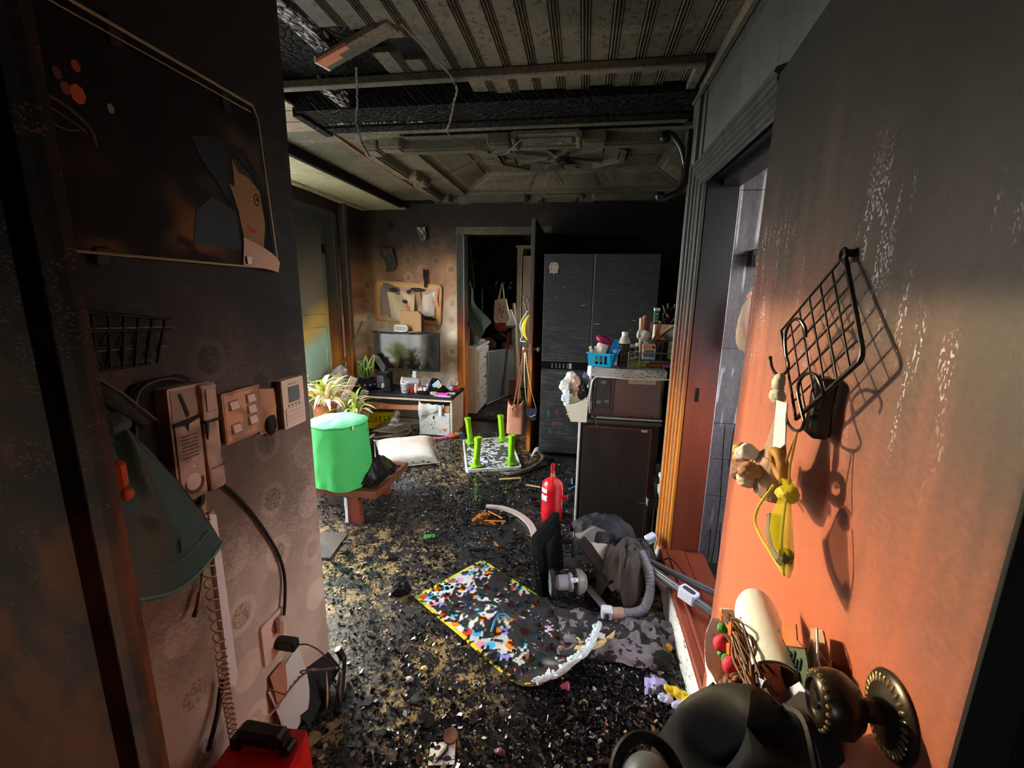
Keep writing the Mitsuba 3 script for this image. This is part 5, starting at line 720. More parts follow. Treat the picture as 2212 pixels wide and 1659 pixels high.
for i, (z0, z1, c, c2_, lab) in enumerate(((1.135, 1.165, (176, 190, 40), (206, 150, 60), 'lime green packet lying on the wire shelf'), (1.17, 1.235, (216, 206, 190), (196, 110, 90), 'white printed packet standing above the lime green one'))):
    q = thing('snack_packet', lab, 'packet'); add('packet', rough_up(xf(box(-0.045, 0.045, -0.012, 0.012, 0, z1 - z0, 0.004).subdivide().subdivide(), (0.545, 2.64, z0), rz=-6, rx=-8), 0.003, 30, i), P(*c, 0.4), q); add('print', xf(box(-0.035, 0.03, -0.015, -0.012, (z1 - z0) * 0.45, (z1 - z0) * 0.7), (0.545, 2.64, z0), rz=-6, rx=-8), P(*c2_, 0.5), q)
for i, (x, y, w, c, lab) in enumerate(((0.33, 2.63, 0.05, (150, 170, 50), 'lime green strip of packaging under the wire shelf'), (0.43, 2.63, 0.045, (150, 84, 52), 'brown wooden stick under the wire shelf'), (0.50, 2.63, 0.03, (196, 96, 150), 'pink packet end under the wire shelf'))): add('shelf_item', xf(box(-w, w, -0.02, 0.02, 0, 0.022, 0.004), (x, y, 1.088), rz=6 * i), P(*c, 0.5), label=lab, cat='packet')
q = thing('green_carton', 'dark green and white carton standing on the white basket by the refrigerator', 'carton'); add('box', box(0.437, 0.468, 2.83, 2.87, 1.327, 1.42, 0.002), P(34, 84, 58, 0.5), q); add('white_top', box(0.436, 0.469, 2.829, 2.871, 1.405, 1.422), P(210, 214, 210, 0.5), q); add('leaf_print', cat(*[blob((0.452, 2.829, 1.345 + 0.02 * i), (0.011, 0.001, 0.008), 1) for i in range(3)]), P(96, 150, 110, 0.5), q)
bp = thing('burnt_plant', 'charred twisted remains of a plant above the white basket', 'burnt plant'); r = random.Random(5); 
for k in range(16):
    a = r.random() * 6.28; L = 0.04 + 0.06 * r.random(); add('stem', tube(spline([(0.54, 2.86, 1.33), (0.54 + 0.5 * L * math.cos(a), 2.86 + 0.03 * math.sin(a), 1.33 + L * 0.6), (0.54 + L * math.cos(a), 2.86 + 0.05 * math.sin(a), 1.33 + L * (0.5 + r.random()))], 8), 0.004, 5), 'm_rubble' if k % 3 == 0 else SOOTM, bp)
add('clump', rough_up(blob((0.54, 2.88, 1.36), (0.05, 0.035, 0.06), 3), 0.02, 30, 3), SOOTM, bp)
q = thing('small_tan_box', 'small tan box behind the ribbed bottle', 'box'); add('box', box(0.205, 0.275, 2.76, 2.80, 1.087, 1.215, 0.002), P(186, 150, 100, 0.7), q); add('lid', box(0.203, 0.277, 2.757, 2.803, 1.20, 1.222, 0.002), P(206, 166, 104, 0.7), q)
# cream bin hung at the left of the microwave
bi = thing('cream_bin', 'cream plastic bin full of crumpled plastic hanging left of the microwave', 'bin'); CRM = P(226, 220, 196, 0.45)
add('side', prism([(-0.040, 0.765), (0.052, 0.765), (0.056, 0.90), (0.02, 0.885), (-0.03, 0.865), (-0.075, 0.86)], 2.50, 2.505, 'y'), CRM, bi); add('far_side', prism([(-0.040, 0.765), (0.052, 0.765), (0.056, 0.90), (-0.075, 0.88)], 2.70, 2.705, 'y'), CRM, bi)
add('front', quad((-0.04, 2.50, 0.765), (-0.04, 2.705, 0.765), (-0.078, 2.705, 0.88), (-0.078, 2.50, 0.86), 0.005), P(232, 226, 180, 0.45), bi); add('bottom', box(-0.04, 0.052, 2.50, 2.705, 0.763, 0.769), CRM, bi); add('rim', tube(spline([(0.056, 2.50, 0.90), (0.02, 2.498, 0.886), (-0.03, 2.498, 0.866), (-0.079, 2.50, 0.861), (-0.082, 2.60, 0.87), (-0.079, 2.705, 0.88)], 30), 0.004, 6), P(236, 230, 200, 0.4), bi)
add('slot', cat(*[box(-0.066 + 0.010 * (j % 2), -0.058 + 0.010 * (j % 2), 2.4985, 2.501, 0.83 - 0.014 * j, 0.838 - 0.014 * j) for j in range(4)]), P(206, 190, 120, 0.5), bi)
for i, (x, y, z, s, c, lab) in enumerate(((-0.085, 2.56, 0.955, (0.032, 0.04, 0.04), (226, 226, 214), 'crumpled white plastic at the left of the cream bin'), (-0.05, 2.60, 0.99, (0.04, 0.04, 0.05), (214, 206, 192), 'torn cream paper standing in the cream bin'), (-0.02, 2.57, 0.96, (0.03, 0.04, 0.055), (176, 132, 116), 'brown crumpled wrapper in the middle of the cream bin'), (0.02, 2.57, 0.945, (0.032, 0.04, 0.055), (18, 20, 28), 'shiny black plastic bag in the cream bin'), (0.035, 2.60, 1.0, (0.022, 0.03, 0.035), (96, 110, 140), 'blue-grey crumpled plastic at the right of the cream bin'), (-0.075, 2.53, 0.90, (0.02, 0.02, 0.05), (206, 222, 226), 'pale blue plastic strip over the edge of the cream bin'))):
    add('crumpled_plastic', rough_up(blob((x, y, z), s, 4), 0.022, 26, i, 3), P(*c, 0.3), label=lab, cat='plastic scrap')
# socket with plugs on the wall end, cord of the microwave
q = thing('wall_socket', 'white multi-way socket with a black plug on the wall end beside the cabinet', 'socket'); g = rrect(2.385, 0.40, 2.44, 0.52, 0.02); add('plate', to_frame(prism(affinity.translate(g, 0, 0), 0, 0.014), (0.485, 0, 0), (0, 1, 0), (0, 0, 1), (-1, 0, 0)), WHITE, q)
add('plug', cat(cyl((0.471, 2.415, 0.475), (0.445, 2.41, 0.475), 0.022, 0.018), cyl((0.455, 2.41, 0.47), (0.45, 2.405, 0.44), 0.008, 0.006)), BLACK, q); add('socket_hole', cyl((0.4712, 2.412, 0.43), (0.468, 2.412, 0.43), 0.016), P(190, 190, 190, 0.5), q)
q = thing('power_adapter', 'black power adapter plugged in below the white socket', 'adapter'); add('body', box(0.415, 0.486, 2.385, 2.43, 0.315, 0.37, 0.005), BLACK, q); add('end_face', box(0.412, 0.416, 2.39, 2.425, 0.322, 0.362, 0.002), P(140, 142, 150, 0.4), q)
q = thing('power_cable', 'long black cable hanging from the microwave down to the adapter', 'cord'); add('cord', tube(spline([(0.10, 2.515, 0.80), (0.112, 2.505, 0.74), (0.15, 2.50, 0.575), (0.225, 2.49, 0.415), (0.30, 2.47, 0.335), (0.36, 2.44, 0.312), (0.415, 2.415, 0.33)], 50), 0.0045, 8), BLACK, q); add('strain_relief', cyl((0.10, 2.515, 0.80), (0.102, 2.512, 0.775), 0.007, 0.005), BLACK, q)
q = thing('charger_cables', 'thin black cables dropping from the socket to the floor', 'cord'); add('cord', tube(spline([(0.45, 2.405, 0.44), (0.452, 2.39, 0.33), (0.445, 2.35, 0.24), (0.43, 2.30, 0.16)], 24), 0.004, 6), BLACK, q); add('cord', tube(spline([(0.42, 2.39, 0.32), (0.408, 2.38, 0.25), (0.412, 2.36, 0.17)], 20), 0.004, 6), BLACK, q); add('cord', tube(spline([(0.435, 2.30, 0.17), (0.46, 2.2, 0.11), (0.50, 2.1, 0.19), (0.55, 2.0, 0.175), (0.60, 1.9, 0.16)], 24), 0.003, 6), BLACK, q)
q = thing('white_charger', 'white charger block tilted on the floor clutter right of the clothes', 'charger'); add('block', xf(box(-0.03, 0.03, -0.022, 0.022, -0.02, 0.02, 0.005), (0.43, 2.28, 0.19), ry=-25, rz=20), P(206, 214, 230, 0.35), q); add('label', xf(box(-0.018, 0.018, -0.0232, -0.021, -0.012, 0.012), (0.43, 2.28, 0.19), ry=-25, rz=20), P(150, 156, 170, 0.4), q)
q = thing('stickers', 'strip of green and yellow animal stickers on the end of the wall by the socket', 'stickers')
for i, (z, c) in enumerate(((1.19, (60, 150, 120)), (1.15, (150, 196, 206)), (1.10, (226, 206, 130)), (1.05, (214, 196, 120)), (1.0, (226, 210, 150)), (0.955, (60, 140, 120)))): add('sticker', to_frame(prism(sg.Point(0, 0).buffer(0.02 + 0.004 * (i % 2), quad_segs=3), 0, 0.0015), (0.4845, 2.40 - 0.012 * (i % 2), z), (0, 1, 0), (0, 0, 1), (-1, 0, 0)), P(*c, 0.6), q)
br = thing('scroll_bracket', 'black wrought iron bracket with curled ends at the top of the kitchen wall', 'bracket')
cv_ = [(0.352, 2.245), (0.345, 2.265), (0.362, 2.275), (0.39, 2.265), (0.44, 2.205), (0.468, 2.10), (0.45, 2.02), (0.40, 1.985), (0.365, 1.975), (0.345, 1.985), (0.35, 1.998)]
add('scroll', tube(spline([(x, 2.44, z) for x, z in cv_], 70), [0.016 if 6 < i < 62 else 0.013 for i in range(70)], 10), P(18, 18, 19, 0.3, 0, 0.6), br, smooth=True)
for x, z in ((0.357, 2.257), (0.357, 1.988)): add('end_ball', blob((x, 2.44, z), (0.026, 0.022, 0.024), 3), P(18, 18, 19, 0.3), br)
add('wall_plate', cat(box(0.462, 0.484, 2.425, 2.455, 2.04, 2.29, 0.004), box(0.45, 0.47, 2.43, 2.45, 2.08, 2.16)), BLACK, br); add('pale_edge', box(0.457, 0.463, 2.425, 2.455, 2.13, 2.28), P(120, 120, 112, 0.5), br)
# cables and the burnt lamp
def twisted(p, n, r, a, t):
    c = spline(p, n); s = np.linspace(0, t * 2 * np.pi, n); return cat(tube(c + np.stack([a * np.cos(s), a * np.sin(s), 0 * s], -1), r, 5), tube(c - np.stack([a * np.cos(s), a * np.sin(s), 0 * s], -1), r, 5))
for i, (p, lab) in enumerate((([(-0.97, 1.90, 2.40), (-1.10, 2.15, 2.37), (-1.20, 2.32, 2.36), (-1.30, 2.55, 2.36), (-1.36, 2.70, 2.36), (-1.33, 2.72, 2.30)], 'charred twisted cable hanging at the left from the broken board'), ([(-0.69, 1.70, 2.432), (-0.60, 2.05, 2.395), (-0.66, 2.25, 2.38), (-0.74, 2.45, 2.37), (-0.80, 2.64, 2.375), (-0.66, 2.92, 2.37), (-0.55, 2.98, 2.36), (-0.42, 2.85, 2.40)], 'long charred twisted cable drooping across the middle of the ceiling'))):
    q = thing('ceiling_cable', lab, 'cable'); add('strands', twisted(p, 90, 0.0028, 0.0035, 14), P(96, 92, 88, 0.6) if i else P(40, 38, 36, 0.6), q)
    add('scorched_clips', cat(*[blob(np.array(spline(p, 40)[k]), 0.009, 1) for k in (6, 17, 29)]), BLACK, q)
lw = thing('lamp_wiring', 'bare burnt lamp fitting and dangling wires at the centre of the ceiling medallion', 'lamp fitting')
add('cross_bar', cat(tube([(mx - 0.16, my - 0.02, 2.490), (mx + 0.17, my + 0.03, 2.485)], 0.010, 6), tube([(mx - 0.02, my - 0.15, 2.485), (mx + 0.03, my + 0.14, 2.490)], 0.010, 6), lathe([(0.06, 0), (0.06, 0.02), (0.03, 0.03)], (mx, my, 2.512), axis=(0, 0, -1))), P(66, 66, 58, 0.6), lw)
for k in range(5): add('wire', tube(spline([(mx + 0.01 * k, my, 2.5), (mx - 0.05 + 0.02 * k, my - 0.01 * k, 2.45), (mx - 0.02 + 0.015 * math.sin(k * 2), my - 0.02, 2.40), (mx - 0.04 + 0.02 * k, my, 2.345 - 0.012 * (k % 3))], 24), 0.004, 5), P(84, 82, 72, 0.6), lw)
add('connector', cat(blob((mx - 0.01, my - 0.01, 2.40), (0.014, 0.012, 0.02), 2), blob((mx + 0.025, my, 2.355), (0.012, 0.01, 0.016), 2)), P(96, 90, 78, 0.6), lw)
# ================================================================ THE FLOOR IN FRONT: mat, vacuum cleaner, monitor, clothes
E1 = np.array([0.638, -0.457, 0]) / 0.785; E2 = np.array([0.457, 0.638, 0]) / 0.785; MO = np.array([-0.764, 1.822, 0.004]); ML, MW_ = 0.785, 0.455
def mat_fn(p, n, uv):
    a, b = uv.x * 9.0, uv.y * 5.0; i, j = dr.floor(a), dr.floor(b); u, v = a - i, b - j; h = cell_rand(i, j, 3); h2 = cell_rand(i, j, 7); w = (noise(a * 5, b * 5) - 0.5) * 0.1
    c = L3(196, 202, 206); c = mix(c, L3(236, 206, 96), dr.select(dr.minimum(u, v) < 0.035, 0.7, 0.0)); c = mix(c, L3(230, 208, 70), smoothstep(0.13, 0.10, dr.abs(u) + dr.abs(v)))
    pic = dr.select(h < 0.25, L3(196, 66, 46), dr.select(h < 0.45, L3(226, 132, 40), dr.select(h < 0.65, L3(150, 96, 70), dr.select(h < 0.85, L3(226, 150, 160), L3(70, 84, 150)))))
    c = mix(c, pic, smoothstep(0.27, 0.23, dr.sqrt(dr.square(u - 0.34) + dr.square(v - 0.36)) + w)); col = dr.select(h2 < 0.35, L3(66, 176, 214), dr.select(h2 < 0.6, L3(150, 140, 206), dr.select(h2 < 0.8, L3(96, 180, 180), L3(214, 150, 196))))
    c = mix(c, col, smoothstep(0.25, 0.22, dr.sqrt(dr.square(u - 0.68) + dr.square(v - 0.68)) + w))
    e = dr.minimum(dr.minimum(uv.x * 0.785, (1 - uv.x) * 0.785), dr.minimum(uv.y * 0.455, (1 - uv.y) * 0.455)); c = mix(c, mix(L3(226, 202, 62), L3(150, 190, 84), smoothstep(0.6, 0.7, noise(uv.x * 40, uv.y * 24))), smoothstep(0.019, 0.016, e))
    k = fbm(p.x * 11, p.y * 11, 5.0, 4); g = noise(p.x * 75, p.y * 75); big = 0.28 * dr.exp(-dr.square((uv.x - 0.52) / 0.3) - dr.square((uv.y - 0.78) / 0.28)) + 0.24 * dr.exp(-dr.square((uv.x - 0.9) / 0.22) - dr.square((uv.y - 0.3) / 0.4)) - 0.12 * smoothstep(0.3, 0.1, uv.x)
    return mix(c, L3(20, 20, 22), 0.96 * smoothstep(0.48, 0.56, 0.7 * k + 0.3 * g + big))
bs('m_play_mat', mat_fn, 0.3, spec=0.5)
nu, nv = 90, 56; u, v = np.meshgrid(np.linspace(0, 1, nu), np.linspace(0, 1, nv), indexing='ij')
edge = np.clip((u - 0.86) / 0.14, 0, 1); bulge = 0.10 * np.sin(np.pi * np.clip(v * 0.95 + 0.03, 0, 1)) * np.clip((u - 0.5) / 0.5, 0, 1) ** 2
bump_ = 0.022 * np.exp(-((u - 0.47) / 0.10) ** 2 - ((v - 0.30) / 0.22) ** 2) + 0.03 * np.exp(-((u - 0.62) / 0.16) ** 2 - ((v - 0.45) / 0.08) ** 2) + 0.016 * np.exp(-((v - 0.25 - 0.3 * (u - 0.45)) / 0.05) ** 2) * (u > 0.42) * np.clip((u - 0.42) * 8, 0, 1)
zz = 0.006 + bump_ + edge ** 1.5 * (0.035 + 0.02 * ridge(u, v, 4, 14)) + 0.006 * ridge(u, v, 9, 7) * np.clip(u * 1.5, 0, 1)
mp = MO + E1 * (u * ML)[..., None] + E2 * (v * MW_)[..., None] + (E1 * 0.6 + E2 * 0.15) * bulge[..., None]; mp[..., 2] = zz
mt = thing('play_mat', 'childrens printed play mat with yellow border strewn with black ash', 'play mat')
add('sheet', TM(mp.reshape(-1, 3), grid_faces(nu, nv)), 'm_play_mat', mt, smooth=True, uv=np.stack([u, v], -1).reshape(-1, 2))
def on_mat(a, b, lift=0.002): i, j = int(round(a * (nu - 1))), int(round(b * (nv - 1))); return mp[i, j] + (0, 0, lift)
for ch, a, b in (('N', 0.165, 0.70), ('M', 0.245, 0.42), ('K', 0.31, 0.71), ('S', 0.385, 0.44)):
    m = text(ch, 0.036, 0.0012, True); v_ = np.asarray(m.vertices); m = TM(v_ - (v_.min(0) + v_.max(0)) / 2, m.faces); add('letter', to_frame(m, on_mat(a, b, 0.003), E1 * 0.9 + E2 * 0.3, E2 * 0.9 - E1 * 0.3, (0, 0, 1)), P(24, 36, 60, 0.5), mt)
cr = []; r = random.Random(8)
for k in range(44):
    t = 0.06 + 0.88 * k / 43; c = on_mat(min(0.97 + 0.02 * r.random(), 1), t, 0.010 + 0.012 * r.random()); cr.append(xf(box(-0.006, 0.006, -0.014, 0.014, -0.002, 0.002, 0.001), c, rz=r.uniform(-60, 60) - 30, rx=r.uniform(-50, 50), ry=r.uniform(-60, 60)))
for k, m in enumerate(cr): add('foil_crease', m, P(196, 210, 216, 0.15, 0, 0.7), mt)
add('rolled_edge', rough_up(tube(spline([on_mat(1.0, t, 0.014) for t in np.linspace(0.04, 0.97, 12)], 70), 0.011, 10), 0.006, 45, 3), P(176, 190, 192, 0.18, 0, 0.7), mt, label='shiny crumpled plastic edge rolled up at the right')
q = thing('teal_bent_stick', 'bent teal plastic stick lying on the play mat', 'stick'); add('stick', tube(spline([on_mat(0.585, 0.22, 0.012), on_mat(0.555, 0.32, 0.013), on_mat(0.54, 0.40, 0.012), on_mat(0.57, 0.44, 0.012), on_mat(0.61, 0.43, 0.012)], 30), 0.0055, 8), P(34, 120, 160, 0.3), q)
# flat monitor stood on edge
mo_ = thing('black_monitor', 'black flat monitor standing on its edge beside the vacuum cleaner', 'monitor')
A0 = np.array([-0.150, 1.945, 0.0]); DX = np.array([0.30, 0.93, 0.0]); DX /= np.linalg.norm(DX); UPV = np.array([-0.12, -0.02, 0.99]); UPV /= np.linalg.norm(UPV); NR = np.cross(DX, UPV)
g = rrect(0, 0.0, 0.30, 0.33, 0.012); fr_ = lambda m: to_frame(m, A0, DX, UPV, NR)
add('housing', fr_(prism(g, -0.004, 0.022)), P(18, 19, 21, 0.3), mo_, smooth=30); add('screen', fr_(prism(rrect(0.012, 0.014, 0.288, 0.318, 0.004), -0.006, -0.002)), P(22, 23, 26, 0.25), mo_); add('bezel_edge', fr_(prism(g.buffer(0.001).difference(g.buffer(-0.007)), -0.009, -0.003)), P(30, 31, 34, 0.25), mo_)
add('back_shell', fr_(prism(rrect(0.05, 0.06, 0.25, 0.27, 0.03), 0.022, 0.045)), P(24, 24, 26, 0.35), mo_); add('button', cat(*[fr_(box(-0.002, 0.002, 0.10 + 0.03 * k, 0.112 + 0.03 * k, 0.004, 0.012)) for k in range(4)]), P(70, 72, 76, 0.4), mo_)
add('stand_arm', fr_(cat(cyl((0.22, 0.20, 0.045), (0.22, 0.21, 0.13), 0.012), box(0.19, 0.25, 0.18, 0.23, 0.12, 0.14, 0.004))), P(60, 62, 66, 0.35), mo_)
# vacuum cleaner
vc = thing('vacuum_cleaner', 'grey and black vacuum cleaner with clear dust cylinder fallen on its side', 'vacuum cleaner')
scene['m_clear'] = {'type': 'thindielectric', 'int_ior': 1.3}
ca = np.array([-0.085, 1.905, 0.115]); ad = np.array([0.97, 0.22, 0.02]); ad /= np.linalg.norm(ad)
add('dust_cup', lathe([(0.058, 0.0), (0.060, 0.01), (0.060, 0.12)], ca, 32, ad), 'm_clear', vc, smooth=True); add('cup_rim', lathe([(0.052, -0.012), (0.062, -0.010), (0.064, 0.0), (0.064, 0.012), (0.058, 0.012)], ca, 32, ad), P(40, 40, 44, 0.25), vc); add('cup_end', lathe([(0.002, -0.004), (0.052, -0.006), (0.052, -0.012), (0.002, -0.012)], ca, 24, ad), P(150, 154, 160, 0.25), vc)
add('cyclone', cat(lathe([(0.026, 0.012), (0.036, 0.03), (0.036, 0.08), (0.02, 0.10)], ca, 24, ad), lathe([(0.042, 0.082), (0.046, 0.09), (0.042, 0.10)], ca, 24, ad)), P(150, 150, 160, 0.3), vc); add('cup_collar', lathe([(0.06, 0.12), (0.062, 0.125), (0.056, 0.15), (0.03, 0.17), (0.002, 0.172)], ca, 28, ad), P(120, 114, 108, 0.4), vc)
bo = np.array([0.055, 1.985, 0.30]); bx1 = np.array([0.62, -0.12, -0.775]); bx1 /= np.linalg.norm(bx1); by1 = np.array([0.70, 0.45, 0.53]); by1 -= bx1 * (by1 @ bx1); by1 /= np.linalg.norm(by1); bz1 = np.cross(bx1, by1)
if bz1[1] > 0: bz1 = -bz1
fv = lambda m: to_frame(m, bo, bx1, by1, bz1)
body_p = sg.Polygon([(-0.03, 0), (0.31, 0), (0.33, 0.05), (0.28, 0.14), (0.10, 0.17), (-0.02, 0.10)]).buffer(-0.015).buffer(0.015)
add('body', fv(prism(body_p, -0.10, 0.0)), P(104, 100, 100, 0.4), vc, smooth=30); add('side_strip', fv(prism(rrect(-0.02, -0.022, 0.26, 0.026, 0.006), -0.02, 0.012)), P(26, 25, 26, 0.3), vc, label='black strip along the body'); add('end_block', fv(box(0.235, 0.27, -0.022, 0.027, -0.022, 0.015, 0.003)), P(150, 148, 148, 0.4), vc)
add('maker_marks', fv(cat(*[box(0.16 + 0.014 * k, 0.17 + 0.014 * k, -0.004, 0.006, 0.012, 0.0132) for k in range(4)])), P(110, 108, 108, 0.4), vc); add('grey_panel', fv(prism(sg.Polygon([(0.02, 0.03), (0.22, 0.03), (0.30, 0.07), (0.10, 0.12)]), 0.0, 0.01)), P(176, 166, 156, 0.45), vc)
hp = spline([(0.33, 1.99, 0.28), (0.365, 1.93, 0.22), (0.375, 1.90, 0.14), (0.35, 1.86, 0.075), (0.30, 1.84, 0.055), (0.25, 1.83, 0.055)], 60); add('hose', tube(hp, [0.021 + 0.002 * (k % 2) for k in range(60)], 12), P(120, 118, 120, 0.45), vc)
add('hose_connector', cat(cyl(hp[-1], hp[-1] + (-0.05, -0.01, 0.0), 0.026, 0.026), ), P(166, 138, 120, 0.45), vc); add('hose_end', cat(box(0.150, 0.205, 1.795, 1.845, 0.03, 0.082, 0.008)), P(206, 208, 218, 0.3), vc); add('hose_button', cat(box(0.168, 0.186, 1.790, 1.796, 0.04, 0.07, 0.003)), P(60, 60, 66, 0.3), vc)
for i, (p0, p1, r) in enumerate((((0.345, 2.0, 0.215), (0.66, 1.66, 0.190), 0.0185), ((0.375, 2.03, 0.21), (0.70, 1.80, 0.205), 0.015))):
    p0, p1 = np.array(p0), np.array(p1); tu = add('wand', cyl(p0, p1, r, n=20), P(126, 128, 134, 0.25, 0.7), vc, smooth=30); add('bead', tube([p0 + (p1 - p0) * t + np.array([-0.3, -0.25, 0.9]) * r for t in (0.02, 0.5, 0.98)], 0.003, 5), P(176, 178, 184, 0.25, 0.7), tu)
w0, w1 = np.array((0.345, 2.0, 0.215)), np.array((0.66, 1.66, 0.190)); wd = (w1 - w0) / np.linalg.norm(w1 - w0); sd = np.cross(wd, (0, 0, 1.0)); sd /= np.linalg.norm(sd); cpos = w0 + (w1 - w0) * 0.56
fc = lambda m: to_frame(m, cpos, wd, sd, np.cross(wd, sd) * -1 if np.cross(wd, sd)[2] < 0 else np.cross(wd, sd))
add('wand_clip', fc(prism(rrect(-0.04, -0.025, 0.04, 0.025, 0.01), -0.02, 0.027)), P(210, 210, 228, 0.3), vc, label='white sliding clip on the metal tube', smooth=30); add('clip_inlay', fc(prism(rrect(-0.030, -0.012, 0.03, 0.012, 0.011), 0.027, 0.0285)), P(70, 66, 70, 0.35), vc)
add('beige_coupling', cat(cyl((0.385, 2.0, 0.165), (0.455, 1.96, 0.13), 0.024, 0.026), cyl((0.44, 1.968, 0.137), (0.46, 1.957, 0.127), 0.029)), P(140, 118, 108, 0.45), vc)
# burnt clothes on it
def heap(name, cx, cy, sx, sy, z0, h, seed, mat, label, f=9, amp=0.03, skirt_=0.0, rot=0):
    def fn(u, v):
        x, y = 2 * u - 1, 2 * v - 1; r2 = np.clip(x * x + y * y, 0, 2); hh = h * np.clip(1 - r2 * 0.75, 0, 1) ** 0.7; k = ridge(u, v, seed, f) ** 2; wob = meshkit.fbm(np.stack([u * 3, v * 3, np.full_like(u, seed)], -1), 3, seed) - 0.5
        c, s = math.cos(rot), math.sin(rot); X, Y = x * sx * (1 + 0.35 * wob), y * sy * (1 + 0.35 * wob)
        return cx + X * c - Y * s, cy + X * s + Y * c, z0 + hh + amp * (k - 0.4) + 0.04 * wob - skirt_ * np.clip(r2 - 0.8, 0, 1)
    return add(name, sheet(fn, 70, 60, 0.006), mat, smooth=True, label=label, cat='clothes')
heap('black_garment', 0.165, 2.12, 0.155, 0.12, 0.262, 0.10, 3, P(27, 26, 32, 0.7), 'black garment thrown on top of the vacuum cleaner', 5, 0.035, 0.07)
heap('brown_garment', 0.26, 2.02, 0.115, 0.12, 0.13, 0.17, 5, P(66, 57, 52, 0.75), 'dark brown crumpled garment hanging over the vacuum cleaner below the black one', 6, 0.04, 0.22, -0.5)
heap('dark_bag', 0.36, 2.2, 0.10, 0.13, 0.04, 0.16, 8, P(44, 44, 44, 0.6), 'dark grey crumpled bag between the clothes and the wall socket', 5, 0.03, 0.05)
heap('grey_rag', 0.20, 1.70, 0.25, 0.13, 0.012, 0.022, 11, bs('m_rag', specks((112, 104, 108), (22, 22, 24), 0.52, 36.0, 0.95), 0.85), 'flat grey sodden rag spread on the floor in front of the vacuum cleaner', 6, 0.026, 0.0)
heap('grey_cloth', 0.36, 1.76, 0.11, 0.09, 0.012, 0.05, 14, 'm_rag', 'bunched grey cloth at the right end of the sodden rag', 4, 0.03, 0.02)
q = thing('grey_plastic_bar', 'flat grey plastic bar sticking out under the vacuum cleaner', 'bar'); add('bar', to_frame(box(0, 0.24, -0.02, 0.02, -0.004, 0.004, 0.002), (0.09, 1.99, 0.055), np.array([0.62, -0.76, -0.19]), (0.76, 0.62, 0.0), (0.12, -0.14, 0.98)), P(136, 128, 128, 0.5), q); add('print', to_frame(box(0.14, 0.17, -0.008, 0.004, 0.004, 0.0052), (0.09, 1.99, 0.055), np.array([0.62, -0.76, -0.19]), (0.76, 0.62, 0.0), (0.12, -0.14, 0.98)), P(40, 38, 40, 0.5), q)
simple('torn_strap', tube(spline([(0.23, 1.83, 0.03), (0.29, 1.80, 0.035), (0.33, 1.83, 0.02), (0.36, 1.85, 0.012)], 20), 0.010, 6), P(110, 104, 100, 0.7), 'torn grey strap curling beside the white hose end', 'strap')
# scraps that can be told apart
q = thing('white_block', 'small white house-shaped block lying on the debris', 'block'); add('block', xf(prism([(-0.026, -0.014), (0.016, -0.016), (0.030, -0.006), (0.026, 0.014), (-0.026, 0.016)], 0.0, 0.02), (0.135, 1.675, 0.036), rz=170), P(222, 214, 206, 0.5), q); add('dots', cat(*[blob((0.12 + 0.012 * k, 1.67 + 0.004 * (k % 2), 0.0565), (0.0015, 0.0015, 0.0008), 1) for k in range(4)]), P(150, 140, 130, 0.6), q)
simple('foam_strip', rough_up(loft([np.array(c) + np.array([[dx * 0.35, dx, 0], [dx * 0.35, dx, 0.014], [-dx * 0.35, -dx, 0.014], [-dx * 0.35, -dx, 0.0]]) * 1.0 for c, dx in zip(spline([(0.035, 1.60, 0.03), (0.09, 1.615, 0.034), (0.15, 1.65, 0.034), (0.205, 1.715, 0.03)], 24), np.linspace(0.012, 0.017, 24))]), 0.001, 40), P(206, 180, 120, 0.7), 'curved cream foam strip lying next to the white block', 'foam strip')
simple('cream_offcut', xf(rough_up(box(-0.03, 0.03, -0.012, 0.012, 0, 0.006, 0.002).subdivide().subdivide(), 0.003, 40), (0.06, 1.645, 0.03), rz=-40), P(190, 170, 130, 0.7), 'short cream offcut touching the foam strip', 'offcut')
simple('pink_toy', prism([(-0.02, 0.0), (0.028, 0.012), (0.022, -0.014), (-0.004, -0.018)], 0, 0.03) if False else xf(hull([(-0.028, 0, 0.004), (0.02, -0.014, 0.0), (0.024, 0.012, 0.0), (0.016, 0.002, 0.034), (0.006, 0.012, 0.022)]), (-0.002, 1.43, 0.008), rz=8), P(226, 134, 160, 0.4), 'pink plastic toy piece on the wet floor below the mat corner', 'toy')
simple('orange_ball', rough_up(blob((0.428, 1.69, 0.026), 0.017, 3), 0.003, 60), P(206, 146, 34, 0.4), 'small orange-yellow ball beside the white plaster step', 'ball')
q = thing('lilac_paper', 'burnt lilac paper sheet with black holes on the debris near the step', 'paper'); add('sheet', sheet(lambda u, v: (0.30 + 0.085 * u + 0.01 * v, 1.44 + 0.085 * v + 0.01 * np.sin(u * 4), 0.022 + 0.018 * np.sin(u * 3.3) * np.sin(v * 3) + 0.004 * np.sin(u * 17)), 16, 16, 0.002), bs('m_lilac', specks((170, 162, 214), (24, 22, 26), 0.56, 40.0, 0.95), 0.5), q)
for i, (x, y, lab) in enumerate(((0.398, 1.472, 'crumpled yellow paper ball nearest the lilac paper'), (0.432, 1.455, 'crumpled yellow paper ball in the middle of three'), (0.462, 1.432, 'crumpled yellow paper ball nearest the red door'))): simple('yellow_paper', rough_up(blob((x, y, 0.03), (0.024, 0.018, 0.018), 3), 0.014, 45, i), P(226, 196, 44, 0.5), lab, 'paper')
for i, (x, y, lab) in enumerate(((0.375, 1.44, 'crumpled blue-white plastic below the yellow paper balls'), (0.42, 1.42, 'second crumpled blue-white plastic close to the red door'))): simple('blue_white_plastic', rough_up(blob((x, y, 0.022), (0.03, 0.02, 0.015), 3), 0.014, 45, i + 5), P(186, 190, 224, 0.4), lab, 'plastic scrap')
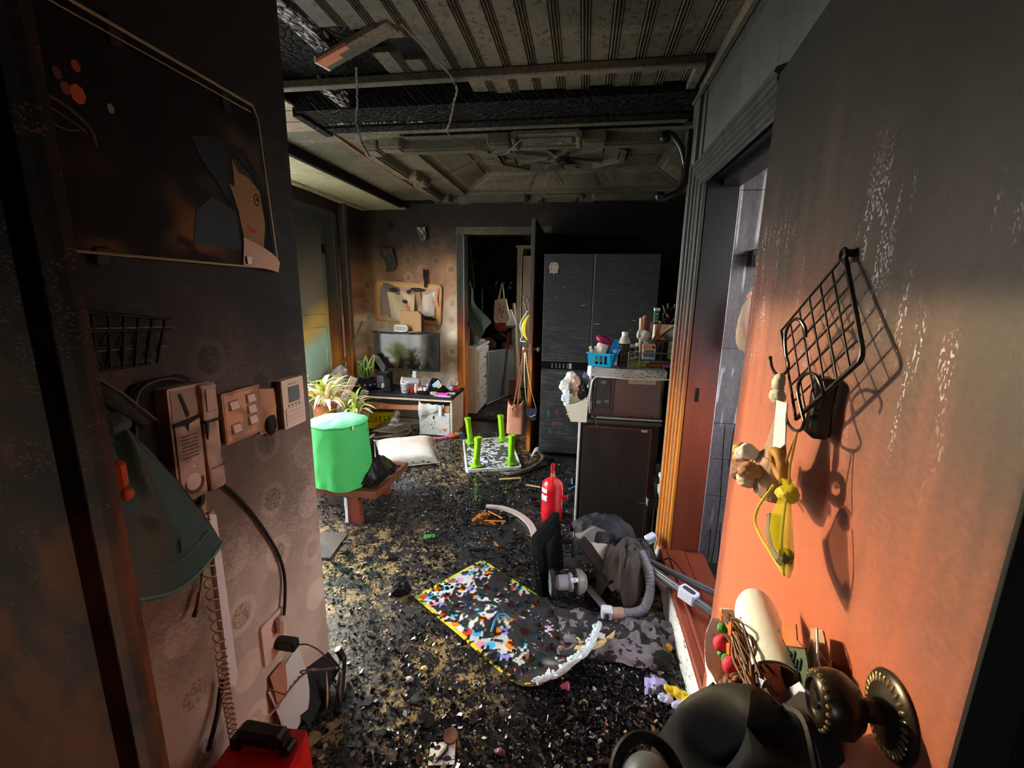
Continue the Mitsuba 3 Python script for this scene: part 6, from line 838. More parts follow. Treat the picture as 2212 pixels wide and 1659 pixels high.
q = thing('photo_card', 'white picture card with a sooty dark sketch lying on the black floor', 'card'); fp_ = lambda m: xf(m, (-0.388, 1.118, 0.006), rz=12)
add('card', fp_(box(-0.042, 0.042, -0.037, 0.037, 0, 0.002)), 'm_white_specks', q); add('sketch', fp_(cat(tube(spline([(-0.02, -0.03, 0.0022), (-0.005, -0.01, 0.0022), (0.01, 0.01, 0.0022), (0.012, 0.028, 0.0022)], 12), [0.003 + 0.006 * math.sin(0.26 * k) for k in range(12)], 5), blob((-0.018, 0.018, 0.002), (0.012, 0.008, 0.001), 1), blob((0.018, -0.018, 0.002), (0.014, 0.009, 0.001), 1))), P(30, 26, 28, 0.6), q)
simple('round_disc', xf(rough_up(lathe([(0.002, 0.004), (0.022, 0.006), (0.026, 0.0), (0.024, 0.010), (0.003, 0.009)], (0, 0, 0), 20), 0.001, 60), (-0.375, 1.172, 0.012), rx=14), P(104, 66, 52, 0.5), 'small brown round disc above the white picture card', 'disc')
simple('char_lump', rough_up(blob((-0.835, 1.83, 0.035), (0.045, 0.035, 0.035), 4), 0.022, 26, 5), 'm_char', 'fist-sized glossy lump of char left of the play mat', 'lump')
simple('green_scrap', xf(cat(box(-0.035, 0.035, -0.028, 0.028, 0.002, 0.004), box(-0.02, 0.02, -0.012, 0.012, 0.004, 0.006)), (-0.88, 2.37, 0.004), rz=25), bs('m_green_scrap', specks((84, 150, 84), (20, 22, 20), 0.55, 50.0, 0.95), 0.5), 'small green card scrap on the floor left of the orange scrap', 'card')
og = sg.Polygon([(-0.06, 0.08), (0.0, 0.10), (0.03, 0.02), (0.10, 0.0), (0.12, -0.03), (0.02, -0.05), (-0.02, -0.10), (-0.06, -0.02)]).buffer(-0.004).buffer(0.006); q = thing('orange_plastic_scrap', 'torn orange plastic sheet with black ash on the floor', 'plastic scrap'); add('sheet', xf(prism(og, 0.003, 0.007), (-0.60, 2.62, 0.004), rz=-20), bs('m_orange_scrap', specks((196, 110, 40), (30, 26, 24), 0.52, 30.0, 0.95), 0.45), q); add('stick', cat(tube([(-0.58, 2.60, 0.014), (-0.44, 2.62, 0.012)], 0.006, 6), tube([(-0.58, 2.735, 0.012), (-0.47, 2.66, 0.010)], 0.005, 6)), P(206, 126, 50, 0.5), q)
simple('plastic_moulding', rough_up(loft([np.array(c) + np.array([[0, 0.022, 0], [0, 0.022, 0.012], [0, -0.022, 0.016], [0, -0.022, 0.0]]) @ np.array([[c_, s_, 0], [-s_, c_, 0], [0, 0, 1.0]]) for c, c_, s_ in [(p, math.cos(t), math.sin(t)) for p, t in zip(spline([(-0.61, 2.80, 0.006), (-0.51, 2.80, 0.006), (-0.41, 2.76, 0.006), (-0.32, 2.68, 0.006), (-0.26, 2.58, 0.006), (-0.225, 2.46, 0.006)], 40), np.linspace(0.1, -1.25, 40))]]), 0.002, 40), P(196, 180, 172, 0.6), 'long curved strip of beige plastic moulding on the floor left of the extinguisher', 'moulding strip')
q = thing('charred_cable_strip', 'charred frayed strip lying between the upturned table and the refrigerator', 'strip'); add('strip', rough_up(tube(spline([(-0.62, 3.40, 0.014), (-0.50, 3.40, 0.014), (-0.40, 3.50, 0.02), (-0.33, 3.60, 0.03), (-0.29, 3.72, 0.05), (-0.34, 3.82, 0.07)], 50), 0.018, 8), 0.010, 35, 2), P(110, 98, 92, 0.7), q); add('frayed_end', rough_up(sheet(lambda u, v: (-0.40 + 0.10 * u, 3.74 + 0.06 * v, 0.03 + 0.07 * np.sin(u * 3) + 0.02 * v), 10, 8, 0.003), 0.008, 40), P(170, 160, 150, 0.7), q)
for i, (x, y, c, s, lab) in enumerate(((-0.52, 3.30, (196, 170, 120), (0.09, 0.012), 'pale splinter of wood below the upturned table'), (0.0, 3.25, (86, 150, 190), (0.07, 0.006), 'thin blue plastic straw on the floor behind the extinguisher'), (-0.02, 3.35, (90, 150, 180), (0.06, 0.006), 'second thin blue straw near the cabinet'), (-0.45, 2.35, (150, 92, 40), (0.03, 0.006), 'short brown twig on the wet floor'), (-0.32, 3.2, (200, 170, 110), (0.06, 0.010), 'pale wood splinter left of the refrigerator foot'))): simple('splinter', xf(rough_up(box(-s[0], s[0], -s[1], s[1], 0.001, 0.010, 0.002).subdivide().subdivide(), 0.003, 40, i), (x, y, 0.006), rz=20 + 37 * i), P(*c, 0.6), lab, 'splinter')
for i, (x, y, c, lab) in enumerate(((-0.56, 1.42, (196, 166, 96), 'small mustard yellow scrap left of the play mat edge'), (-0.60, 1.36, (170, 160, 150), 'small pale scrap below the mustard one'), (-0.03, 1.50, (216, 166, 40), 'mustard crumpled scrap at the lower right of the mat'), (-0.02, 1.62, (150, 84, 60), 'brown scrap beside the rolled mat edge'), (0.02, 1.66, (120, 130, 200), 'blue and white scrap left of the foam strip'), (0.15, 1.30, (206, 120, 130), 'pink bead on a white stick in the debris'), (0.17, 1.12, (180, 130, 40), 'orange screw-like scrap in the front debris'), (-0.2, 1.15, (90, 50, 70), 'dark pink speck of plastic in front'))): simple('small_scrap', rough_up(blob((x, y, 0.014), (0.016, 0.011, 0.008), 3), 0.006, 60, i), P(*c, 0.5), lab, 'scrap')
# black chips of char all over the floor
def chips(n, seed, dens, smin, smax, thick, stack):
    r = np.random.default_rng(seed); P_ = np.zeros((0, 2))
    while len(P_) < n:
        c = np.stack([r.uniform(-1.9, 0.62, 4 * n), r.uniform(0.75, 4.4, 4 * n)], 1); P_ = np.vstack([P_, c[r.random(4 * n) < dens(c[:, 0], c[:, 1])]])
    P_ = P_[:n]; s = smin + (smax - smin) * r.random(n) ** 3; base = np.array([[x, y, z] for x in (-1, 1) for y in (-1, 1) for z in (-1, 1)], float)
    v = base[None] * (1 + r.uniform(-0.45, 0.25, (n, 8, 3))) * np.stack([s, s * r.uniform(0.4, 1, n), s * r.uniform(*thick, n)], 1)[:, None]
    az, tl, ta = r.uniform(0, 6.283, n), r.normal(0, 0.35, n), r.uniform(0, 6.283, n); c, t = np.cos(az), np.sin(az); v = np.stack([v[..., 0] * c[:, None] - v[..., 1] * t[:, None], v[..., 0] * t[:, None] + v[..., 1] * c[:, None], v[..., 2]], -1)
    v[..., 2] += v[..., 0] * (tl * np.cos(ta))[:, None] + v[..., 1] * (tl * np.sin(ta))[:, None]
    hz = stack(P_[:, 0], P_[:, 1]) * r.random(n); v[..., 2] += (hz - v[..., 2].min(1) + 0.0005)[:, None]; v[..., :2] += P_[:, None]
    return TM(v.reshape(-1, 3), (BF[None] + (np.arange(n) * 8)[:, None, None]).reshape(-1, 3))
bl = lambda x, y, cx, cy, sx, sy: np.exp(-((x - cx) / sx) ** 2 - ((y - cy) / sy) ** 2)
def dens(x, y):
    m = meshkit.fbm(np.stack([x * 4, y * 4, 0 * x], -1), 3, 2); d = 0.05 + 0.9 * bl(x, y, 0.20, 1.25, 0.28, 0.38) + 0.5 * bl(x, y, -0.30, 1.55, 0.30, 0.28) * (m > 0.5) + 0.25 * bl(x, y, -0.35, 2.6, 0.5, 0.6) * (m > 0.5) + 0.35 * bl(x, y, -0.1, 3.0, 0.3, 0.3) * (m > 0.45) + 0.15 * bl(x, y, -0.4, 1.0, 0.3, 0.3)
    free = ~((x > 0.0) & (x < 0.6) & (y > 2.5)) & (x < 0.462 + (y > 1.36) * 0.0) & ~((x < -0.90) & (y < 1.42)); return np.clip(d, 0, 1) * free
def lift(x, y): return 0.022 * bl(x, y, 0.22, 1.25, 0.25, 0.35) + 0.045 * np.clip((x + 0.5) * 1.2, 0, 1) * bl(x, y, -0.25, 1.6, 0.22, 0.22) + 0.002
bs('m_chip', lambda p, n, uv: mix(L3(17, 17, 19), L3(52, 52, 58), smoothstep(0.6, 0.85, noise(p.x * 45, p.y * 45, p.z * 45))), 0.22, spec=0.6)
add('char_debris', chips(26000, 3, dens, 0.0022, 0.010, (0.12, 0.5), lift), 'm_chip', label='black glossy chips of char strewn all over the wet floor', cat='debris', kind='stuff')
add('ash_flakes', chips(2000, 5, dens, 0.002, 0.009, (0.05, 0.15), lift), bs('m_flake', lambda p, n, uv: mix(L3(120, 122, 132), L3(170, 152, 116), cell_rand(p.x * 30, p.y * 30)), 0.5), label='pale grey and tan flakes of ash and paint among the black chips', cat='debris', kind='stuff')
r = np.random.default_rng(12); lb_ = 'palm-sized flat flake of charred ceiling lying on the wet floor'
fx = [(-0.72, 1.25), (-0.55, 1.3), (-0.48, 1.22), (-0.62, 1.15), (-0.30, 1.28), (-1.2, 1.95), (-0.95, 2.75), (-0.86, 3.0), (-0.75, 3.2), (-0.55, 2.9), (-0.33, 2.45), (-0.45, 2.5), (-0.4, 2.25), (-0.55, 2.28), (-0.3, 3.0), (-0.2, 3.1), (0.0, 2.95), (-0.9, 2.55), (-1.0, 2.1), (-0.42, 2.7), (0.1, 1.05), (0.3, 1.05), (-0.1, 1.1), (-0.15, 1.25), (0.05, 1.4), (-0.7, 2.6), (-1.1, 2.9), (-0.25, 2.9), (-1.3, 2.0), (-0.05, 3.3)]
for k, (x, y) in enumerate(fx):
    s = r.uniform(0.018, 0.04); a = np.sort(r.uniform(0, 6.283, 9)); g = sg.Polygon([(s * (0.6 + 0.5 * r.random()) * math.cos(t), s * 0.8 * (0.6 + 0.5 * r.random()) * math.sin(t)) for t in a]).buffer(0.002, quad_segs=1)
    if g.geom_type == 'Polygon': add('charred_flake', xf(prism(g, 0, 0.005), (x, y, 0.004), rx=r.uniform(-8, 8), ry=r.uniform(-8, 8)), 'm_chip', label=lb_, cat='char flake', group='flat flakes of charred ceiling on the floor')
# ================================================================ THE HALL, left wall
def onwall(m, y=0, z=0, x=-0.93): return to_frame(m, (x, y, z), (0, 1, 0), (0, 0, 1), (1, 0, 0))
po = thing('laminated_poster', 'large smoke-blackened laminated poster taped to the hall wall, a drawn face at its right', 'poster')
def poster_fn(p, n, uv):
    k = fbm(p.y * 6, p.z * 6, 1.0, 4); b = smoothstep(1.72, 1.58, p.z + (k - 0.5) * 0.22); c = mix(L3(21, 19, 18), L3(56, 44, 34), smoothstep(0.45, 0.7, k)); c = mix(c, L3(104, 64, 36), b * smoothstep(0.40, 0.65, fbm(p.y * 4, p.z * 9, 6.0, 3)) * smoothstep(1.12, 0.95, p.y))
    return mix(c, L3(15, 14, 14), smoothstep(0.55, 0.6, fbm(p.y * 9, p.z * 9, 3.0, 3)) * 0.8)
bs('m_poster', poster_fn, 0.7, spec=0.15)
add('sheet', onwall(rough_up(prism([(0.50, 1.566), (1.232, 1.561), (1.205, 1.955), (1.19, 1.985), (0.50, 1.992)], 0.006, 0.010), 0.002, 8)), 'm_poster', po)
add('edge_binding', cat(tube([(-0.914, 0.5, 1.992), (-0.914, 1.19, 1.986)], 0.004, 6), tube([(-0.914, 0.5, 1.972), (-0.914, 1.18, 1.967)], 0.0018, 5), tube([(-0.914, 1.19, 1.986), (-0.914, 1.206, 1.955), (-0.914, 1.235, 1.563)], 0.003, 6), tube([(-0.914, 0.5, 1.562), (-0.914, 1.235, 1.558)], 0.003, 6)), P(150, 132, 100, 0.25, 0.3), po, label='pale shiny plastic edge')
add('face_print', onwall(prism([(1.099, 1.83), (1.118, 1.80), (1.150, 1.795), (1.192, 1.77), (1.202, 1.68), (1.185, 1.605), (1.118, 1.602), (1.104, 1.70), (1.082, 1.765), (1.10, 1.76)], 0.010, 0.0112)), P(124, 84, 48, 0.5), po, label='orange-brown face of the drawn figure')
fc_ = add('hair_print', onwall(prism([(0.98, 1.845), (1.06, 1.872), (1.15, 1.862), (1.20, 1.80), (1.205, 1.745), (1.165, 1.805), (1.115, 1.832), (1.095, 1.84), (1.08, 1.77), (1.07, 1.72), (1.04, 1.76), (1.0, 1.80)], 0.010, 0.0118)), P(17, 16, 18, 0.4), po)
add('eye_print', onwall(cat(prism(affinity.scale(sg.Point(0, 0).buffer(0.011).difference(sg.Point(0, 0).buffer(0.008)), 1, 1.5), 0.0112, 0.012), prism(sg.Point(0.002, 0.002).buffer(0.0045), 0.0112, 0.012)), 1.176, 1.742), P(46, 36, 32, 0.4), po); add('mouth_print', onwall(prism([(-0.025, 0.01), (-0.005, 0.0), (0.015, -0.004), (0.012, -0.012), (-0.01, -0.010)], 0.0112, 0.012), 1.150, 1.662), P(150, 40, 34, 0.4), po)
add('dark_garment_print', onwall(prism([(0.95, 1.60), (1.10, 1.60), (1.095, 1.70), (1.02, 1.72), (0.97, 1.68)], 0.010, 0.0112)), P(20, 18, 19, 0.5), po)
add('torn_corner', onwall(rough_up(sheet(lambda u, v: (1.098 + 0.135 * u + 0.012 * v, 1.548 + (0.075 - 0.045 * u) * v + 0.012 * (1 - u), 0.013 + 0.018 * np.sin(u * 3)), 12, 8, 0.002), 0.002, 30)), P(176, 132, 108, 0.6), po, label='torn pinkish corner with a small white tag')
add('corner_tag', onwall(cat(box(1.105, 1.13, 1.565, 1.585, 0.020, 0.022)), 0, 0), P(196, 186, 170, 0.6), po)
for i, (y, z, h) in enumerate(((1.098, 1.985, 0.055), (0.828, 1.995, 0.05), (0.738, 1.565, 0.035))): add('tape', onwall(rough_up(box(-0.014, 0.014, -h * 0.8, h * 0.2, 0.0105, 0.0155, 0.002).subdivide().subdivide(), 0.003, 40, i), y, z), P(16, 15, 15, 0.6), po)
for i, (y, z, s, c) in enumerate(((0.748, 1.885, 0.008, (150, 62, 30)), (0.744, 1.838, 0.013, (176, 74, 36)), (0.715, 1.86, 0.008, (96, 40, 26)), (0.80, 1.835, 0.007, (120, 116, 104)), (0.725, 1.84, 0.009, (110, 48, 28)))): add('flower_print', onwall(prism(affinity.scale(sg.Point(0, 0).buffer(s, quad_segs=2), 1, 1.3), 0.010, 0.0115), y, z), P(*c, 0.5), po)
add('branch_print', onwall(cat(tube(spline([(0.68, 1.82, 0.011), (0.72, 1.81, 0.011), (0.755, 1.785, 0.011), (0.76, 1.755, 0.011)], 16), 0.003, 5), tube(spline([(0.68, 1.775, 0.011), (0.715, 1.77, 0.011), (0.745, 1.78, 0.011)], 10), 0.0015, 5), tube(spline([(0.69, 1.80, 0.011), (0.72, 1.79, 0.011), (0.75, 1.775, 0.011)], 10), 0.0015, 5))), P(84, 64, 50, 0.6), po)
wr = thing('wire_letter_rack', 'blackened wire letter rack fixed to the hall wall below the poster', 'wire rack')
for k in range(7): add('upright', onwall(tube([(0.665 + 0.029 * k, 1.452 - 0.004 * k, 0.022), (0.655 + 0.024 * k, 1.345 - 0.001 * k, 0.030)], 0.0034, 6)), P(12, 11, 11, 0.7), wr)
for z0, z1, y1, c in ((1.460, 1.430, 0.85, 0), (1.425, 1.412, 0.86, 1), (1.420, 1.407, 0.85, 0), (1.388, 1.378, 0.83, 0), (1.382, 1.372, 0.83, 1), (1.345, 1.338, 0.79, 0)): add('rail', onwall(tube([(0.62, z0, 0.026), (y1, z1, 0.022)], 0.0020 if c else 0.0032, 6)), P(96, 82, 70, 0.6) if c else P(12, 11, 11, 0.7), wr)
for k in range(5): add('sooty_web', onwall(rough_up(sheet(lambda u, v, k=k: (0.67 + 0.03 * k + 0.024 * u, 1.345 + 0.045 * v + 0.02 * np.sin(u * 3), 0.024 + 0 * u), 6, 6, 0.002), 0.003, 50, k)), P(15, 14, 14, 0.7), wr)
# intercom
ic = thing('intercom', 'beige smoke-stained intercom telephone with its handset, mounted on the hall wall', 'intercom'); IV = bs('m_intercom', lambda p, n, uv: mix(L3(186, 152, 132), L3(118, 92, 78), smoothstep(0.42, 0.68, fbm(p.x * 9, p.y * 14, p.z * 14, 3))), 0.42)
add('black_backplate', onwall(rough_up(prism(rrect(-0.075, -0.15, 0.075, 0.145, 0.03), 0.001, 0.012), 0.002, 30), 0.82, 1.155), P(13, 12, 12, 0.8), ic, label='flat black patch behind the phone')  # plain black plate, reaching past the phone on its left
add('backplate_outline', tube(spline([(-0.915, 0.75, 1.10), (-0.912, 0.742, 1.20), (-0.91, 0.76, 1.283), (-0.91, 0.82, 1.30), (-0.912, 0.87, 1.285)], 40), 0.003, 5), P(70, 58, 52, 0.6), ic)
ib = lambda m: onwall(to_frame(m, (0, 0, 0), (math.cos(0.03), -0.03, 0), (0.03, math.cos(0.03), 0), (0, 0, 1)), 0.845, 1.145)
add('body', ib(prism(rrect(-0.052, -0.135, 0.064, 0.135, 0.006), 0.008, 0.045)), IV, ic, smooth=30)
add('front_panel', ib(prism(rrect(-0.046, -0.128, 0.020, 0.055, 0.004), 0.045, 0.049)), IV, ic); add('cradle_recess', ib(prism(sg.Polygon([(-0.046, 0.062), (0.018, 0.062), (0.018, 0.128), (-0.046, 0.128)]), 0.045, 0.0462)), P(150, 122, 104, 0.5), ic)
add('heat_crack', ib(cat(prism([(-0.048, 0.055), (0.02, 0.062), (0.02, 0.056), (-0.01, 0.048), (-0.014, 0.03), (-0.022, 0.046), (-0.048, 0.048)], 0.0455, 0.0502), prism([(-0.028, 0.12), (-0.020, 0.12), (-0.004, 0.068), (-0.012, 0.062)], 0.0462, 0.0475))), P(18, 15, 14, 0.7), ic)
sg_ = add('speaker_grille', ib(cat(*[box(-0.034 + 0.0055 * i, -0.0313 + 0.0055 * i, -0.032 + 0.0085 * j, -0.0285 + 0.0085 * j, 0.0488, 0.0497) for i in range(8) for j in range(7)])), P(36, 28, 25, 0.7), ic, kind='stuff')
add('mouth_hollow', ib(prism(sg.Point(-0.012, -0.095).buffer(0.026).intersection(sg.box(-0.06, -0.13, 0.05, -0.086)), 0.049, 0.0498)), P(70, 54, 46, 0.6), ic); add('cup_shine', ib(blob((-0.014, -0.092, 0.047), (0.022, 0.022, 0.006), 3)), P(206, 176, 160, 0.4), ic); add('indicator', ib(box(-0.014, -0.006, -0.056, -0.053, 0.049, 0.050)), P(230, 214, 196, 0.5), ic)
hs = add('handset', ib(cat(loft([np.array([[0.024, y, 0.045], [0.064, y, 0.045], [0.066, y, 0.045 + h * 0.7], [0.058, y, 0.045 + h], [0.030, y, 0.045 + h], [0.023, y, 0.045 + h * 0.7]]) for y, h in ((-0.132, 0.010), (-0.125, 0.018), (-0.085, 0.018), (-0.055, 0.014), (0.01, 0.013), (0.045, 0.015), (0.06, 0.018), (0.125, 0.018), (0.132, 0.010))]))), IV, ic, smooth=35)
add('seam', ib(cat(box(0.026, 0.066, -0.075, -0.0735, 0.04, 0.0625), box(0.022, 0.068, 0.040, 0.046, 0.045, 0.0625), prism([(0.024, 0.045), (0.034, 0.044), (0.026, 0.0)], 0.05, 0.0605))), P(34, 27, 25, 0.7), hs); add('inset_line', ib(cat(prism(rrect(0.028, 0.066, 0.06, 0.122, 0.003).difference(rrect(0.0288, 0.0668, 0.0592, 0.1212, 0.003)), 0.0615, 0.0638))), P(120, 94, 80, 0.5), hs)
add('cord_boot', onwall(cat(tube(spline([(0.86, 1.008, 0.03), (0.855, 0.985, 0.03), (0.835, 0.975, 0.02)], 10), 0.008, 8))), P(22, 18, 16, 0.6), ic)
cc = thing('coiled_cord', 'beige coiled telephone cord hanging down the hall wall', 'cord'); ct = spline([(-0.905, 0.862, 0.95), (-0.903, 0.856, 0.86), (-0.90, 0.853, 0.70), (-0.90, 0.854, 0.54), (-0.90, 0.852, 0.45), (-0.90, 0.855, 0.36), (-0.90, 0.858, 0.26)], 760); s_ = np.linspace(0, 32 * 2 * np.pi, 760); rr_ = np.linspace(0.014, 0.010, 760)
add('coil', tube(ct + np.stack([rr_ * np.cos(s_), rr_ * np.sin(s_), 0 * s_], -1), 0.0022, 5), P(176, 140, 112, 0.45), cc, smooth=True); add('upper_lead', tube(spline([(-0.905, 0.85, 1.0), (-0.90, 0.862, 0.95), (-0.90, 0.868, 0.86)], 14), 0.003, 6), P(176, 140, 112, 0.45), cc)
q = thing('loose_plug', 'small scorched brass plug dangling beside the coiled cord', 'plug'); add('body', onwall(tube([(0.83, 0.755, 0.02), (0.817, 0.735, 0.025), (0.81, 0.72, 0.025)], 0.006, 8)), P(120, 84, 46, 0.4, 0.4), q); add('pins', onwall(cat(tube([(0.812, 0.722, 0.025), (0.80, 0.708, 0.027)], 0.003, 6), tube([(0.807, 0.725, 0.025), (0.795, 0.713, 0.027)], 0.003, 6))), BLACK, q); add('lead', onwall(tube(spline([(0.83, 0.755, 0.02), (0.845, 0.80, 0.015), (0.848, 0.90, 0.012)], 14), 0.0025, 6)), P(110, 80, 56, 0.5), q)
simple('black_cable', onwall(tube(spline([(0.90, 1.02, 0.012), (0.945, 0.99, 0.012), (1.008, 0.905, 0.010), (1.067, 0.797, 0.010), (1.122, 0.668, 0.010), (1.136, 0.576, 0.012), (1.116, 0.49, 0.018), (1.098, 0.452, 0.022)], 60), 0.0048, 8)), BLACK, 'thick black cable curving from the intercom down to the wall outlet', 'cable')
simple('black_lead', onwall(tube(spline([(0.856, 0.47, 0.02), (0.842, 0.43, 0.02), (0.824, 0.395, 0.025), (0.80, 0.365, 0.03), (0.775, 0.335, 0.035)], 24), 0.006, 8)), BLACK, 'black lead running down beside the lower end of the coiled cord', 'cable')
cd_ = thing('cable_duct', 'narrow white plastic cable duct running down the hall wall', 'cable duct'); add('cover', onwall(cat(prism([(0.893, 0.93), (0.913, 0.922), (0.914, 0.42), (0.902, 0.40), (0.884, 0.415)], 0.0, 0.012))), P(214, 204, 200, 0.45), cd_); add('upper_duct', onwall(box(0.872, 0.890, 0.925, 1.01, 0, 0.010)), P(150, 118, 88, 0.5), cd_, label='scorched brown upper piece'); add('base_strip', onwall(box(0.890, 0.916, 0.41, 0.93, -0.002, 0.004)), P(150, 130, 122, 0.5), cd_)
# switches, thermostat, outlet
sw = thing('switch_plate', 'five-gang light switch plate, beige and scorched, beside the intercom', 'light switch'); so = lambda m: onwall(m, 0.968, 1.092)
add('plate', so(prism(rrect(0, 0, 0.135, 0.138, 0.004), 0.010, 0.018)), bs('m_switch', lambda p, n, uv: mix(L3(196, 136, 100), L3(150, 104, 80), smoothstep(0.4, 0.7, fbm(p.y * 20, p.z * 20, 3.0, 2))), 0.45), sw, smooth=30); add('back_box', so(box(0.006, 0.128, 0.006, 0.132, -0.005, 0.010)), P(120, 76, 54, 0.6), sw); add('border', so(prism(rrect(0.004, 0.004, 0.131, 0.134, 0.003).difference(rrect(0.0055, 0.0055, 0.1295, 0.1325, 0.003)), 0.018, 0.0186)), P(120, 80, 60, 0.5), sw)
for y, z in ((0.036, 0.100), (0.036, 0.036), (0.098, 0.106), (0.098, 0.074), (0.098, 0.043)):
    b_ = add('bezel', so(prism(rrect(y - 0.017, z - 0.0135, y + 0.017, z + 0.0135, 0.002), 0.0175, 0.0195)), P(112, 82, 68, 0.5), sw); add('rocker', so(hull([(y - 0.0145, z - 0.011, 0.0195), (y + 0.0145, z - 0.011, 0.0195), (y - 0.0145, z + 0.011, 0.0195), (y + 0.0145, z + 0.011, 0.0195), (y - 0.0135, z - 0.010, 0.0245), (y + 0.0135, z - 0.010, 0.0245), (y - 0.0135, z + 0.010, 0.0215), (y + 0.0135, z + 0.010, 0.0215)])), P(206, 170, 152, 0.4), b_)
wf = thing('peeled_paper_flap', 'brown peeled wallpaper flap with a burnt hole between switch plate and thermostat', 'wallpaper scrap'); add('flap', onwall(rough_up(sheet(lambda u, v: (1.105 + 0.075 * u, 1.075 + 0.14 * v - 0.02 * u * (v - 0.3), 0.004 + 0.020 * np.sin(u * 3.1) * (1 - v * 0.4)), 16, 18, 0.002), 0.003, 30, 2)), P(176, 122, 92, 0.7), wf); add('burnt_hole', onwall(rough_up(blob((1.138, 1.098, 0.018), (0.022, 0.033, 0.010), 3), 0.004, 40)), P(15, 13, 12, 0.8), wf)
tm = thing('thermostat', 'pale heating thermostat with small grey display at the edge of the hall wall', 'thermostat'); to_ = lambda m: onwall(m, 1.182, 1.068)
add('case', to_(prism(rrect(0, 0, 0.105, 0.155, 0.005), 0.0, 0.030)), P(206, 176, 152, 0.45), tm, smooth=30); add('dark_side', to_(box(-0.003, 0.0, 0.002, 0.152, 0, 0.027)), P(60, 54, 46, 0.6), tm)
add('display', to_(prism(rrect(0.028, 0.080, 0.082, 0.130, 0.003), 0.029, 0.031)), P(88, 90, 92, 0.2), tm); add('flap_cover', to_(prism(rrect(0.008, 0.008, 0.098, 0.064, 0.004), 0.030, 0.033)), P(200, 170, 156, 0.45), tm)
for k in range(4): add('key', to_(lathe([(0.0035, 0.030), (0.003, 0.032), (0.001, 0.032)], (0.026 + 0.017 * k, 0.071, 0), 10)), P(110, 88, 78, 0.5), tm)
for k in range(3): add('flap_line', to_(cat(box(0.012, 0.094, 0.024 + 0.014 * k, 0.0248 + 0.014 * k, 0.0332, 0.0336))), P(150, 122, 108, 0.5), tm)
add('maker_line', to_(cat(*[box(0.03 + 0.006 * k, 0.034 + 0.006 * k, 0.137, 0.1405, 0.030, 0.0306) for k in range(7)])), P(130, 106, 92, 0.5), tm)
ou = thing('wall_outlet', 'pinkish wall outlet plate near the bottom of the hall wall', 'outlet'); oo = lambda m: onwall(m, 1.068, 0.415)
add('plate', oo(prism(rrect(-0.05, -0.072, 0.055, 0.072, 0.010), 0.0, 0.010)), P(214, 182, 162, 0.45), ou, smooth=30)
for z in (0.030, -0.032): add('socket', oo(lathe([(0.021, 0.009), (0.021, 0.012), (0.018, 0.010), (0.002, 0.009)], (0.012, z, 0), 24)), P(150, 118, 104, 0.5), ou)
q = thing('white_plug', 'cream plug of the thick black cable in the upper socket', 'plug'); add('plug', oo(rough_up(box(0.0, 0.030, 0.004, 0.062, 0.012, 0.040, 0.008).subdivide().subdivide(), 0.001, 30)), P(206, 178, 156, 0.45), q); add('boot', onwall(cyl((1.09, 0.476, 0.026), (1.098, 0.452, 0.024), 0.006, 0.008)) if False else onwall(cyl((1.088, 0.472, 0.026), (1.096, 0.448, 0.024), 0.009, 0.007)), P(96, 78, 66, 0.5), q)
q = thing('black_charger', 'black charger plug sticking out of the lower socket of the hall outlet', 'charger'); add('body', oo(xf(box(-0.004, 0.030, -0.050, -0.016, 0.012, 0.075, 0.004), (0, 0, 0))), BLACK, q); add('nose', oo(cyl((0.013, -0.033, 0.010), (0.013, -0.033, 0.020), 0.020)), BLACK, q)
add('lead', tube(spline([(-0.855, 1.082, 0.382), (-0.83, 1.10, 0.37), (-0.80, 1.12, 0.33), (-0.77, 1.13, 0.28), (-0.74, 1.14, 0.25)], 24), 0.0022, 5), BLACK, q)
# teal nylon bag
tb = thing('teal_bag', 'folded teal nylon bag hanging at the left behind the brown door frame', 'bag')
def teal_bag(u, v):
    top = np.stack([-0.815 + 0 * u, 0.595 + 0.045 * u, 1.265 + 0.0 * u], -1); bot = np.stack([-0.81 + 0.015 * np.sin(u * 4), 0.545 + 0.268 * u, 0.962 - 0.045 * np.sin(u * 3.0) - 0.04 * u], -1); w = v[..., None]; q = top * (1 - w) + bot * w
    fo = 0.012 * np.sin(u * 11 + v * 2) * (1 - v) + 0.008 * ridge(u, v, 6, 3.5); return q[..., 0] + fo, q[..., 1] + 0.012 * np.sin(v * 3.1) * u, q[..., 2] - 0.005 * u * v
add('cloth', sheet(teal_bag, 44, 50, 0.004), P(50, 82, 82, 0.45), tb, smooth=True); add('gathered_top', rough_up(cat(blob((-0.815, 0.62, 1.262), (0.02, 0.028, 0.022), 3), blob((-0.82, 0.60, 1.285), (0.014, 0.016, 0.03), 3, rx=25)), 0.012, 28, 3), P(58, 84, 82, 0.5), tb)
add('hem', tube(spline([tuple(np.array(teal_bag(np.array(t), np.array(1.0)))) for t in np.linspace(0, 1, 9)], 40), 0.006, 6), P(88, 130, 134, 0.4), tb, label='lighter teal hem')
add('barcode_tag', cat(*[to_frame(box(0.012 * 0 + 0.004 * k, 0.004 * k + (0.0025 if k % 3 else 0.0012), 0, 0.03, 0, 0.001), (-0.795, 0.665, 0.965), (0.1, 0.99, 0.05), (0, 0, 1), (1, 0, 0)) for k in range(8)]), P(28, 34, 34, 0.6), tb, label='dark barcode print'); add('fold_line', tube(spline([tuple(np.array(teal_bag(np.array(t), np.array(0.84))) + (0.003, 0, 0)) for t in np.linspace(0.05, 0.95, 9)], 30), 0.0015, 5), P(100, 130, 130, 0.5), tb)
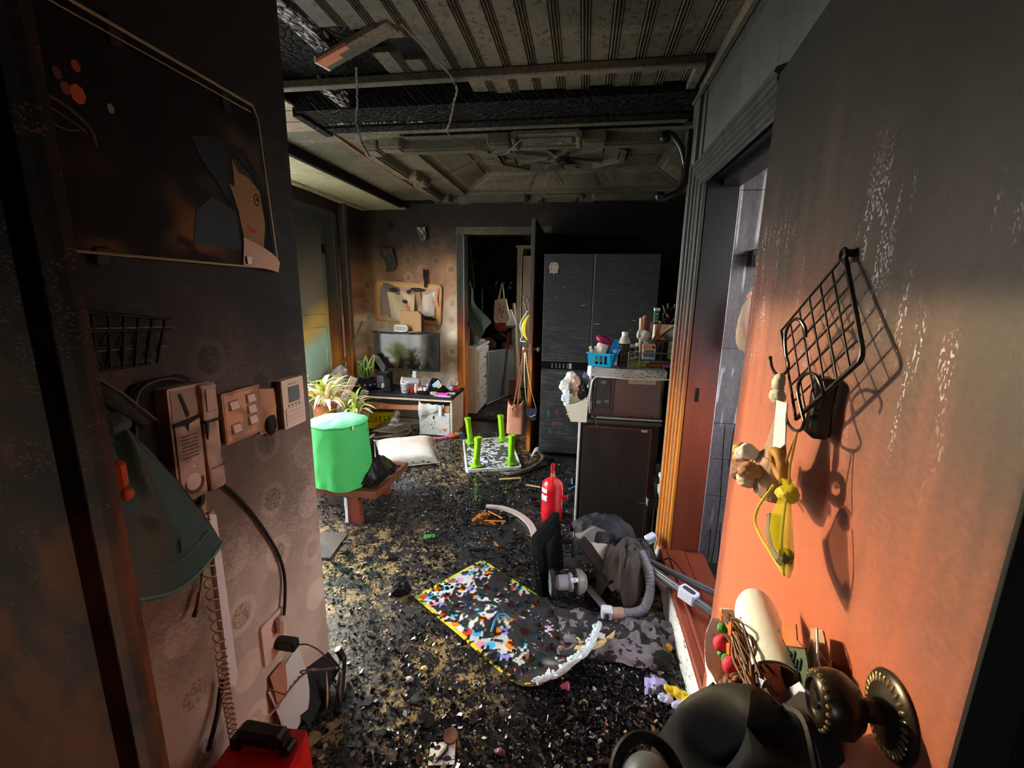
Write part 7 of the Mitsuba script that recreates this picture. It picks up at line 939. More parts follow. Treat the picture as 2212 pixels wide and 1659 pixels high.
q = thing('orange_clip', 'bright orange plastic clip between the teal bag and the door frame', 'clip'); add('body', rough_up(box(-0.785, -0.77, 0.585, 0.605, 1.155, 1.205, 0.006).subdivide().subdivide(), 0.001, 40), P(206, 84, 36, 0.4), q); add('lower_loop', rough_up(blob((-0.776, 0.598, 1.142), (0.008, 0.012, 0.012), 3), 0.001, 40), P(196, 76, 34, 0.4), q)
q = thing('black_umbrella', 'furled black umbrella sloping behind the teal bag', 'umbrella'); add('canopy', rough_up(tube([(-0.88, 0.60, 1.36), (-0.87, 0.66, 1.30), (-0.86, 0.72, 1.23)], [0.012, 0.022, 0.010], 10), 0.003, 40), P(34, 40, 38, 0.6), q); add('edge', tube([(-0.86, 0.62, 1.365), (-0.85, 0.68, 1.30), (-0.845, 0.73, 1.235)], 0.0025, 6), P(96, 104, 92, 0.5), q)
# red case and burnt pile at the bottom left
rc = thing('red_case', 'bright red plastic case with black carrying handle standing by the hall wall', 'case')
add('case', hull([(x, y, z) for x, y, z in ((-0.86, 0.74, 0.0), (-0.655, 0.74, 0.0), (-0.86, 0.86, 0.0), (-0.655, 0.86, 0.0), (-0.86, 0.86, 0.33), (-0.675, 0.86, 0.345), (-0.86, 0.75, 0.325), (-0.66, 0.75, 0.34), (-0.655, 0.80, 0.335))]), P(206, 26, 30, 0.35, 0, 0.5), rc)
add('label', to_frame(prism([(0, 0.0), (0.03, 0.03), (0.035, -0.09), (0.0, -0.10)], 0, 0.0015), (-0.6535, 0.775, 0.235), (0, 1, 0), (0, 0, 1), (1, 0, 0)), P(176, 172, 196, 0.5), rc, label='lilac label on its end'); add('label_frame', to_frame(prism(sg.Polygon([(-0.004, 0.004), (0.034, 0.04), (0.04, -0.095), (-0.004, -0.108)]), 0, 0.0008), (-0.6535, 0.775, 0.235), (0, 1, 0), (0, 0, 1), (1, 0, 0)), P(150, 16, 20, 0.4), rc)
add('handle', cat(box(-0.83, -0.70, 0.785, 0.835, 0.352, 0.392, 0.012), box(-0.85, -0.82, 0.79, 0.83, 0.325, 0.36, 0.006), box(-0.71, -0.68, 0.79, 0.83, 0.335, 0.36, 0.006)), P(20, 19, 20, 0.45), rc)
add('handle_recess', box(-0.70, -0.695, 0.795, 0.825, 0.358, 0.385), P(34, 32, 34, 0.4), rc)
tw = thing('twisted_wire', 'twisted white electric wires sticking up from behind the red case', 'wire'); wp = [(-0.86, 0.87, 0.33), (-0.835, 0.92, 0.30), (-0.79, 0.95, 0.36), (-0.748, 0.95, 0.415), (-0.714, 0.95, 0.44), (-0.70, 0.95, 0.443)]
add('strands', twisted(wp, 110, 0.0022, 0.0036, 7), P(214, 200, 190, 0.4), tw, smooth=True); add('long_end', tube(spline([(-0.72, 0.95, 0.437), (-0.68, 0.95, 0.447), (-0.632, 0.95, 0.462)], 10), 0.0028, 6), P(222, 214, 210, 0.4), tw); add('loop_end', tube(spline([(-0.72, 0.95, 0.44), (-0.74, 0.945, 0.438), (-0.748, 0.95, 0.425), (-0.735, 0.955, 0.42)], 14), 0.0022, 6), P(170, 150, 140, 0.4), tw); add('fork', tube(spline([(-0.80, 0.945, 0.345), (-0.83, 0.935, 0.365), (-0.845, 0.93, 0.365)], 10), 0.002, 5), P(150, 116, 96, 0.4), tw)
pu = thing('burnt_pile', 'black pile of burnt things with pale splinters at the very bottom left', 'burnt pile'); add('mass', rough_up(cat(blob((-0.80, 0.64, 0.16), (0.13, 0.10, 0.20), 4), blob((-0.70, 0.66, 0.14), (0.09, 0.08, 0.17), 4), blob((-0.86, 0.70, 0.22), (0.08, 0.07, 0.13), 4)), 0.035, 14, 4, 4), 'm_char', pu)
for i, (y, z, c) in enumerate(((0.665, 0.37, (206, 176, 150)), (0.70, 0.34, (96, 104, 96)), (0.69, 0.36, (70, 84, 76)), (0.715, 0.345, (110, 110, 96)))): add('splinter', rough_up(xf(box(-0.006, 0.006, -0.003, 0.003, -0.05, 0.03, 0.002), (-0.80 + 0.03 * i, y, z), rx=-20 + 12 * i, ry=25 - 9 * i), 0.001, 40), P(*c, 0.6), pu)
# end of the hall wall: loosened skirting and curled paper
ls = thing('loose_skirting', 'black rubber skirting peeling off in strips at the corner of the hall wall', 'skirting')
add('strip', sheet(lambda u, v: (-0.938 + 0.025 * v + 0.05 * v ** 2 * (1 - 0.6 * u), 1.09 + 0.255 * u + 0.02 * v, 0.245 - 0.145 * u * 0.9 - 0.22 * v * (1 - 0.55 * u)), 20, 14, 0.004), P(15, 15, 16, 0.5), ls); add('strip', tube(spline([(-0.90, 1.365, 0.10), (-0.885, 1.37, 0.05), (-0.85, 1.30, 0.03), (-0.80, 1.18, 0.012)], 20), [0.014] * 20, 8), P(17, 17, 18, 0.4), ls)
add('bare_batten', cat(hull([(-0.86, 1.20, 0.002), (-0.845, 1.19, 0.002), (-0.875, 1.25, 0.13), (-0.87, 1.245, 0.0)]), hull([(-0.80, 1.20, 0.0), (-0.785, 1.17, 0.0), (-0.835, 1.29, 0.09), (-0.83, 1.22, 0.0)])), P(176, 140, 116, 0.7), ls, label='bare wood wedges showing between the strips')
cp_ = thing('curled_wallpaper', 'pale grey lower edge of wallpaper curling off the hall wall', 'wallpaper scrap'); add('curl', sheet(lambda u, v: (-0.925 + 0.045 * np.sin(v * 2.2) * (0.6 + 0.4 * u), 1.02 + 0.155 * u * (1 - 0.35 * v) + 0.02 * v, 0.285 - 0.03 * (1 - u) - 0.24 * v), 14, 16, 0.003), P(196, 190, 184, 0.6), cp_); add('brown_back', sheet(lambda u, v: (-0.921 + 0.015 * np.sin(v * 3), 1.03 + 0.07 * u * (1 - v * 0.6), 0.30 - 0.20 * v), 8, 10, 0.003), P(166, 112, 86, 0.7), cp_)
# ================================================================ THE RED DOOR and what hangs on it
HO = np.array([0.470, 1.357, 0.0]); DU = np.array([-0.0976, -0.9952, 0]); DU /= np.linalg.norm(DU); DN = np.array([DU[1], -DU[0], 0])
D = lambda m, a=0, z=0, c=0: to_frame(m, HO + DU * a + DN * c + np.array([0, 0, z]), DU, (0, 0, 1), DN)
DP = lambda a, z, c: HO + DU * a + DN * c + np.array([0, 0, z])
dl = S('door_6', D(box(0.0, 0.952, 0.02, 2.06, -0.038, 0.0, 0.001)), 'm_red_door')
S('shade_edge_strip', D(rough_up(box(0.952, 0.957, 0.02, 2.06, -0.039, 0.0005).subdivide().subdivide().subdivide().subdivide(), 0.0012, 60, 3)), BLACKM, dl)  # black strip added over the end face to paint in its shade
S('hinge', cat(*[cyl(DP(-0.006, z, -0.01), DP(-0.006, z + 0.10, -0.01), 0.008) for z in (0.3, 1.65)]), WIRE, dl)
BR = P(150, 130, 92, 0.3, 0.85); DBR = P(44, 38, 32, 0.3, 0.6)
kn = S('knob', D(lathe([(0.012, 0.0), (0.013, 0.03), (0.017, 0.034), (0.026, 0.038), (0.036, 0.050), (0.038, 0.062), (0.035, 0.074), (0.029, 0.082), (0.023, 0.084), (0.021, 0.080), (0.013, 0.079), (0.011, 0.083), (0.002, 0.084)], (0, 0, 0), 36), 0.868, 1.018), DBR, dl, smooth=40)
for k in range(22):
    a = 2 * np.pi * k / 22; S('gadroon', D(blob((0.0305 * math.cos(a), 0.0305 * math.sin(a), 0.0785), (0.0032, 0.0032, 0.0035), 1), 0.868, 1.018), BR, kn)
ro_ = S('rosette', D(lathe([(0.048, 0.0), (0.049, 0.004), (0.045, 0.008), (0.038, 0.009), (0.026, 0.014), (0.018, 0.016), (0.012, 0.017)], (0, 0, 0), 40), 0.868, 1.018), DBR, dl, smooth=40)
for k in range(30):
    a = 2 * np.pi * k / 30; S('petal', D(xf(blob((0.036, 0, 0.0085), (0.008, 0.0030, 0.0028), 1), (0, 0, 0), rz=math.degrees(a)), 0.868, 1.018), BR, ro_)
# wire rack
rk = thing('wire_grid_rack', 'black diamond-hung wire grid rack on the red door', 'wire rack')
G = np.array([[0.573, 1.567, 0.012], [0.405, 1.434, 0.035], [0.589, 1.300, 0.05], [0.735, 1.425, 0.035]])    # top, left, bottom, right corners (a, z, c)
gp = lambda u, v: DP(*((G[0] * (1 - u) + G[1] * u) * (1 - v) + (G[3] * (1 - u) + G[2] * u) * v)) # u: top to left, v: towards the right edge
rc_ = 0.06; loop = []
for u, v in ((0, 0), (1, 0), (1, 1), (0, 1)):
    for t in ((0, rc_), (rc_, 0)) if (u, v) in ((0, 0), (1, 1)) else ((rc_, 0), (0, rc_)):
        loop.append(gp(u + (t[0] if u == 0 else -t[0]), v + (t[1] if v == 0 else -t[1])))
loop = [gp(rc_, 0), gp(1, 0), gp(1, 0.9), gp(0.92, 1), gp(0.06, 1), gp(0, 0.94), gp(0, 0.03)]
add('frame', cat(tube([gp(0, 0.01), gp(0, 0.93), gp(0.015, 0.975), gp(0.05, 1.0), gp(1.0, 1.0)], 0.0036, 8), tube([gp(0, 0), gp(1, 0), gp(1, 1)], 0.0024, 8)), WIRE, rk)
for k in range(1, 6): add('wire', tube([gp(k / 6, 0), gp(k / 6, 1)], 0.0017, 6), WIRE, rk)
for k in range(1, 6): add('wire', tube([gp(-0.0, k / 6), gp(1.02, k / 6)], 0.0017, 6), WIRE, rk)
add('top_loop', cat(tube([DP(0.573 + 0.009 * math.cos(t), 1.567 + 0.009 * math.sin(t), 0.014) for t in np.linspace(0, 6.283, 17)[:-1]], 0.003, 6, close=True), cyl(DP(0.578, 1.569, 0.0), DP(0.578, 1.569, 0.016), 0.006)), WIRE, rk, label='nail and wire loop at the top corner')
rt = random.Random(3); add('melted_bristle', cat(*[tube([gp(0, t), gp(0, t) + np.array([rt.uniform(-0.004, 0.004), rt.uniform(-0.006, 0.006), rt.uniform(-0.005, 0.005)])], 0.0006, 4) for t in np.linspace(0.05, 0.9, 46)]), WIRE, rk, kind='stuff')
add('hanger_block', D(rough_up(box(-0.018, 0.018, -0.05, 0.05, 0.006, 0.035, 0.006).subdivide(), 0.004, 40), 0.60, 1.325, 0.0), BLACK, rk)
h1 = [(0.590, 1.437, 0.055), (0.588, 1.452, 0.057), (0.572, 1.463, 0.06), (0.545, 1.463, 0.06), (0.522, 1.452, 0.06), (0.512, 1.43, 0.06), (0.530, 1.40, 0.06), (0.548, 1.385, 0.06), (0.543, 1.372, 0.06), (0.520, 1.362, 0.06), (0.490, 1.36, 0.06), (0.463, 1.368, 0.06), (0.446, 1.383, 0.06)]
h2 = [(0.690, 1.362, 0.055), (0.688, 1.377, 0.06), (0.670, 1.388, 0.062), (0.640, 1.386, 0.062), (0.616, 1.372, 0.062), (0.612, 1.352, 0.062), (0.640, 1.325, 0.062), (0.655, 1.312, 0.062), (0.648, 1.298, 0.062), (0.625, 1.290, 0.062), (0.600, 1.290, 0.062), (0.580, 1.298, 0.062), (0.566, 1.312, 0.062)]
for i, (h, lab) in enumerate(((h1, 'black S-shaped wire hook on the left edge of the grid rack'), (h2, 'black S-shaped wire hook on the lowest corner of the grid rack'))): q = thing('s_hook', lab, 'hook'); add('hook', tube(spline([DP(*p) for p in h], 60), 0.0028, 8), WIRE, q); add('tip', blob(DP(*h[-1]), 0.004, 1), WIRE, q)
# net bags
nb = thing('dried_food_bag', 'grey-white net bag of dried bits tied with a knot, hanging from the left hook', 'net bag')
add('knot', rough_up(cat(blob(DP(0.545, 1.353, 0.07), (0.010, 0.012, 0.018), 3), blob(DP(0.547, 1.328, 0.07), (0.012, 0.016, 0.014), 3), tube([DP(0.53, 1.362, 0.065), DP(0.545, 1.34, 0.07)], [0.006, 0.010], 8)), 0.004, 45, 2), P(172, 170, 150, 0.6), nb)
add('torn_tail', rough_up(sheet(lambda u, v: tuple(np.moveaxis(DP(0, 0, 0) + (0.565 + 0.02 * u + 0.018 * v)[..., None] * DU + (0.075 - 0.01 * u)[..., None] * DN + np.array([0, 0, 1.0]) * (1.325 - 0.095 * v * (1 - 0.3 * u))[..., None], -1, 0)), 6, 14, 0.0025), 0.002, 40), P(206, 214, 206, 0.5), nb, label='white paper tail')
def sack(c0, prof, nseg, seed, amp, fl=0.5):
    a_, z_, cc_ = c0; t = np.arange(24) * np.pi / 12; R = []
    for r, dz, da in prof: R.append(np.stack([(HO + DU * (a_ + da + r * math.cos(x) * 1.0) + DN * (cc_ + fl * r * math.sin(x)) + np.array([0, 0, z_ + dz])) for x in t]))
    return rough_up(loft(R), amp, 22, seed)
scene['m_net'] = {'type': 'mask', 'opacity': proc(lambda p, n, uv: dr.select((dr.abs(dr.sin((p.y * 0.8 + p.z) * 560)) > 0.80) | (dr.abs(dr.sin((p.y * 0.8 - p.z) * 560)) > 0.80), 0.85, 0.22)), 'bsdf': {'type': 'twosided', 'bsdf': {'type': 'diffuse', 'reflectance': {'type': 'rgb', 'value': lin(150, 122, 100)}}}}
add('upper_net', sack((0.545, 1.325, 0.062), [(0.006, 0, 0), (0.014, -0.035, 0.004), (0.026, -0.08, 0.006), (0.040, -0.118, 0.006)], 24, 1, 0.002), P(132, 108, 92, 0.7), nb)
add('filled_body', sack((0.551, 1.207, 0.064), [(0.038, 0.010, 0), (0.052, -0.010, -0.01), (0.058, -0.035, -0.014), (0.046, -0.060, -0.004), (0.016, -0.072, 0.01)], 24, 4, 0.010), P(150, 118, 96, 0.7), nb)
for i, (a, z, s, c) in enumerate(((0.50, 1.20, 0.016, (176, 170, 164)), (0.53, 1.215, 0.018, (190, 186, 180)), (0.47, 1.195, 0.014, (196, 156, 60)), (0.465, 1.18, 0.010, (190, 150, 50)), (0.52, 1.175, 0.020, (120, 84, 66)), (0.56, 1.19, 0.020, (150, 110, 84)), (0.545, 1.165, 0.018, (180, 160, 146)), (0.50, 1.165, 0.02, (110, 80, 66)))): add('dried_piece', rough_up(blob(DP(a, z, 0.10), (s, s, s * 0.8), 3), 0.008, 50, i), P(*c, 0.7), nb)
add('blue_peg', D(box(-0.006, 0.006, -0.02, 0.022, 0.085, 0.097, 0.003), 0.452, 1.185, 0), P(46, 52, 130, 0.4), nb, label='blue peg')
add('twig', tube(spline([DP(0.42, 1.165, 0.08), DP(0.45, 1.145, 0.09), DP(0.50, 1.135, 0.08)], 12), 0.003, 5), P(84, 66, 50, 0.7), nb)
q = thing('peanut', 'single pale peanut shell stuck beside the net bag', 'peanut'); add('shell', rough_up(cat(blob(DP(0.408, 1.150, 0.07), (0.009, 0.011, 0.011), 3), blob(DP(0.398, 1.138, 0.07), (0.009, 0.011, 0.010), 3)), 0.0015, 60), P(206, 170, 104, 0.7), q, smooth=True); add('stalk', tube([DP(0.41, 1.155, 0.07), DP(0.435, 1.165, 0.075)], 0.0015, 5), P(150, 120, 80, 0.7), q)
rg_ = thing('dried_ring', 'ring of dried persimmon or bread hanging between the two bags', 'dried ring'); add('ring', rough_up(tube([DP(0.604 + 0.024 * math.cos(t), 1.222 + 0.021 * math.sin(t), 0.07 + 0.006 * math.sin(t)) for t in np.linspace(0, 6.283, 25)[:-1]], 0.009, 10, close=True), 0.0022, 55), P(150, 104, 40, 0.6), rg_, smooth=True)
for k in range(5): t = 0.7 + 0.5 * k; add('spoke', tube([DP(0.604, 1.222, 0.07), DP(0.604 + 0.022 * math.cos(t), 1.222 + 0.02 * math.sin(t), 0.07)], 0.0014, 5), P(120, 80, 34, 0.6), rg_)
q = thing('hair_tuft', 'wispy dark tuft of fibres hanging below the net bag', 'tuft'); rt = random.Random(9); add('fibres', cat(*[tube(spline([DP(0.54, 1.165 - 0.002 * k, 0.05), DP(0.48 - 0.004 * k, 1.135 + 0.003 * rt.random(), 0.06), DP(0.42 - 0.012 * rt.random(), 1.135 + 0.02 * rt.random(), 0.06)], 10), 0.0010, 4) for k in range(14)]), P(60, 50, 46, 0.7), q, kind=None); add('clump', rough_up(blob(DP(0.55, 1.155, 0.055), (0.03, 0.035, 0.018), 3), 0.010, 40), P(70, 58, 52, 0.8), q)
yb = thing('yellow_net_bag', 'yellow net bag on long strings with a dark strip inside, hanging from the lower hook', 'net bag'); YN = 'm_yellow_net'
scene[YN] = {'type': 'mask', 'opacity': proc(lambda p, n, uv: 0.14 + 0.42 * dr.select((dr.abs(dr.sin((p.y * 0.9 + p.z) * 700)) > 0.7) | (dr.abs(dr.sin((p.y * 0.9 - p.z) * 700)) > 0.7), 1.0, 0.0)), 'bsdf': {'type': 'twosided', 'bsdf': {'type': 'diffuse', 'reflectance': {'type': 'rgb', 'value': lin(176, 166, 30)}}}}
add('string', cat(tube([DP(0.636, 1.292, 0.062), DP(0.632, 1.24, 0.07), DP(0.626, 1.197, 0.072)], 0.0018, 5), tube([DP(0.640, 1.292, 0.064), DP(0.65, 1.24, 0.07), DP(0.662, 1.21, 0.072)], 0.0018, 5)), P(190, 150, 76, 0.6), yb)
add('net', sack((0.642, 1.203, 0.066), [(0.026, 0.006, 0.0), (0.016, -0.010, 0.002), (0.012, -0.018, 0.003), (0.026, -0.040, 0.0), (0.040, -0.068, -0.002), (0.047, -0.092, 0.006), (0.040, -0.112, 0.022), (0.020, -0.128, 0.042), (0.004, -0.134, 0.052)], 24, 7, 0.002, 0.28), YN, yb, smooth=True)
add('neck_gather', rough_up(blob(DP(0.645, 1.187, 0.066), (0.016, 0.018, 0.014), 3), 0.005, 60), P(176, 164, 40, 0.6), yb); add('dark_strip', rough_up(tube(spline([DP(0.603, 1.128, 0.066), DP(0.625, 1.105, 0.07), DP(0.655, 1.09, 0.07), DP(0.683, 1.092, 0.07), DP(0.69, 1.108, 0.07)], 24), 0.011, 8), 0.002, 40), P(88, 78, 60, 0.6), yb)
add('seam', cat(tube(spline([DP(0.618, 1.19, 0.078), DP(0.594, 1.13, 0.09), DP(0.61, 1.10, 0.09), DP(0.69, 1.072, 0.07)], 24), 0.0022, 5), tube(spline([DP(0.668, 1.19, 0.075), DP(0.69, 1.13, 0.08), DP(0.694, 1.072, 0.07)], 20), 0.002, 5)), P(206, 196, 60, 0.6), yb)
# bathroom: hook box and mesh bag
q = thing('black_wall_box', 'small black box fixed to the bathroom tiles', 'wall box'); add('box', box(0.766, 0.835, 2.255, 2.32, 1.64, 1.715, 0.004), P(20, 22, 26, 0.4), q); add('front_lip', box(0.772, 0.835, 2.235, 2.256, 1.645, 1.69, 0.004), P(70, 78, 92, 0.35), q); add('hook_arm', tube([(0.78, 2.25, 1.65), (0.80, 2.20, 1.63), (0.812, 2.17, 1.645)], 0.005, 6), BLACK, q)
mb = thing('mesh_bag', 'pale pink mesh laundry bag hanging from the black box in the bathroom', 'mesh bag'); scene['m_mesh_bag'] = {'type': 'mask', 'opacity': proc(lambda p, n, uv: dr.select((dr.abs(dr.sin((p.x + p.z) * 420)) > 0.75) | (dr.abs(dr.sin((p.x - p.z) * 420)) > 0.75), 0.95, 0.45)), 'bsdf': {'type': 'twosided', 'bsdf': {'type': 'diffuse', 'reflectance': {'type': 'rgb', 'value': lin(206, 176, 150)}}}}
t_ = np.arange(28) * 2 * np.pi / 28; add('net', rough_up(loft([np.stack([0.772 + dx + r * np.cos(t_), 2.19 + 0.55 * r * np.sin(t_), np.full(28, z)], -1) for r, z, dx in ((0.018, 1.49, -0.01), (0.035, 1.46, -0.01), (0.052, 1.40, -0.005), (0.062, 1.34, 0), (0.062, 1.29, 0.004), (0.05, 1.255, 0.01), (0.01, 1.24, 0.015))]), 0.004, 25), 'm_mesh_bag', mb, smooth=True)
add('frill', rough_up(blob((0.768, 2.19, 1.505), (0.03, 0.02, 0.022), 3), 0.010, 50), P(214, 160, 140, 0.7), mb); add('strap', cat(tube([(0.806, 2.18, 1.64), (0.755, 2.19, 1.53)], 0.0035, 6), tube([(0.81, 2.18, 1.64), (0.78, 2.19, 1.53)], 0.0035, 6)), P(206, 150, 110, 0.6), mb); add('contents', rough_up(blob((0.778, 2.19, 1.31), (0.045, 0.022, 0.055), 3), 0.012, 25), P(190, 190, 160, 0.7), mb); add('ribbon', tube(spline([(0.755, 2.155, 1.49), (0.745, 2.152, 1.40), (0.75, 2.155, 1.30)], 16), 0.004, 5), P(206, 130, 116, 0.6), mb)
# shopping bag, wreath, roll, paper bag, cards
DV = lambda a, z, c: tuple(np.moveaxis(HO + a[..., None] * DU + c[..., None] * DN + np.array([0, 0, 1.0]) * z[..., None], -1, 0))
pb = thing('plastic_bag', 'white plastic carrier bag full of craft things hanging against the red door', 'plastic bag')
Lc, Rc = spline([(0.51, 0.835, 0), (0.464, 0.773, 0), (0.454, 0.715, 0), (0.485, 0.66, 0), (0.49, 0.589, 0), (0.476, 0.50, 0)], 30), spline([(0.53, 0.85, 0), (0.515, 0.79, 0), (0.535, 0.75, 0), (0.59, 0.755, 0), (0.70, 0.80, 0), (0.66, 0.68, 0)], 30)
def film(u, v):
    i = np.clip((v * 29).round().astype(int), 0, 29); q = Lc[i] * (1 - u)[..., None] + Rc[i] * u[..., None]; return DV(q[..., 0], q[..., 1], 0.098 + 0.012 * np.sin(u * 7 + v * 4) + 0.02 * u)
add('front_film', rough_up(sheet(film, 26, 30, 0.0015), 0.006, 22, 3), P(206, 218, 224, 0.3), pb, smooth=True); add('side_film', rough_up(sheet(lambda u, v: DV(0.47 + 0.03 * v + 0.01 * u, 0.84 - 0.36 * v, 0.015 + 0.085 * u), 12, 22, 0.0015), 0.006, 16, 4), P(216, 222, 228, 0.3), pb)
add('rim_strip', tube([DP(a, z, 0.105) for a, z, _ in Lc], 0.0045, 6), P(226, 230, 234, 0.3), pb); add('red_print', cat(blob(DP(0.485, 0.775, 0.112), (0.008, 0.003, 0.010), 2), blob(DP(0.525, 0.72, 0.118), (0.008, 0.003, 0.010), 2)), P(200, 40, 46, 0.5), pb)
wt = thing('twig_wreath', 'brown twig wreath with red berries sticking out of the plastic bag', 'wreath'); rt = random.Random(21); A_, B_ = np.array(DP(0.595, 0.905, 0.115)), np.array(DP(0.822, 0.940, 0.115))
for k in range(64):
    o1, o2, o3 = (np.array([rt.gauss(0, 0.009), rt.gauss(0, 0.008), rt.gauss(0, 0.010)]) for _ in range(3)); t0, t1 = rt.uniform(0, 0.25), rt.uniform(0.7, 1.0); md = (A_ + B_) / 2 + np.array([0, 0, 0.02])
    q3 = lambda t: A_ * (1 - t) ** 2 + 2 * md * t * (1 - t) + B_ * t * t; add('twig', tube(spline([q3(t0) + o1, q3((t0 + t1) / 2) + o2, q3(t1) + o3], 10), rt.uniform(0.0014, 0.0026), 5), (P(104, 74, 54, 0.7), P(76, 54, 42, 0.7), P(132, 96, 66, 0.7))[k % 3], wt)
for a, z in ((0.645, 0.888), (0.713, 0.905)): add('berry', rough_up(blob(DP(a, z, 0.132), 0.0145, 3), 0.0012, 90), P(206, 44, 78, 0.7), wt)
for a, z in ((0.637, 0.912), (0.655, 0.874), (0.686, 0.893)): add('green_bobble', rough_up(blob(DP(a, z, 0.132), 0.0085, 3), 0.003, 90), P(60, 140, 40, 0.7), wt)
for a, z in ((0.602, 0.915), (0.667, 0.940), (0.673, 0.905)): add('orange_leaf', D(prism([(0, 0), (0.014, 0.012), (0.008, 0.032), (-0.010, 0.014)], 0, 0.002), a, z - 0.014, 0.128), P(222, 92, 30, 0.6), wt)
pcn = thing('pine_cone', 'brown pine cone in the plastic bag below the wreath', 'pine cone')
cen = np.array(DP(0.752, 0.885, 0.125)); add('core', blob(cen, 0.026, 3), P(66, 42, 32, 0.8), pcn)
for k in range(60):
    ph = math.acos(1 - 2 * (k + 0.5) / 60); th_ = k * 2.39996; d_ = np.array([math.sin(ph) * math.cos(th_), math.sin(ph) * math.sin(th_), math.cos(ph)])
    add('scale', xf(blob((0, 0, 0), (0.006, 0.0095, 0.0065), 1), cen + d_ * 0.028, rz=math.degrees(th_), ry=-30), P(118, 76, 52, 0.65) if k % 2 else P(96, 60, 44, 0.65), pcn)
q = thing('grey_felt_piece', 'grey felt and white paper inside the plastic bag beside the berries', 'felt'); add('felt', rough_up(sheet(lambda u, v: DV(0.60 + 0.11 * u + 0.03 * v, 0.875 + 0.02 * u - 0.10 * v, 0.10 + 0.012 * np.sin(u * 3)), 10, 14, 0.003), 0.003, 20), P(128, 120, 112, 0.85), q); add('paper', D(prism([(0.72, 0.87), (0.78, 0.93), (0.79, 0.90), (0.74, 0.85)], 0.108, 0.110)), P(206, 210, 228, 0.5), q)
q = thing('green_card', 'bright green folded card at the mouth of the plastic bag', 'card'); add('card', D(prism([(0.740, 0.858), (0.809, 0.938), (0.828, 0.943), (0.79, 0.89)], 0.146, 0.148)), P(24, 156, 84, 0.5), q); add('fold', D(prism([(0.74, 0.858), (0.79, 0.89), (0.785, 0.875), (0.738, 0.845)], 0.1485, 0.150)), P(20, 120, 66, 0.5), q)
pr_ = thing('paper_roll', 'large white rolled sheet of paper leaning against the red door', 'paper roll')
r0, r1 = np.array(DP(0.575, 0.922, 0.066)), np.array(DP(0.752, 0.922, 0.080)); ax_ = (r1 - r0) / np.linalg.norm(r1 - r0); pa, pb2, _ = frame_of(ax_)
def roll(u, v):
    t = u * 2 * np.pi * 1.12 + 0.6; r = 0.034 + 0.006 * v + 0.0025 * u; w = v + (0.14 + 0.18 * np.cos(t - 1.6)) * (1 - v); q = r0 + (r1 - r0) * w[..., None] + (r * np.cos(t))[..., None] * pa + (r * np.sin(t))[..., None] * pb2; return q[..., 0], q[..., 1], q[..., 2]
add('sheet', sheet(roll, 64, 14, 0.0018), P(206, 214, 214, 0.5), pr_, smooth=50); add('inner_layer', sheet(lambda u, v: tuple(np.moveaxis(r0 + (r1 - r0) * (0.25 + 0.74 * v)[..., None] + ((0.031 + 0.004 * v) * np.cos(u * 6.283))[..., None] * pa + ((0.031 + 0.004 * v) * np.sin(u * 6.283))[..., None] * pb2, -1, 0)), 40, 10, 0.0015), P(226, 186, 160, 0.6), pr_, label='tan inner side'); add('scuff', cat(*[blob(r0 + (r1 - r0) * t + DN * 0.0385 * math.cos(w) + np.array([0, 0, 0.0385]) * math.sin(w), (0.0022, 0.003, 0.002), 1) for t, w in ((0.35, 0.5), (0.55, 0.2), (0.7, 0.25), (0.72, 0.3))]), P(110, 112, 112, 0.6), pr_)
pg = thing('printed_paper_bag', 'torn brown paper bag with green and blue print standing beside the paper roll', 'paper bag')
pan = lambda pts, c, th, s: D(rough_up(prism(pts, c, c + th).subdivide().subdivide(), 0.0012, 40, s))
add('front', pan([(0.685, 0.938), (0.762, 1.003), (0.78, 0.988), (0.781, 0.942), (0.748, 0.90), (0.70, 0.90)], 0.052, 0.003, 1), P(58, 74, 60, 0.6), pg, label='dark green print with black lettering'); add('inside', pan([(0.697, 0.99), (0.731, 1.014), (0.762, 0.99), (0.801, 0.965), (0.775, 0.90), (0.714, 0.93)], 0.020, 0.003, 2), P(150, 122, 100, 0.7), pg); add('brown_top', pan([(0.682, 0.976), (0.729, 1.015), (0.742, 0.998), (0.762, 1.003), (0.697, 0.95)], 0.056, 0.002, 3), P(150, 88, 48, 0.6), pg, label='orange-brown top of the print')
add('side_flap', D(rough_up(sheet(lambda u, v: (0.742 + 0.045 * u + 0.02 * (1 - v), 0.905 + 0.10 * v - 0.03 * u * v, 0.050 - 0.028 * u + 0.01 * np.sin(v * 5)), 12, 14, 0.002), 0.002, 25)), P(142, 120, 104, 0.7), pg); add('torn_edge', D(tube(spline([(0.731, 1.016, 0.03), (0.752, 1.004, 0.035), (0.762, 0.985, 0.035), (0.785, 0.972, 0.03), (0.80, 0.962, 0.025)], 20), 0.0018, 5)), P(216, 210, 200, 0.6), pg)
add('blue_print', D(prism([(0.666, 0.945), (0.677, 0.963), (0.685, 0.952), (0.672, 0.937)], 0.058, 0.0600)), P(40, 160, 190, 0.5), pg); add('orange_print', D(prism([(0.654, 0.940), (0.664, 0.956), (0.668, 0.942), (0.660, 0.930)], 0.058, 0.060)), P(214, 140, 84, 0.5), pg); add('white_print', D(cat(prism([(0.668, 0.934), (0.683, 0.945), (0.686, 0.933), (0.673, 0.924)], 0.058, 0.060), prism([(0.682, 0.925), (0.695, 0.939), (0.701, 0.925), (0.69, 0.915)], 0.058, 0.060))), P(222, 222, 222, 0.5), pg)
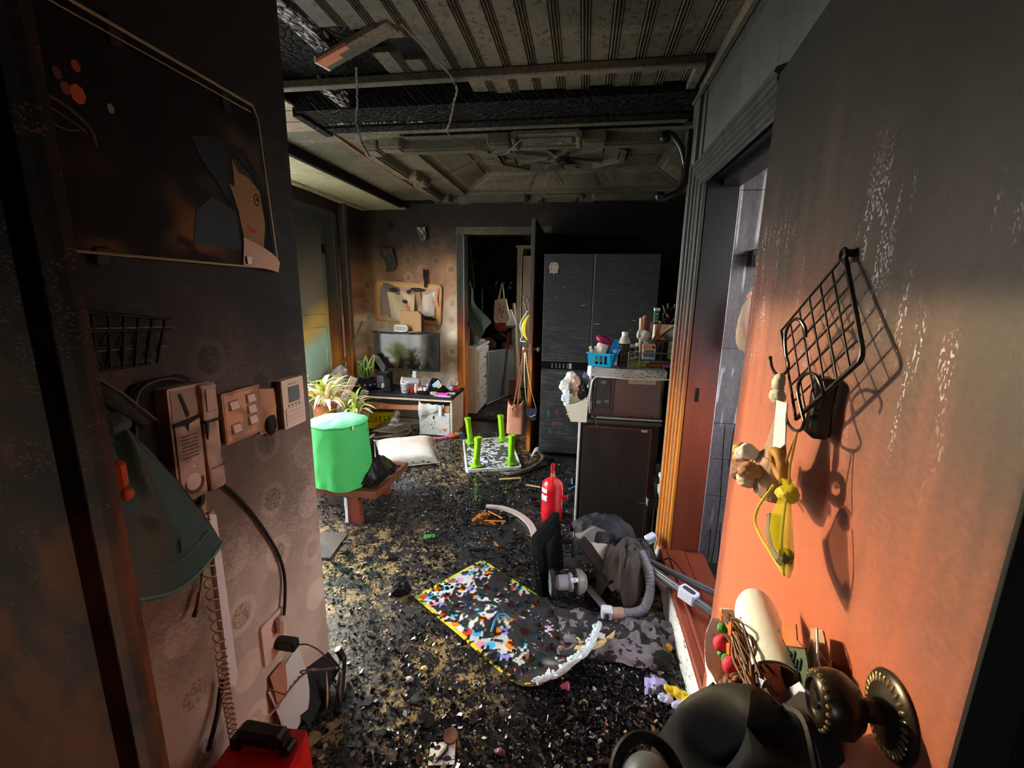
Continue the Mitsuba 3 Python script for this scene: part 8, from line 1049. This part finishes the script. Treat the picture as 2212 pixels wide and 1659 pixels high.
add('lettering', D(cat(*[box(0.715 + 0.011 * k, 0.7185 + 0.011 * k, 0.940 + 0.006 * k, 0.953 + 0.005 * (k % 3) + 0.006 * k, 0.055, 0.0575) for k in range(5)])), P(22, 26, 24, 0.6), pg); add('line', D(tube(spline([(0.70, 0.912, 0.056), (0.73, 0.905, 0.057), (0.77, 0.925, 0.056)], 12), 0.0013, 5)), P(22, 26, 24, 0.6), pg)
q = thing('dark_folder', 'dark upright folder edge behind the paper bag', 'folder'); add('folder', D(prism([(0.73, 0.96), (0.742, 0.975), (0.785, 0.94), (0.79, 0.86), (0.739, 0.86)], 0.006, 0.014)), P(70, 60, 54, 0.6), q); add('white_corner', D(prism([(0.742, 0.975), (0.753, 0.984), (0.757, 0.972), (0.75, 0.965)], 0.014, 0.016)), P(206, 206, 206, 0.5), q)
for i, (pts, c, cc0, lab) in enumerate((([(0.626, 0.757), (0.666, 0.862), (0.737, 0.912), (0.69, 0.78)], (150, 160, 214), 0.112, 'lilac blue sheet of paper stuck in beside the black backpack'), ([(0.745, 0.90), (0.80, 0.978), (0.852, 0.992), (0.82, 0.91)], (176, 178, 206), 0.070, 'printed pale lilac sheet standing beside the lilac blue one'), ([(0.813, 0.925), (0.835, 0.975), (0.858, 0.979), (0.856, 0.945)], (206, 214, 232), 0.050, 'white card between the backpack and the doorknob'))):
    if i == 0: pts = [(a + 0.062, z + 0.055) for a, z in pts]
    q = thing('paper_sheet', lab, 'paper'); add('sheet', D(prism(pts, cc0, cc0 + 0.0015)), P(*c, 0.5), q); pts_ = np.array(pts); m_ = pts_.mean(0); add('print', D(prism([tuple(m_ + (p_ - m_) * 0.6) for p_ in pts_], cc0 + 0.0015, cc0 + 0.0022)), P(c[0] - 14, c[1] - 14, c[2] - 8, 0.5), q)
# backpack on a low cabinet beside the door
sc_ = thing('shoe_cabinet', 'low dark shoe cabinet under the black backpack by the red door', 'cabinet'); add('body', box(0.09, 0.36, 0.38, 0.64, 0.0, 0.42, 0.004), P(34, 30, 28, 0.6), sc_); add('top', box(0.08, 0.37, 0.37, 0.65, 0.42, 0.44, 0.004), P(40, 35, 32, 0.6), sc_)
bp_ = thing('backpack', 'black fabric backpack with seams and a zip, standing by the red door', 'backpack'); FAB = bs('m_backpack', lambda p, n, uv: mix(L3(17, 18, 20), L3(30, 31, 34), noise(p.x * 420, p.y * 420, p.z * 420)), 0.75)
def bpk(th, ph):
    c, s = np.cos(th), np.sin(th); return c, s
u, v = np.meshgrid(np.linspace(0, 1, 73)[:-1], np.linspace(0, 1, 30), indexing='ij'); t = u * 2 * np.pi
hz = np.sin(v * np.pi / 2); rz_ = np.cos(np.clip(v, 0, 1) * np.pi / 2) ** 0.36
px_ = 0.235 + 0.135 * rz_ * np.sign(np.cos(t)) * np.abs(np.cos(t)) ** 0.6 + 0.012 * np.sin(t * 2 + 1) * rz_; py_ = 0.505 + 0.095 * rz_ * np.sign(np.sin(t)) * np.abs(np.sin(t)) ** 0.8; pz_ = 0.441 + 0.525 * hz + 0.02 * np.cos(t - 0.6) * hz - 0.055 * np.clip(-np.cos(t), 0, 1) * hz - 0.05 * np.clip(np.cos(t) - 0.2, 0, 1) * hz
cr_ = 0.012 * (ridge(u * 4, v * 2, 3, 1.4) - 0.4) * np.clip(v * 4, 0, 1) * np.clip((1 - v) * 5, 0.2, 1); pz_ = pz_ + cr_; px_ = px_ - cr_ * 0.8; rr2 = [np.stack([px_[:, j], py_[:, j], pz_[:, j]], -1) for j in range(30)]
add('body', loft(rr2), FAB, bp_, smooth=True); P3 = lambda th, vv: np.stack([px_, py_, pz_], -1)[int(round((th / (2 * np.pi)) % 1 * 72)) % 72, int(round(vv * 29))]
add('zip', cat(*[tube(spline([P3(th, vv) + np.array([-0.003, 0.0, 0.004]) for th, vv in path], 40), 0.0045, 6) for path in ([(2.3, 0.25), (2.5, 0.5), (2.75, 0.68), (3.1, 0.76), (3.6, 0.70)], [(3.3, 0.2), (3.35, 0.5), (3.2, 0.72)])]), P(14, 14, 15, 0.5), bp_); add('seam', cat(*[tube(spline([P3(th, vv) + np.array([0, 0, 0.002]) for th, vv in path], 40), 0.0022, 5) for path in ([(1.2, 0.35), (1.25, 0.6), (1.2, 0.8), (0.9, 0.93)], [(2.0, 0.3), (1.9, 0.6), (1.7, 0.85)], [(0.6, 0.6), (0.2, 0.72), (5.9, 0.78)])]), P(15, 15, 16, 0.7), bp_)
add('pocket_flap', sheet(lambda u, v: (0.118 + 0.07 * u - 0.012 * np.sin(v * 3), 0.42 + 0.02 * u - 0.02 * v, 0.86 + 0.05 * np.sin(u * 1.6) - 0.20 * v), 12, 14, 0.006), FAB, bp_)
q = thing('grey_shell', 'rounded light grey plastic helmet-like shell at the lower left of the backpack', 'shell'); add('shell', blob((0.112, 0.46, 0.87), (0.04, 0.045, 0.055), 4), P(150, 156, 160, 0.4), q, smooth=True); add('rim', tube([(0.112 + 0.043 * math.cos(t), 0.463 + 0.048 * math.sin(t), 0.885 + 0.024 * math.sin(t)) for t in np.linspace(0, 6.283, 41)[:-1]], 0.008, 6, close=True), P(24, 24, 26, 0.5), q); add('support', cyl((0.112, 0.46, 0.44), (0.112, 0.46, 0.83), 0.02), BLACKM, q)
q = thing('black_strap', 'black strap lying on the backpack beside the doorknob', 'strap'); add('strap', sheet(lambda u, v: (0.295 + 0.03 * u, 0.54 - 0.09 * v + 0.02 * u, 0.955 + 0.03 * np.sin(v * 3) + 0.01 * u), 8, 16, 0.012), P(18, 18, 20, 0.7), q); add('edge', tube(spline([(0.295, 0.54, 0.96), (0.295, 0.495, 0.99), (0.295, 0.455, 0.96)], 14), 0.006, 6), P(16, 16, 18, 0.7), q)
